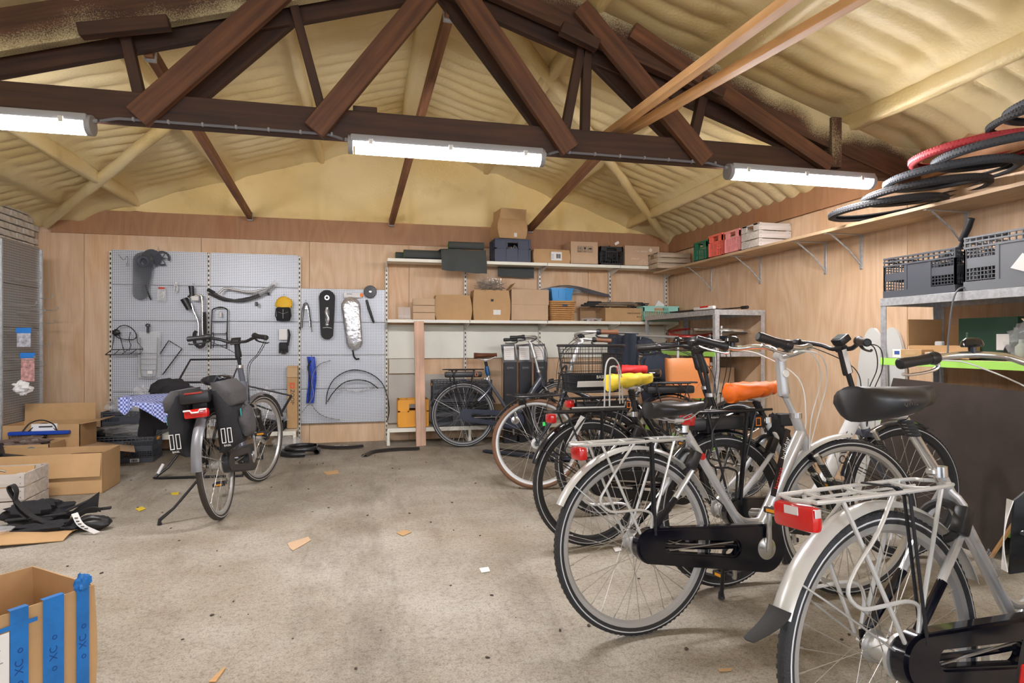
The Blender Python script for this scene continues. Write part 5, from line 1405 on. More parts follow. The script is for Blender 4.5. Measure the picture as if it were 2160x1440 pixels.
# tyres on the long right shelf
def tyre_ring(label, c, Rr, r, tx, ty, mt, name='tyre_hoop', oval=1.0):
    t = thing(name, label, 'tyre', c, 0, None); m = M(MX.Rotation(ty, 4, 'Y') @ MX.Rotation(tx, 4, 'X') @ MX.Diagonal((oval, 1 / oval, 1, 1)))
    prof = [(Rr + r * math.cos(2 * PI * i / 14) * .9, r * math.sin(2 * PI * i / 14)) for i in range(1, 14)]
    prof = [(Rr + r * math.cos(R(a)), .9 * r * math.sin(R(a))) for a in range(-150, 151, 20)]
    prof2 = [(Rr + (r - .0035) * math.cos(R(a)), .9 * (r - .0035) * math.sin(R(a))) for a in range(150, -151, -20)]
    m.lathe(prof + prof2, 64, ax='z', closed=True); ob('casing', m, mt, t, 50)
    m2 = M(m.T)
    for k in range(110):
        a = 2 * PI * k / 110
        for s in (-1, 1):
            an = R(28 * s); q = V(((Rr + r * math.cos(an)) * math.cos(a + s * .014), (Rr + r * math.cos(an)) * math.sin(a + s * .014), .9 * r * math.sin(an)))
            m2.box(q, (.003, .012, .008), rz=a)
    ob('tread', m2, mt, t, kind='stuff'); return t
GT = mat('grey tyre rubber', (.055, .060, .070), .75, bump=.3, bscale=150)
REDTY = mat('red tyre rubber', (.46, .035, .045), .6, bump=.3, bscale=150)
for i, (c, Rr, r_, mt, lb) in enumerate((((3.40, 3.42), .325, .026, TYRE, 'black tyre lying lowest at the far end of the tyre pile'), ((3.43, 3.16), .325, .026, TYRE, 'black tyre lapped over the farthest tyre of the pile'), ((3.40, 2.96), .320, .027, GT, 'grey tyre whose near curve hangs over the shelf edge in the pile'),
        ((3.44, 2.66), .320, .026, GT, 'grey tyre under the red one at the near end of the pile'), ((3.42, 2.80), .315, .027, REDTY, 'red tyre on top of the tyre pile'), ((3.44, 2.34), .32, .020, TYRE, 'black tyre below the thick grey tyre at the right edge'), ((3.46, 2.27), .315, .024, GT, 'thick grey tyre highest at the right edge of the picture'))):
    tyre_ring(lb, (c[0], c[1], 2.024 + (3.42 - c[1]) * math.tan(R(1.2)) + i * .046 - (.02 if i > 3 else 0) * 0), Rr, r_, R(-1.2), R(-4.5), mt)
# ---------------------------------------------------------------- base shelf of the wall shelving
c, dm = fit(840, 904, 843, 6.73, ZB, .26)
t = crate('yellow orange crate on the base shelf behind the wooden plank', c, dm, 0, YELP, 'solid', 'plastic_crate'); ob('emblem', M().box((.05, -dm[1] / 2 - .008, dm[2] * .55), (.035, .002, .06), bev=.001), INK, t)
text('lettering', 'H', .022, face((.05, -dm[1] / 2 - .0095, dm[2] * .5), (1, 0, 0), (0, 0, 1)), PAPER, t)
crate('grey folding crate standing on another behind the navy bicycle', (1.03, 6.86, ZB + .262), (.66, .27, .24), 0, CRG2, 'fold', sticker=False, handle=YELP)
crate('grey folding crate on the base shelf under another grey one', (1.04, 6.86, ZB + .002), (.66, .27, .25), 0, CRG2, 'fold', sticker=False)
# information pillars
for i, x in enumerate((1076, 1108, 1140)):
    a = onY(x, 800, 6.66); t = thing('info_pillar', ['black information pillar with sheet holder, nearest the plank', 'black information pillar with sheet holder, middle of the three', 'black information pillar half hidden behind the navy bicycle handlebar'][i], 'display stand', (a.x, 6.665, .0), 0, 'information pillars by the shelving')
    w_ = .148
    ob('pillar', M().box((0, .0, .45), (w_, .05, .90), bev=.003), mat('satin black board', (.022, .023, .027), .35), t); ob('foot_plate', M().box((0, .0, .004), (w_ + .02, .12, .008), bev=.002), BLK, t)
    ob('sheet_holder', M().seg((-.005, -.02, .895), (-.022, .015, 1.10), .006, w_ + .01, up=(1, 0, 0)), BLK, t)
    n = (V((-.022, .015, 1.10)) - V((-.005, -.02, .895))).normalized(); c0 = V((-.0135, -.0066, 1.0))
    fy = V((1, 0, 0)).cross(n); ob('sheet', M().box((0, 0, 0), (w_ - .03, .001, .155)), PAPER, t).matrix_local = face(c0 + V((0, -.0035, 0)), (1, 0, 0), n) @ MX.Rotation(PI / 2, 4, 'X')
    for k in range(5): ob('print_line', M().box((0, 0, 0), (.06 if k else .03, .0004, .003)), mat('red grey print', (.55, .35, .35), .7), t).matrix_local = face(c0 + V((-.012, -.005, 0)) + n * (.05 - .022 * k), (1, 0, 0), n) @ MX.Rotation(PI / 2, 4, 'X')
    text('lettering', 'QWIC', .030, face((0, -.0265, .835), (1, 0, 0), (0, 0, 1)), mat('grey lettering light', (.33, .34, .35), .5), t)
# ---------------------------------------------------------------- things hanging on the perforated panels
YH = YP - .012
def q(x, y, Y=7.0): return onY(x, y, Y)
def hang(name, label, cat, x, y, Y=7.0, group=None):
    c = onY(x, y, Y); return thing(name, label, cat, (c.x, YH, c.z), 0, group)
def peg(t, x, y, n=1): # the hook that carries it
    c = onY(x, y, 7.0); ob('hook', W(t).tube([(c.x, YP - .006, c.z + .012), (c.x, YP - .075, c.z), (c.x, YP - .082, c.z + .012)], .0025, 6), STEEL, t)
def pp(pts, Y=7.0): return [onY(x, y, Y) for x, y in pts]
# smoked chain guard and disc, top left
t = hang('chain_guard', 'smoked transparent chain guard hanging highest on the tall panels', 'bicycle part', 300, 582); peg(t, 300, 536)
c1, c2 = onY(304, 552, 6.98), onY(297, 618, 6.98)
ob('cover', W(t).prism(hull((c1.x, c1.z), .098, (c2.x, c2.z), .070, 40), 6.955, 6.985, 'y', holes=hull((c1.x, c1.z), .030, (c1.x, c1.z), .030, 40)), SMOKE, t)
ob('round_cap', W(t).lathe([(.035, 6.95), (.055, 6.948), (.060, 6.954)], 28, (c1.x, 0, c1.z), 'y'), mat('smoke cap', (.07, .08, .10), .15), t)
ob('rear_disc', W(t).lathe([(.02, 6.99), (.095, 6.99), (.095, 7.0), (.02, 7.0)], 30, (onY(320, 545, 7).x, 0, onY(320, 545, 7).z), 'y', True), mat('smoke cap', (.07, .08, .10), .15), t)
ob('support_arm', W(t).tube(pp([(307, 600), (314, 622), (318, 632)], 6.97), .008, 8), BLKM, t)
t = hang('spoke_disc', 'small dark spoked disc hanging beside the smoked chain guard', 'bicycle part', 342, 545); c = onY(342, 545, 6.99)
m = W(t); m.lathe([(.058, 6.98), (.078, 6.98), (.078, 6.988), (.058, 6.988)], 30, (c.x, 0, c.z), 'y', True, R(-20), R(300)).lathe([(.008, 6.978), (.02, 6.978), (.02, 6.99), (.008, 6.99)], 16, (c.x, 0, c.z), 'y', True)
for k in range(6): m.seg((c.x, 6.984, c.z), (c.x + .06 * math.cos(k * PI / 3), 6.984, c.z + .06 * math.sin(k * PI / 3)), .006, .010, up=(0, 1, 0))
ob('disc', m, mat('smoke cap', (.07, .08, .10), .15), t); ob('wire_loop', W(t).tube(pp([(327, 528), (333, 520), (336, 530), (342, 533)], 6.99), .002, 5, 4), STEEL, t)
t = hang('brake_cable', 'thin looped cable with a tag near the panel corner', 'cable', 262, 548); ob('cable', W(t).tube(pp([(250, 536), (256, 544), (262, 548), (268, 540), (270, 548), (268, 556)], 7.0), .0018, 5, 4), BLK, t); ob('tag', W(t).box(onY(268, 558, 7.0), (.02, .003, .03), bev=.001), mat('grey tag', (.35, .36, .38), .5), t)
# small packets
for (x, y, w_, h, mt, lb) in ((341, 622, .085, .13, POLY, 'clear packet of small silver parts below the spoked disc'), (372, 608, .035, .10, POLY, 'narrow clear packet with clamps between the packet and the black stem')):
    t = hang('parts_packet', lb, 'package', x, y); c = onY(x, y, 6.99)
    for k in range(5): ob('fitting', W(t).lathe([(.006, 6.975), (.012 + .003 * (k % 2), 6.975), (.012 + .003 * (k % 2), 6.985), (.006, 6.985)], 12, (c.x + (k % 2 - .5) * w_ * .3, 0, c.z - h * .30 + k * h * .14), 'y', True), ALU, t)
    ob('packet', W(t).box((c.x, 6.982, c.z), (w_, .024, h), bev=.010), mt, t); ob('header', W(t).box((c.x, 6.985, c.z + h * .55), (w_ * .7, .002, h * .14)), REDI if w_ > .05 else PAPER, t)
# stems, lock and U shaped bars
t = hang('stem_set', 'black stems and a bent chrome handlebar hanging together near the panel seam', 'bicycle part', 415, 640); peg(t, 408, 600)
ob('black_stem', W(t).tube(pp([(403, 603), (405, 622), (400, 628)], 6.96), [.026, .022, .03], 12), BLK, t); ob('clamp', W(t).tube(pp([(388, 630), (400, 652)], 6.955), [.038, .030], 14), BLK, t)
ob('chrome_tube', W(t).tube(pp([(402, 628), (420, 622), (426, 632), (427, 690), (430, 722)], 6.94), .0125, 12, 6), ALU, t)
ob('chrome_tube', W(t).tube(pp([(404, 640), (408, 655), (418, 680), (418, 716)], 6.965), .010, 10, 6), ALU, t)
ob('foam_grip', W(t).tube(pp([(431, 658), (432, 700), (430, 726), (420, 731), (411, 722), (410, 705), (414, 698)], 6.93), .0165, 12, 5), BLKM, t)
ob('label', W(t).box(onY(411, 629, 6.925), (.07, .002, .045)), PAPER, t)
# handlebars bundled
t = hang('handlebar_bundle', 'bundle of bent handlebars in clear wrap on the upper panels', 'bicycle part', 510, 622); peg(t, 500, 612)
for k, (pts, Y, mt) in enumerate((([(438, 610), (470, 628), (510, 634), (550, 622), (578, 600)], 6.96, GREYF), ([(440, 619), (475, 633), (515, 630), (560, 618), (568, 622)], 6.985, BLK), ([(462, 618), (475, 608), (500, 612), (530, 616), (560, 608)], 6.93, ALUM))):
    ob('handlebar', W(t).tube(pp(pts, Y), .011 + .002 * (k == 0), 12, 6), mt, t)
ob('grip', W(t).tube(pp([(438, 610), (452, 618)], 6.96), .018, 12), BLKM, t); ob('clear_wrap', W(t).tube(pp([(548, 622), (566, 610), (584, 594)], 6.96), [.03, .026, .03], 10, 4), POLY, t); ob('brake_clip', W(t).box(onY(541, 641, 6.95), (.03, .02, .045), bev=.005), BLK, t)
# black carrier at the seam
t = hang('luggage_carrier', 'narrow black luggage carrier hanging upright over the panel seam', 'carrier', 464, 690); peg(t, 465, 652)
m = W(t); m.tube(pp([(445, 735), (447, 665), (450, 652), (465, 648), (478, 652), (480, 665), (478, 735)], 6.98), .0065, 8, 5)
for y in (678, 704, 728): m.tube(pp([(446, y), (479, y)], 6.98), .005, 6)
m.tube(pp([(450, 733), (452, 720), (449, 700)], 6.93), .005, 6).tube(pp([(482, 725), (477, 700)], 6.93), .005, 6); ob('frame', m, BLK, t); ob('reflector', W(t).box(onY(465, 663, 6.975), (.028, .006, .055), bev=.003), mat('clear reflector', (.75, .72, .72), .12, .4), t)
# yellow bag and gloves
t = hang('saddle_bag', 'yellow and black saddle bag hanging near the end of the tall panels', 'bag', 599, 650); peg(t, 600, 622); c = onY(599, 640, 6.96)
ob('yellow_body', W(t).blob((c.x, 6.955, c.z), (.088, .035, .075), 2, .10), YGLO, t, 60); c = onY(598, 662, 6.95); ob('black_pouch', W(t).box((c.x, 6.955, c.z), (.135, .075, .15), bev=.018), BLKF, t)
for s in (-1, 1): ob('side_strap', W(t).tube([(c.x + s * .07, 6.92, c.z + .06), (c.x + s * .078, 6.93, c.z - .02), (c.x + s * .06, 6.94, c.z - .075)], .006, 6), BLK, t)
ob('elastic', W(t).tube([(c.x - .05, 6.914, c.z + .02), (c.x, 6.912, c.z + .0), (c.x + .05, 6.914, c.z + .02)], .0022, 5).tube([(c.x, 6.912, c.z + .05), (c.x, 6.912, c.z - .05)], .0022, 5), STEEL, t)
t = hang('glove_pair', 'pair of black gloves in a white card sleeve below the yellow bag', 'gloves', 598, 718); c = onY(597, 705, 6.98); ob('card_sleeve', W(t).box((c.x, 6.985, c.z), (.085, .025, .12), bev=.004), PAPER, t)
c = onY(598, 730, 6.98); m = W(t).box((c.x, 6.985, c.z), (.095, .03, .085), bev=.014)
for k, (dx, L) in enumerate(((-.036, .045), (-.012, .055), (.012, .055), (.036, .04))): m.tube([(c.x + dx, 6.985, c.z - .03), (c.x + dx * 1.05, 6.985, c.z - .03 - L)], [.012, .010], 8)
ob('gloves', m, BLKM, t)
ob('thumb', W(t).tube(pp([(607, 728), (611, 706), (608, 694)], 6.97), [.012, .011, .008], 8), BLKM, t)
# front wire carrier
t = hang('front_carrier', 'black wire front carrier sticking out at the edge of the tall panels', 'carrier', 262, 720); m = W(t)
m.tube(pp([(240, 706), (250, 690), (265, 686), (280, 694), (288, 708), (280, 716), (255, 714), (240, 706)], 6.97), .005, 6, 5).tube(pp([(248, 702), (254, 712), (258, 728), (262, 742)], 6.95), .004, 6).tube(pp([(275, 700), (272, 716), (276, 728), (272, 740)], 6.95), .004, 6)
m.tube(pp([(222, 748), (236, 737), (302, 736), (296, 746), (222, 748)], 6.93), .005, 6)
for k in range(3): m.tube(pp([(240 + k * 16, 748), (252 + k * 18, 737)], 6.93), .0035, 6)
m.tube(pp([(236, 737), (240, 715), (240, 704)], 6.95), .004, 6).tube(pp([(302, 736), (290, 722), (288, 706)], 6.95), .004, 6)
ob('wire_frame', m, BLK, t); ob('lamp_bracket', W(t).blob(onY(245, 701, 6.96), (.035, .02, .03), 3, .3), BLK, t)
# carrier wrapped in clear film
t = hang('wrapped_carrier', 'luggage carrier wrapped in crinkled clear film with a clamp above it', 'carrier', 314, 740); peg(t, 312, 684)
ob('clamp', W(t).lathe([(.010, 6.955), (.020, 6.955), (.020, 6.985), (.010, 6.985)], 16, (onY(312, 686, 6.97).x, 0, onY(312, 686, 6.97).z), 'y', True).tube(pp([(312, 690), (312, 703)], 6.97), .013, 10), BLK, t)
m = W(t); m.tube(pp([(296, 712), (297, 785), (303, 794), (323, 794), (330, 785), (333, 712)], 6.97), .0065, 8, 4)
for y in (745, 757, 768, 780): m.tube(pp([(297, y), (331, y)], 6.97), .0035, 6)
ob('frame', m, mat('grey wire', (.16, .16, .17), .4, .5), t); c = onY(315, 748, 6.965)
ob('clear_film', W(t).grid(lambda u, v: V((c.x + (.105 + .012 * NZ.noise(V((u * 9, v * 9, 1)))) * math.cos(u * 2 * PI), 6.965 + .030 * math.sin(u * 2 * PI), c.z - .235 + .47 * v + .008 * math.sin(u * 31))), 28, 16, closeu=True), POLY, t, 80); ob('label', W(t).box(onY(316, 785, 6.93), (.045, .002, .03)), PAPER, t)
t = hang('bent_bracket', 'thin black bent bracket hanging below the panel seam', 'bicycle part', 360, 752); ob('bracket', W(t).tube(pp([(337, 747), (356, 718), (384, 735), (346, 786)], 6.985), .0065, 6).tube(pp([(346, 786), (343, 790)], 6.985), .005, 6), BLK, t)
# lower bay
t = hang('fork_stays', 'pair of thin mudguard stays hanging at the start of the lower bay', 'bicycle part', 646, 668); peg(t, 645, 635)
m = W(t)
for pts in ([(633, 697), (638, 650), (645, 638), (652, 650), (658, 700)], [(637, 692), (641, 648), (645, 640)], [(655, 690), (650, 652), (646, 640)]): m.tube(pp(pts, 6.99), .0045, 6, 3)
ob('stay', m, mat('dull black', (.04, .04, .042), .5), t); ob('bright_stay', W(t).tube(pp([(638, 690), (642, 655), (646, 642), (650, 656), (654, 690)], 6.975), .0028, 6, 3), ALU, t); ob('plate', W(t).box(onY(646, 648, 6.985), (.028, .006, .04), bev=.003), ALU, t)
t = hang('chain_guard', 'matt black chain guard with open slot hanging in the lower bay', 'bicycle part', 690, 665); peg(t, 690, 625); c1, c2 = onY(690, 628, 6.985), onY(690, 703, 6.985); a_, b_ = onY(690, 655, 6.985), onY(690, 684, 6.985)
ob('cover', W(t).prism(hull((c1.x, c1.z), .085, (c2.x, c2.z), .066, 40), 6.965, 6.995, 'y', holes=hull((a_.x, a_.z), .026, (b_.x, b_.z), .022, 40)), BLKM, t)
ob('chrome_ring', W(t).lathe([(.014, 6.955), (.027, 6.955), (.027, 6.966), (.014, 6.966)], 24, (c1.x, 0, c1.z), 'y', True), ALU, t)
ob('chain_in_bag', W(t).tube(pp([(690, 648), (688, 660), (692, 672), (689, 686)], 6.975), .018, 8, 4), SILB, t)
ob('cross_wire', W(t).tube(pp([(681, 691), (690, 690), (700, 692)], 6.96), .003, 6), STEEL, t)
t = hang('bagged_chain_guard', 'chain guard in a shiny silver bag with a printed header card', 'package', 743, 680); peg(t, 740, 614); c1, c2 = onY(740, 645, 6.96), onY(748, 720, 6.96)
hh = hull((c1.x, c1.z), .100, (c2.x, c2.z), .088, 48); cc_ = V((sum(p[0] for p in hh) / 48, sum(p[1] for p in hh) / 48))
def bag(u, v, s_=1):
    p = V(hh[int(round(u * 48)) % 48]); r_ = v; k = NZ.noise(V((p.x * 9 * r_ + 3, p.y * 12 * r_, 2)))
    return V((cc_.x + (p.x - cc_.x) * r_ * (1 + .03 * k), 6.975 - .030 * math.sqrt(max(0, 1 - r_ ** 3)) - .010 * k * (1 - r_), cc_.y + (p.y - cc_.y) * r_ * (1 + .03 * k)))
ob('silver_bag', W(t).grid(bag, 48, 10, closeu=True).grid(lambda u, v: V((bag(u, v).x, 7.012, bag(u, v).z)), 48, 1, closeu=True), SILB, t, 80)
o = ob('header_card', W(t).box(onY(744, 622, 6.985), (.19, .004, .055)), PAPER, t); ob('orange_print', W(t).box(onY(763, 622, 6.98), (.035, .002, .04)), mat('orange print', (.9, .22, .03), .5), t); ob('print_line', W(t).box(onY(737, 620, 6.98), (.06, .002, .008)), mat('blue grey print', (.25, .3, .4), .6), t)
ob('end_piece', W(t).tube(pp([(744, 738), (747, 752), (752, 757), (758, 756)], 6.985), .012, 8, 4, flat=.5), BLKM, t)
t = hang('pump_and_disc', 'black disc with a short black pump hanging at the end of the lower bay', 'bicycle part', 780, 640); c = onY(781, 615, 6.985)
ob('disc', W(t).lathe([(.0, 6.968), (.066, 6.972), (.070, 6.980), (.070, 6.992), (0, 6.992)], 32, (c.x, 0, c.z), 'y'), BLK, t); ob('hub_cap', W(t).lathe([(0, 6.958), (.014, 6.960), (.018, 6.970)], 16, (c.x, 0, c.z), 'y'), ALU, t); ob('pump', W(t).tube(pp([(773, 632), (778, 650), (787, 676), (789, 681)], 6.98), [.012, .016, .013, .008], 12), BLK, t)
# bagged blue mudguard stays and grey strips
t = hang('bagged_stays', 'blue printed bag of stays hanging at the lower bay seam', 'package', 655, 800); peg(t, 657, 752)
ob('blue_bag', W(t).shell(lambda u, v: onY(648 + 16 * u + 3 * math.sin(v * 4), 752 + 98 * v, 6.985 - .012 * math.sin(u * PI)) + V((0, 0, 0)), 6, 18, .004), mat('blue printed bag', (.02, .06, .42), .25, 0, .4, 25), t, 60); ob('stay_bundle', W(t).tube(pp([(656, 760), (650, 775), (655, 800), (652, 850)], 6.975), .010, 8, 4), BLK, t)
t = hang('grey_strip', 'pale grey curved strip running from the blue bag up and down to the panel foot', 'mudguard', 670, 830); m = W(t)
m.tube(pp([(697, 760), (672, 770), (658, 800), (661, 832), (652, 850), (636, 870)], 6.97), .008, 8, 6, flat=.5); ob('strip', m, mat('grey strip', (.30, .31, .33), .4), t); ob('lower_strip', W(t).tube(pp([(658, 853), (668, 868), (690, 880), (717, 885)], 6.965), .010, 8, 6, flat=.5), mat('grey strip', (.30, .31, .33), .4), t)
# mudguards as arches
def arch(label, pts, Y, wd, mt, nm='mudguard'):
    t = hang('mudguard', label, 'mudguard', pts[0][0], pts[0][1], Y); P = smooth_path(pp(pts, Y), 8); n = len(P) - 1
    def fn(u, v):
        i = min(n, int(round(u * n))); tg = (P[min(n, i + 1)] - P[max(0, i - 1)]).normalized(); nr = V((tg.z, 0, -tg.x)); k = 2 * v - 1
        return P[i] + V((0, k * wd, 0)) - nr * (-.008 * k * k)
    ob('guard', W(t).shell(fn, n, 6, .002), mt, t, 60); return t, P
t, P = arch('glossy black mudguard arch, the larger of two over the lower bay', [(687, 852), (690, 826), (703, 800), (728, 783), (752, 779), (780, 786), (805, 805), (818, 835), (822, 865), (818, 886)], 6.985, .020, BLK)
ob('wire_stay', W(t).tube(pp([(704, 803), (722, 815), (745, 823), (770, 820), (803, 802)], 6.975), .003, 6, 4), ALUM, t)
t, P = arch('matt black mudguard arch, the smaller of two over the lower bay', [(690, 846), (703, 826), (725, 806), (752, 800), (778, 804), (798, 818)], 6.955, .024, BLKM)
ob('wire_stay', W(t).tube(pp([(708, 817), (740, 824), (757, 826), (790, 815)], 6.955), .0035, 6, 4), mat('clear rod', (.5, .5, .52), .3), t)
for x, y in ((714, 824), (795, 826)): ob('clip_bag', W(t).box(onY(x, y, 6.96), (.022, .014, .028), bev=.005), POLY, t)
# long carton leaning
t = thing('long_carton', 'tall narrow carton printed with red mark and black lettering at the panel seam', 'box', (onY(617, 905, 6.93).x, 6.95, .198), 0)
ob('body', M().box((0, 0, .335), (.105, .085, .67), bev=.003, rot=MX.Rotation(R(-2), 4, 'X')), CARD, t); ob('tape', M().box((0, -.0465, .60), (.106, .001, .10)), TAPE, t)
m4 = face((.0, -.045, .33), (0, 0, -1), (1, 0, 0)); text('lettering', 'ZOOM', .058, m4, INK, t)
ob('red_mark', M().prism([(-.024, .43), (.024, .43), (.024, .49), (-.024, .49)], -.0470, -.0460, 'y', holes=[(-.010, .445), (.010, .445), (.010, .475), (-.010, .475)]), mat('orange red print', (.75, .13, .04), .6), t)
ob('bike_print', M().tube([(-.02, -.047, .12), (.0, -.047, .15), (.02, -.047, .12), (.03, -.047, .17)], .002, 5), INK, t)

# ---------------------------------------------------------------- crates and boxes along the tall panels
crate('dark grey folding crate at the back of the base shelf behind the laundry rack', (-2.28, 6.86, .198), (.52, .28, .24), 0, CRG, 'fold', sticker=False)
t = thing('clear_bags', 'crumpled clear plastic bags heaped on the rear folding crate', 'plastic bag', (-2.28, 6.84, .44)); ob('bag', M().blob((0, 0, .05), (.22, .12, .10), 3, .5, 3), POLY, t, 80); ob('bag', M().blob((.10, -.03, .09), (.12, .10, .13), 8, .6, 3), POLY, t, 80)
c0 = onZ(175, 975); c1 = onZ(335, 978)
t = crate('dark grey folding crate with orange handle on the floor before the laundry rack', (-2.35, 6.48, .002), (.76, .34, .25), R(4), CRG, 'fold', handle=mat('orange handle', (.85, .38, .03), .5))
t = thing('black_parts_bag', 'clear bag and black strips heaped in the folding crate on the floor', 'plastic bag', (-2.33, 6.48, .235)); ob('sheet', M().blob((.10, 0, .04), (.26, .13, .06), 6, .5, 3), POLY, t, 80); ob('dark_strips', M().blob((-.12, .03, .03), (.22, .12, .055), 12, .5, 5), BLK, t, 40)
ob('long_bag', M().blob((-.40, .0, .01), (.13, .12, .16), 15, .4, 3), POLY, t, 80)
t = crate('small black mesh crate holding clear bags beside the tall narrow carton', (onY(562, 900, 6.84).x, 6.85, .198), (.36, .24, .11), 0, BLK, 'milk', 'plastic_crate')
ob('black_parts', M().blob((0, 0, .08), (.15, .09, .07), 9, .4, 5), BLKM, t, 40)
t = thing('clear_bags', 'tall heap of clear plastic bags in the small black mesh crate', 'plastic bag', (onY(565, 880, 6.85).x, 6.85, .25)); ob('bag', M().blob((-.02, 0, .16), (.15, .09, .19), 21, .5, 2.6), POLY, t, 80); ob('bag', M().blob((.06, 0, .07), (.13, .08, .10), 25, .5, 3), POLY, t, 80)
t = thing('clear_bags', 'clear bag lying on the floor at the foot of the tall panels', 'plastic bag', (onZ(610, 945).x, 6.72, 0)); ob('bag', M().blob((0, 0, .06), (.15, .09, .09), 31, .4, 3), POLY, t, 80)

# ---------------------------------------------------------------- laundry rack with cloth and trousers
lr_ = thing('laundry_rack', 'black tubular folding laundry rack behind the bicycle with panniers', 'drying rack', (-1.45, 5.7, 0))
m = W(lr_)
FT = [V((-1.70, 5.52, .012)), V((-1.02, 5.46, .012))]
m.tube([(-1.30, 6.05, .62), (-1.62, 5.60, .08), FT[0], FT[0] + V((.05, -.005, 0)), FT[1] - V((.05, 0, 0)), FT[1], (-.95, 5.55, .10), (-.70, 6.05, .62)], .011, 10, 1)
m.tube([(-1.86, 5.45, .68), (-1.62, 5.9, .42), (-1.22, 6.20, .012), (-.98, 6.20, .012), (-.95, 5.9, .50), (-1.10, 5.5, .70)], .011, 10, 1)
ob('leg_frame', m, BLK, lr_); ob('worn_foot', W(lr_).tube([FT[0] + V((.02, .02, .03)), FT[0] + V((.05, .06, .10))], .0125, 10), WHT, lr_)
m = W(lr_); a, b, c, d = onY(375, 806, 6.1), onY(402, 758, 6.45), onY(508, 757, 6.45), onY(488, 806, 6.1)
m.tube([a, b, c, d, a], .010, 8)
ob('top_frame', m, BLK, lr_); m = W(lr_)
for k in range(1, 7): m.tube([a.lerp(b, k / 7), d.lerp(c, k / 7)], .0022, 5)
ob('wires', m, STEEL, lr_)
m = W(lr_); e, f = onY(275, 836, 5.45), onY(410, 826, 5.75); m.tube([e, f, onY(450, 822, 5.9)], .008, 8).tube([onY(262, 848, 5.3), onY(400, 850, 5.3), onY(450, 840, 5.5)], .008, 8); ob('wing_frame', m, BLK, lr_)
m = W(lr_); m.tube([f, a], .008, 8).tube([d, V((-.70, 6.05, .62))], .008, 8).tube([V((-1.30, 6.05, .62)), a], .008, 8).tube([onY(450, 822, 5.9), V((-.85, 5.9, .50))], .008, 8); ob('strut', m, BLK, lr_)
t = thing('checked_cloth', 'blue checked cloth spread over the wing of the laundry rack', 'cloth', (onY(330, 845, 5.4)[0], 5.4, .70))
def cl_(u, v):
    p = onY(258, 838, 5.46).lerp(onY(420, 830, 5.62), u).lerp(onY(262, 850, 5.24).lerp(onY(400, 862, 5.24), u), min(1, v / .55))
    p.z += .012
    if v > .55:
        dr = (v - .55) / .45; p.y = 5.235 - .01 * math.sin(u * 9); p.z -= dr * (.03 + .11 * max(0, 1 - abs(u - .62) / .40))
    return p - t.location
ob('cloth', M().shell(cl_, 28, 18, .003), CHK, t, 70)
ob('hanging_corner', W(t).shell(lambda u, v: onY(250 + 28 * u, 838 + (38 - 26 * abs(u - .45)) * v, 5.225 - .01 * math.sin(u * 8)), 10, 8, .003), CHK, t, 70)
t = thing('black_trousers', 'black trousers hanging over the laundry rack, legs nearly reaching the folding crate', 'trousers', (onY(340, 860, 5.65)[0], 5.7, .5))
def leg(m, pts, rad, seed):
    P = smooth_path(pp(pts, 5.72), 6); n = len(P) - 1
    def fn(u, v):
        i = int(round(v * n)); a = u * 2 * PI; k = 1 + .18 * NZ.noise(V((math.cos(a) * 1.3, math.sin(a) * 1.3 + seed, i * .35)))
        r_ = rad[0] + (rad[1] - rad[0]) * v; return P[i] + V((math.cos(a) * r_ * k, math.sin(a) * r_ * .5 * k, 0))
    m.grid(fn, 18, n, closeu=True)
m = W(t); leg(m, [(345, 828), (322, 850), (316, 885), (308, 920)], (.10, .068), 1); leg(m, [(372, 815), (352, 850), (345, 880), (335, 905)], (.10, .06), 6)
m.blob(onY(362, 820, 5.85), (.17, .10, .085), 6, .3); ob('trousers', m, BLKF, t, 70)

# ---------------------------------------------------------------- left corner: cartons, crate, straps
t = carton('large low open brown carton on the floor, nearest the folding crate', (onZ(130, 1046).x - .18, 5.27, .001), (.86, .36, .30), R(2), 'open', mt=CARD, flaps=(-82, None, None, None))
for s_, x, z in (('4440', -.09, .13), ('20', -.075, .10), ('MADE IN CHINA', -.07, .07)): prt(t, s_, .034, x, z, .36 + .0, INK)
for i, (x, y, lb) in enumerate(((-.30, .02, 'black bicycle saddle standing in the low carton'), (-.20, .06, 'dark rounded saddle beside the black one in the low carton'), (.24, .06, 'brown leather saddle at the far end of the low carton'))):
    s2 = thing('loose_saddle', lb, 'saddle', (t.location.x + x, t.location.y + y, .16)); m = saddle_mesh(V((0, 0, 0)), .24, .075, .06, T=MX.Translation((0, 0, .10)) @ MX.Rotation(R((80, 15, 10)[i]), 4, 'Y') @ MX.Rotation(R(30 * i), 4, 'Z')); ob('shell', m, (BLK, BLK, BRLE)[i], s2, 60); ob('rails', M().tube([(-.03, -.02, .05), (0, -.02, .0), (.04, -.02, .04)], .004, 6).tube([(-.03, .02, .05), (0, .02, .0), (.04, .02, .04)], .004, 6), STEEL, s2, kind='stuff')
t = carton('small open carton with round grey stamp in front of the dark perforated rack', (-2.70, 5.70, .21), (.46, .26, .10), 0, 'open', mt=CARD, flaps=(None, None, None, None)); ob('stamp', M().lathe([(.0, 0), (.036, 0), (.036, .0012), (0, .0012)], 24, (.11, -.136, .05), 'y'), mat('grey stamp', (.16, .20, .19), .7), t)
ob('plastic_scraps', M().blob((0, 0, .09), (.18, .10, .05), 7, .6, 5), mat('brown scrap', (.18, .13, .11), .5, 0, .4, 20), t, 30, kind='stuff')
t = carton('open carton with white label behind the small stamped carton', (-2.655, 6.03, .21), (.56, .32, .22), 0, 'open', mt=CARD, flaps=(None, 88, None, 10)); stick(t, .02, .20, .19, .06, .32); ob('label_print', M().box((.03, -.166, .205), (.10, .001, .012)), INK, t); prt(t, 'UN 34', .034, -.19, .12, .32)
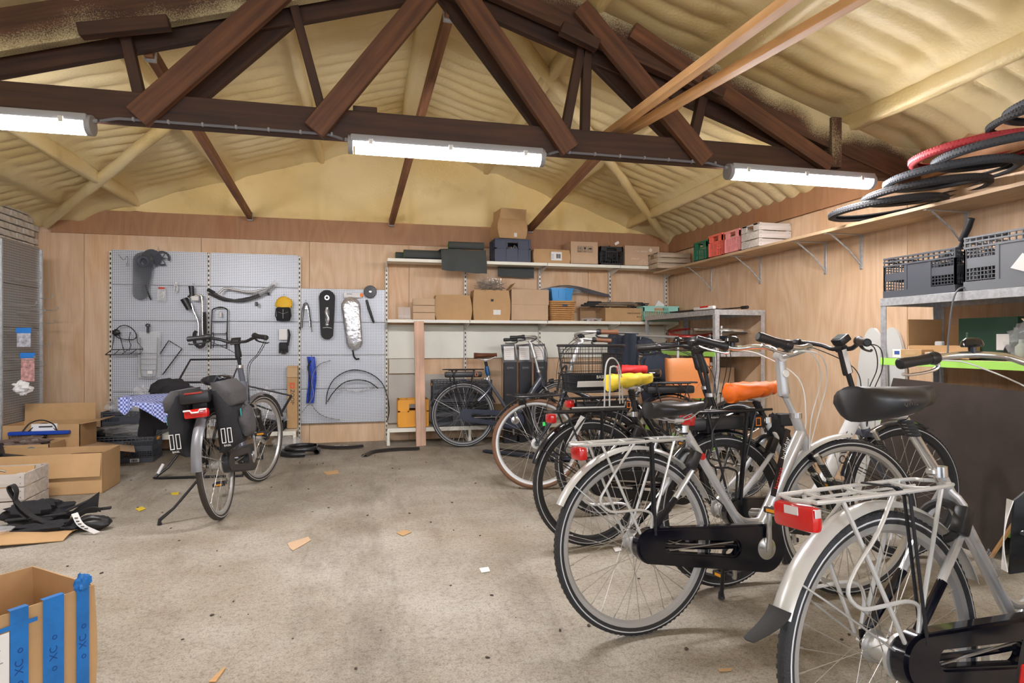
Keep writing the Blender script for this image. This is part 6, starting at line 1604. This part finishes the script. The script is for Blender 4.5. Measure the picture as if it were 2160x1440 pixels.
o = thing('blue_tool_tray', 'blue plastic strip with black hoses lying across the cartons', 'tray', (-2.66, 5.845, .355)); ob('strip', M().box((0, 0, .012), (.44, .05, .03), bev=.006), mat('royal blue plastic', (.01, .06, .42), .4), o); ob('hose', M().tube([(-.13, 0, .02), (-.08, .02, .09), (.0, .03, .115), (.09, .02, .08), (.13, 0, .02)], .005, 6, 5).tube([(-.09, .0, .02), (-.04, .03, .07), (.04, .03, .085), (.11, .02, .03)], .004, 6, 5), BLK, o)
ob('end_block', M().box((.0, .0, -.012), (.10, .03, .02), bev=.003), BLK, o)
for i, (c, dm, rz, rx, mt, lb) in enumerate((((-2.28, 6.12, .20), (.46, .42, .005), 20, 12, CARD2, 'loose cardboard sheet sloping between the cartons and the folding crate'), ((-2.50, 6.62, .21), (.50, .30, .005), 5, -5, CARD, 'loose cardboard flap lying by the wall behind the sloping sheet'), ((-2.40, 6.66, .245), (.22, .15, .02), 15, 0, PAPER, 'white leaflet pack lying on the cardboard by the wall'))):
    o = ob(('cardboard_sheet', 'cardboard_sheet', 'leaflet_pack')[i], M().box((0, 0, 0), dm, bev=.002, rot=MX.Rotation(R(rz), 4, 'Z') @ MX.Rotation(R(rx), 4, 'Y')), mt); o.location = c; tag(o, lb, 'paper' if i == 2 else 'cardboard')
o = ob('support_carton', M().box((0, 0, .075), (.5, .36, .15), bev=.003), CARDD); o.location = (-2.50, 6.62, .001); tag(o, 'squashed dark carton under the loose cardboard sheets', 'box')
o = ob('support_carton', M().box((0, 0, .10), (.62, .60, .20), bev=.003), CARDD); o.location = (-2.63, 5.85, .001); tag(o, 'wide flattened carton carrying the open cartons by the dark rack', 'box')
t = wood_crate('whitewashed wooden crate with black lettering in the floor clutter', (-2.49, 4.74, .002), (.62, .36, .27), R(3), WHITEWOOD, 3, False)
ob('lettering_board', M().box((-.12, -.184, .045), (.34, .004, .075), bev=.001), PAPER, t); text('lettering', 'BROUWIJ', .075, face((-.16, -.188, .045), (1, 0, 0), (0, 0, 1)), INK, t) if False else text('lettering', 'QWIC', .072, face((-.07, -.188, .045), (1, 0, 0), (0, 0, 1)), INK, t)
ob('cardboard_lining', M().box((.02, .05, .20), (.50, .012, .16), rot=MX.Rotation(R(-20), 4, 'X')), CARD, t); ob('hose', M().tube([(-.25, -.05, .24), (-.1, -.02, .285), (.05, .0, .275), (.12, .03, .25)], .008, 8, 5), ALU, t)
t = thing('strap_pile', 'heap of black straps, cloth and brackets on the floor before the wooden crate', 'straps', (-2.0, 4.22, 0))
m = W(t); L0 = [onY(x, y, 4.10) for x, y in ((95, 1102), (62, 1085), (38, 1062), (22, 1040), (18, 1026), (28, 1022), (36, 1036), (34, 1055), (40, 1075), (60, 1092))]
P = smooth_path(L0, 5); n = len(P) - 1; ob('strap_loop', m.shell(lambda u, v: P[int(round(u * n))] + V((0, .045 * (v - .5), .0)), n, 2, .005), BLKM, t, 60)
ob('black_cloth', W(t).blob((-1.98, 4.34, .07), (.17, .10, .075), 3, .5, 3), BLKF, t, 50)
ob('black_cloth', W(t).blob((-1.86, 4.10, .035), (.20, .08, .035), 13, .5, 3), BLKF, t, 50)
for a, b, w_ in (((-2.10, 4.22, .06), (-1.58, 4.34, .075), .035), ((-2.12, 4.12, .045), (-1.62, 4.18, .055), .040), ((-1.80, 4.26, .09), (-1.64, 4.28, .16), .030)): ob('bracket_bar', W(t).seg(a, b, w_, .014, bev=.004), BLKM, t)
ob('pointed_plate', W(t).prism([(-1.80, .06), (-1.62, .195), (-1.63, .07)], 4.26, 4.27, 'y'), BLK, t)
m = W(t); m.blob((-1.60, 4.12, .045), (.10, .05, .045), 2, .15); ob('rubber_shoe', m, BLK, t); m = W(t); m.shell(lambda u, v: V((-1.74 + .20 * u, 4.06 + .02 * v, .02 + .11 * math.sin(u * PI * .62 + .1) - .03 * v + .03 * u)), 10, 5, .004); ob('curved_guard', m, BLK, t)
A1, A2, A3 = V((-1.665, 4.045, .125)), V((-1.62, 4.02, .06)), V((-1.535, 4.01, .012)); P5 = smooth_path([A1, A2, A3], 8)
ob('white_strap', W(t).shell(lambda u, v: P5[int(round(u * 16))] + V((.032 * (v - .5), 0, .01 * (v - .5))), 16, 2, .003), PAPER, t); m = W(t)
for k in range(5): m.box(P5[3 + k * 2] + V((0, -.004, .0)), (.018, .003, .005))
ob('strap_holes', m, INK, t, kind='stuff')
o = thing('clear_cup', 'clear plastic sheet and cup lying on the flattened cardboard', 'plastic', (-2.18, 3.98, .03)); ob('sheet', M().blob((0, 0, .03), (.22, .10, .03), 5, .3), POLY, o, 80); ob('cup', M().cyl((.05, -.02, .04), (.14, -.03, .045), .035, .045, n=18), POLY, o)
o = ob('cardboard_sheet', M().shell(lambda u, v: V((-2.45 + .78 * u, 3.72 + .42 * v - .10 * u * (1 - v) + .30 * u * (1 - v), .050 * (1 - u) + .006 + .02 * math.sin(v * 3))), 8, 6, .005), CARD); tag(o, 'flattened cardboard with a pale blue edge under the strap heap', 'cardboard')
e = ob('blue_edge', M().tube([(-2.40, 3.90, .075), (-2.05, 3.99, .048), (-1.69, 4.06, .016)], .008, 6, flat=.3), mat('pale blue edge', (.25, .48, .72), .5), o)

# taped carton in the near left corner
t = carton('near open carton closed with blue printed tape and white label, cut off at the left', (-1.13, 2.085, .001), (.50, .35, .36), R(50), 'open', mt=CARD, flaps=(None, None, 105, None), crush=.006, seed=4)
for x, w_ in ((.132, .055), (.212, .036), (.045, .045)):
    m = M().box((x, -.1830, .180), (w_, .0012, .370)); m.box((x, -.175, .366), (w_, .02, .0012)); ob('blue_tape', m, BLUET, t)
    text('lettering', 'o  XC  o', .030, face((x, -.1842, .20), (0, 0, 1), (-1, 0, 0)), mat('dark blue print', (.005, .06, .26), .4), t)
ob('tape_tuft', M().blob((.212, -.178, .378), (.022, .016, .026), 3, .4), BLUET, t); ob('blue_tape', M().box((.03, -.1835, .320), (.12, .0012, .012)), BLUET, t)
ob('paper_label', M().box((-.035, -.1845, .230), (.11, .0012, .16)), PAPER, t)
for k in range(6): ob('label_line', M().box((-.04 + .01 * (k % 2), -.1855, .285 - .018 * k), (.07 - .012 * (k % 3), .0008, .003)), mat('grey print', (.3, .3, .33), .7), t)

# ---------------------------------------------------------------- loose bits on the floor
def flat(name, label, cat, pts, mt, z=.002, th=.003):
    P = [onZ(x, y) for x, y in pts]; o = ob(name, M().prism([(p.x, p.y) for p in P], z, z + th, 'z'), mt); return tag(o, label, cat)
flat('paper_scrap', 'small white paper scrap on open floor in front of the bicycles', 'litter', [(1011, 1200), (1030, 1197), (1034, 1206), (1016, 1209)], PAPER)
flat('cardboard_scrap', 'small brown cardboard chip in the middle of the floor', 'litter', [(836, 1125), (852, 1119), (869, 1123), (850, 1131)], CARD)
flat('wood_chips', 'broken pale cardboard scrap below the dark streak on the floor', 'litter', [(606, 1147), (650, 1133), (656, 1140), (640, 1150), (618, 1162), (612, 1158)], CARD2)
flat('yellow_scrap', 'yellow leaf-like scrap near the strap heap', 'litter', [(285, 1074), (300, 1069), (308, 1074), (294, 1079)], YELLOW)
flat('yellow_scrap', 'pale yellow scrap left of the bicycle kickstand', 'litter', [(360, 1040), (378, 1038), (376, 1044), (363, 1044)], YELLOW)
flat('wood_splinter', 'pale wooden splinter at the bottom edge of the picture', 'litter', [(440, 1440), (474, 1408), (476, 1411), (455, 1440)], PINE)
flat('wood_chip', 'tiny brown chip on the floor right of the paper scrap', 'litter', [(1515, 1413), (1545, 1411), (1543, 1416), (1518, 1418)], CARD)
flat('cardboard_scrap', 'small cardboard scrap in front of the fallen mudguards', 'litter', [(680, 996), (712, 992), (716, 999), (690, 1002)], CARD)
flat('paper_scrap', 'crumpled white scrap beside the rear wheel of the dark bicycle', 'litter', [(1293, 1156), (1306, 1153), (1312, 1162), (1298, 1165)], PAPER)
r = random.Random(31)
m = M()
for k in range(150):
    x, y = r.uniform(-2.4, 2.6), r.uniform(1.8, 6.3); s_ = r.uniform(.003, .011)
    m.blob((x, y, s_ * .3), (s_, s_ * r.uniform(.4, .9), s_ * .35), k, .4, 2, 4, 6, r.uniform(0, 3))
tag(ob('floor_grit', m, mat('dark grit', (.07, .055, .045), .9), kind='stuff'), 'dark grit and crumbs scattered over the concrete', 'litter')
# fallen mudguards and tyre
t = thing('black_tyre_coil', 'black mudguard coil lying at the foot of the panel seam', 'mudguard', (-.66, 6.42, .0)); ob('coil', M().ring(.17, .026, (0, 0, .030), 'z', 40, 10, a0=R(-20), a1=R(290)).ring(.15, .020, (.02, .02, .068), 'z', 36, 8, a0=R(40), a1=R(330)), BLK, t)
def guard_floor(label, pts, wd, mt=BLK):
    P = smooth_path([onZ(x, y, .03) for x, y in pts], 6); n = len(P) - 1; t = thing('mudguard', label, 'mudguard', (P[0].x, P[0].y, 0))
    def fn(u, v):
        i = int(round(u * n)); tg = (P[min(n, i + 1)] - P[max(0, i - 1)]).normalized(); nr = V((-tg.y, tg.x, 0)); k = 2 * v - 1
        return V((P[i].x, P[i].y, .036 - .022 * k * k)) + nr * wd * k
    ob('guard', W(t).shell(fn, n, 6, .003), mt, t, 60); return t, P
t, P = guard_floor('short black mudguard with white marks lying behind the second fallen one', [(673, 938), (700, 941), (735, 941), (765, 938)], .030)
for k in (8, 11): ob('white_mark', W(t).box((P[k].x, P[k].y - .005, .0405), (.05, .010, .002)), PAPER, t)
guard_floor('curved glossy black mudguard lying nearest on the floor by the plank', [(768, 958), (785, 950), (830, 945), (885, 943)], .033)
t = thing('folded_stand', 'dark folded trolley stand lying on the floor behind the brown front wheel', 'stand', (1.55, 5.75, 0)); ob('bar', W(t).seg((1.15, 6.10, .02), (1.70, 5.50, .03), .06, .02, bev=.004), NAVYF, t); ob('bar', W(t).seg((1.25, 6.15, .03), (1.75, 5.72, .02), .03, .02, bev=.004), BLK, t); ob('plate', W(t).blob((1.78, 5.50, .035), (.14, .09, .035), 6, .5, 4), NAVYF, t, 20)

# ---------------------------------------------------------------- clothes rail with trousers, orange bag
Yc = 5.35
t = thing('clothes_rail', 'grey metal clothes rail standing before the corner steel rack', 'clothes rail', (onY(1355, 706, Yc).x, Yc, 0)); a, b = onY(1284, 705, 5.72), onY(1430, 711, 4.95)
ob('rail', W(t).tube([a, b], .011, 10), ALUM, t)
for p in (a, b): ob('post', W(t).tube([(p.x, p.y, .02), (p.x, p.y, p.z)], .012, 10), ALUM, t); ob('foot', W(t).seg((p.x, p.y - .16, .012), (p.x, p.y + .16, .012), .03, .02, bev=.003), ALUM, t)
ob('low_rail', W(t).tube([(a.x, a.y, .25), (b.x, b.y, .25)], .009, 8), ALUM, t)
t = thing('hanging_trousers', 'dark navy work trousers folded over the clothes rail', 'trousers', (a.lerp(b, .25).x, a.lerp(b, .25).y, .8)); d_ = (b - a).normalized(); nn = V((-d_.y, d_.x, 0)); a1 = a.lerp(b, .03); a2 = a.lerp(b, .43)
def tr(u, v):
    s_ = v * .82 - .30; z = -abs(s_); w_ = .022 * (1 if s_ > 0 else -1) * min(1, abs(s_) / .03); p = a1.lerp(a2, u + .04 * math.sin(v * 5)) - nn * w_; p.z += .014 + z; return p - nn * (.014 * math.sin(u * 9 + v * 3) + .006 * math.sin(u * 23))- t.location
ob('trousers', M().shell(tr, 24, 30, .008), NAVYF, t, 70); ob('belt_pouch', W(t).blob(a1.lerp(a2, .9) + V((.10, -.03, -.10)), (.08, .05, .075), 3, .3), NAVYF, t, 60)
t = thing('orange_bag', 'large orange brown leather bag hanging behind the orange saddle cover', 'bag', (onY(1448, 800, 4.75).x, 4.75, 0)); p0, p1 = onY(1402, 757, 4.75), onY(1497, 812, 4.75); cx = (p0.x + p1.x) / 2; cz = (p0.z + p1.z) / 2 - .05
secs = []
for i in range(9):
    u = i / 8; z = cz + .17 - .34 * u; k = .5 + .5 * math.sin(min(1, u * 4 + .1) * PI / 2); wd = (.205 - .02 * u); sec = []
    for j in range(20):
        an = 2 * PI * j / 20; sec.append(V((cx + wd * math.copysign(abs(math.cos(an)) ** .35, math.cos(an)), 4.75 + .06 * k * math.copysign(abs(math.sin(an)) ** .6, math.sin(an)), z + .004 * math.sin(j))))
    secs.append(sec)
ob('body', W(t).loft(secs), LEATH, t, 50); ob('flap_seam', W(t).tube([(cx + .19, 4.683, cz + .10), (cx + .05, 4.682, cz - .06), (cx - .03, 4.684, cz - .16)], .0035, 6), LEATH, t); ob('buckle', W(t).box((cx + .19, 4.69, cz + .12), (.018, .02, .03), bev=.003), STEEL, t)
m = W(t); m.tube([(cx - .16, 4.80, cz + .15), (cx - .16, 4.82, .012)], .007, 8).tube([(cx + .16, 4.80, cz + .15), (cx + .16, 4.82, .012)], .007, 8).tube([(cx - .16, 4.80, cz + .15), (cx + .16, 4.80, cz + .15)], .007, 8); ob('hanging_frame', m, BLK, t)

# ---------------------------------------------------------------- corner rack contents: wheels on the lime shelf
def loose_wheel(label, c, rx, ry, Rr, rimm, tyre=None):
    t = thing('wheel_assembly', label, 'wheel', c); T = MX.Rotation(rx, 4, 'X') @ MX.Rotation(ry, 4, 'Y'); m = M(T).lathe([(Rr - .020, -.012), (Rr, -.012), (Rr - .004, 0), (Rr, .012), (Rr - .020, .012), (Rr - .026, 0)], 56, ax='z', closed=True); ob('rim', m, rimm, t)
    m = M(T)
    for k in range(24): an = 2 * PI * k / 24; a0 = an + (.9 if k % 2 else -.9); m.tube([(.02 * math.cos(a0), .02 * math.sin(a0), .025 * (1 if k % 2 else -1)), ((Rr - .02) * math.cos(an), (Rr - .02) * math.sin(an), 0)], .0012, 4, cap=False)
    ob('spokes', m, STEEL, t, kind='stuff'); ob('hub', M(T).cyl((0, 0, -.05), (0, 0, .05), .015, n=12), ALU, t)
    if tyre: ob('tyre', M(T).ring(Rr + .008, .018, ax='z', n=56, m=10), tyre, t)
RB = mat('blue rim', (.03, .25, .55), .3, .4); RRD = mat('red rim', (.50, .05, .04), .3, .3)
loose_wheel('black bicycle wheel lying lowest on the corner rack shelf', (3.45, 5.95, 1.10), R(2), R(0), .25, BLK, BLK)
loose_wheel('blue rimmed wheel lying on the corner rack shelf', (3.44, 5.66, 1.155), R(2), R(-2), .25, RB, BLK)
loose_wheel('red rimmed wheel leaning over the blue one on the corner rack', (3.43, 6.00, 1.23), R(8), R(-6), .25, RRD)
loose_wheel('silver wheel topmost on the corner rack shelf, sticking out beyond the post', (3.44, 5.45, 1.235), R(0), R(3), .27, ALU)
t = thing('carrier_frame', 'flat black carrier frame lying on top of the corner rack', 'carrier', (3.42, 5.75, 1.436)); m = W(t); m.tube([(3.22, 6.1, 1.45), (3.22, 5.45, 1.45), (3.34, 5.35, 1.45), (3.34, 6.1, 1.45), (3.22, 6.1, 1.45)], .006, 6)
for k in range(5): m.tube([(3.22, 5.5 + k * .13, 1.45), (3.34, 5.5 + k * .13, 1.45)], .004, 6)
ob('frame', m, BLK, t); ob('rod', W(t).tube([(3.40, 5.9, 1.45), (3.50, 5.15, 1.455)], .007, 8), BLK, t); ob('rod_end', W(t).cyl((3.50, 5.20, 1.455), (3.51, 5.12, 1.455), .016, n=10), BLK, t)
t = thing('red_lamp_set', 'red and white lamp strip beside the black frame on the corner rack', 'lamp part', (3.22, 5.40, 1.436)); ob('strip', M().box((0, 0, .020), (.035, .36, .032), bev=.008), PAPER, t); ob('red_insert', M().box((-.004, -.02, .030), (.030, .16, .022), bev=.006), RED, t)
for i, (y, z, mt, lb) in enumerate(((6.3, .604, CARD, 'brown carton low in the corner rack near the wall'), (5.75, .604, CARD2, 'pale carton low in the corner rack by the near post'))):
    carton(lb, (3.45, y, z), (.40, .42, .26), 0, mt=mt)
t = thing('paper_stack', 'stack of papers and packets under the wheels at the far end of the corner rack', 'papers', (3.30, 6.45, 1.032))
for k in range(5): ob('packet', M().box((.01 * k, -.02 * k, .008 + k * .015), (.20, .24, .012), rz=R(k * 9 - 15), bev=.002), (PAPER, CARD2)[k % 2], t)

# ---------------------------------------------------------------- near rack contents
crate('grey folding crate with barcode sticker on the near steel rack, holding a handlebar grip', (3.455, 3.055, 1.408), (.38, .50, .255), 0, CRG2, 'fold', sticker=False)
o = thing('crate_contents', 'dark bicycle parts filling the grey crate with the barcode on the near rack', 'bicycle part', (3.455, 3.055, 1.425)); ob('parts', M().blob((0, 0, .09), (.15, .20, .085), 5, .4, 4), BLKM, o, 40)
t = crate('light grey folding crate with a torn white sticker at the right edge', (3.455, 2.475, 1.408), (.38, .56, .30), 0, mat('mid grey crate plastic', (.15, .16, .175), .5), 'fold', sticker=False)
ob('dark_contents', M().blob((0, 0, .12), (.15, .23, .10), 5, .3, 4), BLKM, t, 40); ob('torn_sticker', M().prism([(.02, .10), (-.04, .17), (-.10, .13), (-.06, .07)], -.196, -.193, 'x'), PAPER, t)
t = thing('crate_sticker', 'white barcode sticker on the foot of the grey crate on the near rack', 'sticker', (3.262, 2.88, 1.43)) if False else None
t = thing('handlebar_grips', 'black handlebar ends standing out of the grey crate on the near rack', 'bicycle part', (3.42, 2.98, 1.42)); m = M(); m.tube([(0, 0, .10), (.02, -.05, .26), (.0, -.12, .36)], [.012, .012, .012], 10).tube([(.0, -.08, .30), (-.005, -.125, .37), (-.01, -.15, .42)], [.019, .020, .018], 12); ob('grip_bar', m, BLK, t); ob('clamp', M().blob((.02, -.02, .22), (.035, .05, .03), 4, .4), BLK, t); ob('long_bar', M().tube([(.0, .10, .20), (.05, -.10, .30), (.06, -.30, .31)], .012, 10, 5), BLK, t)
t = thing('hanging_cable', 'grey cable hanging from the crate down past the rack to the bell', 'cable', (3.20, 2.80, 1.05)); m = W(t); m.tube([(3.30, 2.74, 1.43), (3.235, 2.76, 1.42), (3.215, 2.78, 1.34), (3.21, 2.80, 1.15), (3.205, 2.80, 1.06)], .005, 6, 5); ob('cable', m, mat('grey cable', (.12, .12, .13), .5), t)
t = carton('open brown carton with its lid up on the lime shelf of the near rack', (3.50, 3.00, 1.022), (.28, .40, .08), 0, 'open', mt=CARD, flaps=(None, None, None, 82)); ob('raised_lid', M().box((-.02, .20, .16), (.26, .005, .17)), CARD, t); ob('white_part', M().box((-.06, .06, .09), (.03, .05, .03), bev=.006), PAPER, t)
t = carton('dark green carton with white printing on the near rack', (3.56, 2.76, 1.022), (.24, .34, .24), 0, mt=mat('dark green card', (.012, .055, .03), .5), tape=False); ob('white_sticker', M().box((-.1262, -.09, .10), (.0015, .07, .09)), PAPER, t)
t2_ = text('lettering', 'Cortina', .024, face((-.1265, .12, .12), (0, 0, 1), (0, 1, 0)), mat('dull green print', (.25, .4, .3), .6), t)
ob('lamp_stand', M().blob((-.11, -.12, .05), (.03, .03, .045), 2, .1), BLK, t)
for (y, x, s_, mt, lb) in ((3.225, 3.32, (.06, .075, .055), PAPER, 'tiny white box with blue print at the end of the lime shelf'), (3.10, 3.31, (.09, .15, .055), CARD, 'long brown box before the open carton on the lime shelf'), (2.93, 3.31, (.10, .14, .04), CARD2, 'flat pale box before the green carton on the lime shelf')):
    t = thing('small_box', lb, 'box', (x, y, 1.022)); ob('box', M().box((0, 0, s_[2] / 2), s_, bev=.002), mt, t); ob('lid_tab', M().box((-s_[0] / 2 - .001, 0, s_[2] * .6), (.001, s_[1] * .5, s_[2] * .4)), mat('blue box print', (.05, .10, .35), .5) if mt is PAPER else TAPE, t)
t = thing('clear_bags', 'clear plastic bag with pale bottles on the lime shelf of the near rack', 'plastic bag', (3.44, 2.50, 1.022)); ob('bag', M().blob((0, 0, .10), (.10, .12, .11), 41, .5, 2.6), POLY, t, 80); ob('bag_neck', M().blob((0, -.02, .22), (.04, .05, .06), 44, .5, 3), POLY, t, 80)
for k in range(3): ob('bottle', M().lathe([(0, 0), (.028, 0), (.028, .07), (.012, .09), (.012, .11), (0, .11)], 16, (-.04 + .01 * k, -.08 + .07 * k, .004)), mat('pale green plastic', (.45, .52, .42), .4), t)
t = carton('pale open carton at the right edge on the lime shelf', (3.47, 2.22, 1.022), (.32, .30, .13), 0, 'open', mt=CARD2, flaps=(None, 40, 150, 60))
for (y, z, mt, lb) in ((2.2, .622, CARD, 'brown carton on the lower lime shelf behind the laminate board'), (2.0, .152, CARDD, 'dark carton at the bottom of the near rack')): carton(lb, (3.47, y, z), (.38, .45, .28), 0, mt=mt)
# white oval boards leaning at the end of the near rack
for i, (x, y, dz, lb) in enumerate(((3.63, 3.80, .0, 'white oval board leaning on the wall behind the rack post, the front one'), (3.68, 3.68, .0, 'grey white oval board leaning behind the front oval board'))):
    t = thing('oval_board', lb, 'board', (x, y, 0)); H = 1.23 + dz; wd = .13
    out = [(-wd, 0), (wd, 0), (wd, H - .42)] + [(wd * math.cos(R(a)), H - .42 + .42 * math.sin(R(a))) for a in range(10, 171, 10)] + [(-wd, H - .42)]
    rm = MX.Rotation(R(-90), 4, 'Z') @ MX.Rotation(R(-1.5), 4, 'X')
    ob('board', M(rm).prism(out, -.012, .012, 'y'), mat('white board paint', (.62, .63, .60), .45), t); ob('panel_line', M(rm).box((-.02, -.014, .45), (.008, .003, .8)).box((.05, -.014, .40), (.006, .003, .7)), mat('grey line', (.30, .32, .30), .6), t, kind='stuff')
t = thing('red_tail_light', 'dark red rear light standing behind the nearest saddle', 'bicycle light', (3.30, 3.42, 0)) if False else None
# price tag and paper strip on bicycles, shop card at the right edge
t = thing('shop_card', 'black shop card with red and white lettering at the right edge', 'sign', (1.455, 1.06, .60), R(-18))
ob('card', M().prism([(-.055, .0), (.11, .03), (.11, .20), (.0, .205), (-.045, .165)], -.003, .003, 'y'), mat('black card', (.010, .010, .011), .35), t); ob('white_back', M().shell(lambda u, v: V((-.047 - .014 * math.sin(v * PI) * (1 - u) - .012 * (1 - v), -.004 + .02 * u, .005 + .16 * v)), 2, 8, .002), PAPER, t)
text('lettering', 'FLORIS', .022, face((.012, -.0045, .145), (0, 0, -1), (1, 0, 0)), mat('red lettering', (.75, .08, .04), .5), t); text('lettering', 'FIETSEN', .022, face((.012, -.0045, .075), (0, 0, -1), (1, 0, 0)), PAPER, t)
ob('small_print', M().box((-.008, -.0042, .10), (.003, .001, .12)).box((-.018, -.0042, .10), (.003, .001, .10)), PAPER, t, kind='stuff')
ob('wheel_mark', M().ring(.011, .0012, (.040, -.0045, .135), 'y', 20, 5).ring(.011, .0012, (.040, -.0045, .105), 'y', 20, 5).tube([(.040, -.0045, .135), (.052, -.0045, .12), (.040, -.0045, .105)], .0012, 5), mat('red lettering', (.75, .08, .04), .5), t); ob('hanger', M().tube([(.09, 0, .20), (.10, .02, .23), (.12, .05, .20)], .003, 6, 4), STEEL, t)
t = thing('paper_tag', 'white paper strip tag hanging from the mudguard of the dark bicycle', 'tag', (1.06, 3.15, .56)); ob('strip', M().seg((0, 0, 0), (.085, .0, .155), .004, .034, up=(-.9, 0, .4)), PAPER, t)
t = thing('paper_tag', 'clear white strip tag on the black handlebar of the white electric bicycle', 'tag', (2.26, 2.52, 1.0)); ob('strip', M().seg((0, 0, .085), (.035, .0, -.03), .003, .024, up=(1, 0, .3)), PAPER, t)
t = thing('wire_carrier', 'pale bent wire carrier standing on the rack of the dark bicycle below the yellow cover', 'carrier', (1.33, 3.18, .76)); m = M()
for k, w_ in enumerate((.050, .028)): m.tube([(-w_, 0 - .02 * k, .0), (-w_ * .9, -.02 * k, .20), (-w_ * .5, -.02 * k, .265 - .04 * k), (w_ * .3, -.02 * k, .265 - .04 * k), (w_ * .9, -.02 * k, .20), (w_ * 1.2, -.02 * k, .02)], .0045, 6, 5)
m.tube([(-.24, 0, .0), (.07, 0, .0), (.075, 0, .03)], .0045, 6); ob('wire', m, mat('light grey wire', (.55, .55, .54), .35, .3), t)

# hooks and packets on the dark rack
for i, (y, z) in enumerate(((6.05, 1.66), (6.25, 1.52), (5.98, 1.44), (6.12, 1.38), (6.3, 1.30), (6.0, 1.18), (6.2, 1.10), (6.35, 1.42), (5.95, .98), (6.15, .92))):
    o = ob('display_hook', M().tube([(-2.966, 0, 0), (-2.76, 0, -.008), (-2.745, 0, .012)], .0028, 6).tube([(-2.966, .03, 0), (-2.80, .03, -.01)], .002, 5).box((-2.745, 0, .018), (.004, .02, .016)), STEEL); o.location = (0, y, z); tag(o, 'thin steel display hook standing out from the dark perforated rack', 'hook', 'hooks on the dark perforated rack')
for y, z, w_, h, mt, lb in ((5.96, .99, .12, .20, mat('pinkish packet', (.55, .30, .28), .3, 0, .5, 30), 'clear packet with blue header and pink contents on the dark rack'), (5.90, 1.20, .10, .12, mat('pale packet', (.45, .46, .50), .3, 0, .5, 30), 'small blue-topped packet above the pink one on the dark rack')):
    t = thing('parts_packet', lb, 'package', (-2.80, y, z)); ob('hook', M().tube([(-.166, 0, .02), (.02, 0, .012), (.03, 0, .03)], .0028, 6), STEEL, t); ob('packet', M().box((0, 0, -h / 2), (.10, .015, h), bev=.005), mt, t); ob('header', M().box((0, -.002, .02), (.11, .014, .045), bev=.003), mat('header blue', (.02, .20, .62), .5), t)
t = thing('paper_bag', 'crumpled white packet low on the dark rack', 'package', (-2.82, 5.92, .74)); ob('hook', M().tube([(-.146, 0, .05), (.02, 0, .045)], .0028, 6), STEEL, t); ob('bag', M().blob((0, 0, 0), (.06, .05, .05), 3, .5), PAPER, t, 30)
# soft things around the back
t = thing('yellow_sack', 'yellow brown sack slumped on the base shelf behind the brown-tyred wheel', 'sack', (onY(1110, 880, 6.85).x, 6.83, ZB)); ob('sack', M().blob((0, 0, .12), (.15, .10, .11), 6, .3), mat('ochre sack', (.62, .40, .10), .7), t, 60)
t = thing('wire_box', 'small brown box tangled with wire beside the sack', 'box', (onY(1068, 860, 6.8).x - .03, 6.92, ZB + .002)); ob('box', M().box((0, 0, .10), (.20, .18, .20), bev=.004), CARDD, t)
t = thing('dark_jacket', 'dark blue jacket slumped over the end of the clothes rail', 'jacket', (onY(1385, 770, 5.2).x, 5.2, .85)); ob('jacket', M().blob((0, 0, .03), (.17, .09, .15), 8, .35), NAVYF, t, 60)
ob('sleeve', M().blob((-.10, -.03, -.20), (.06, .06, .20), 12, .3), NAVYF, t, 60)
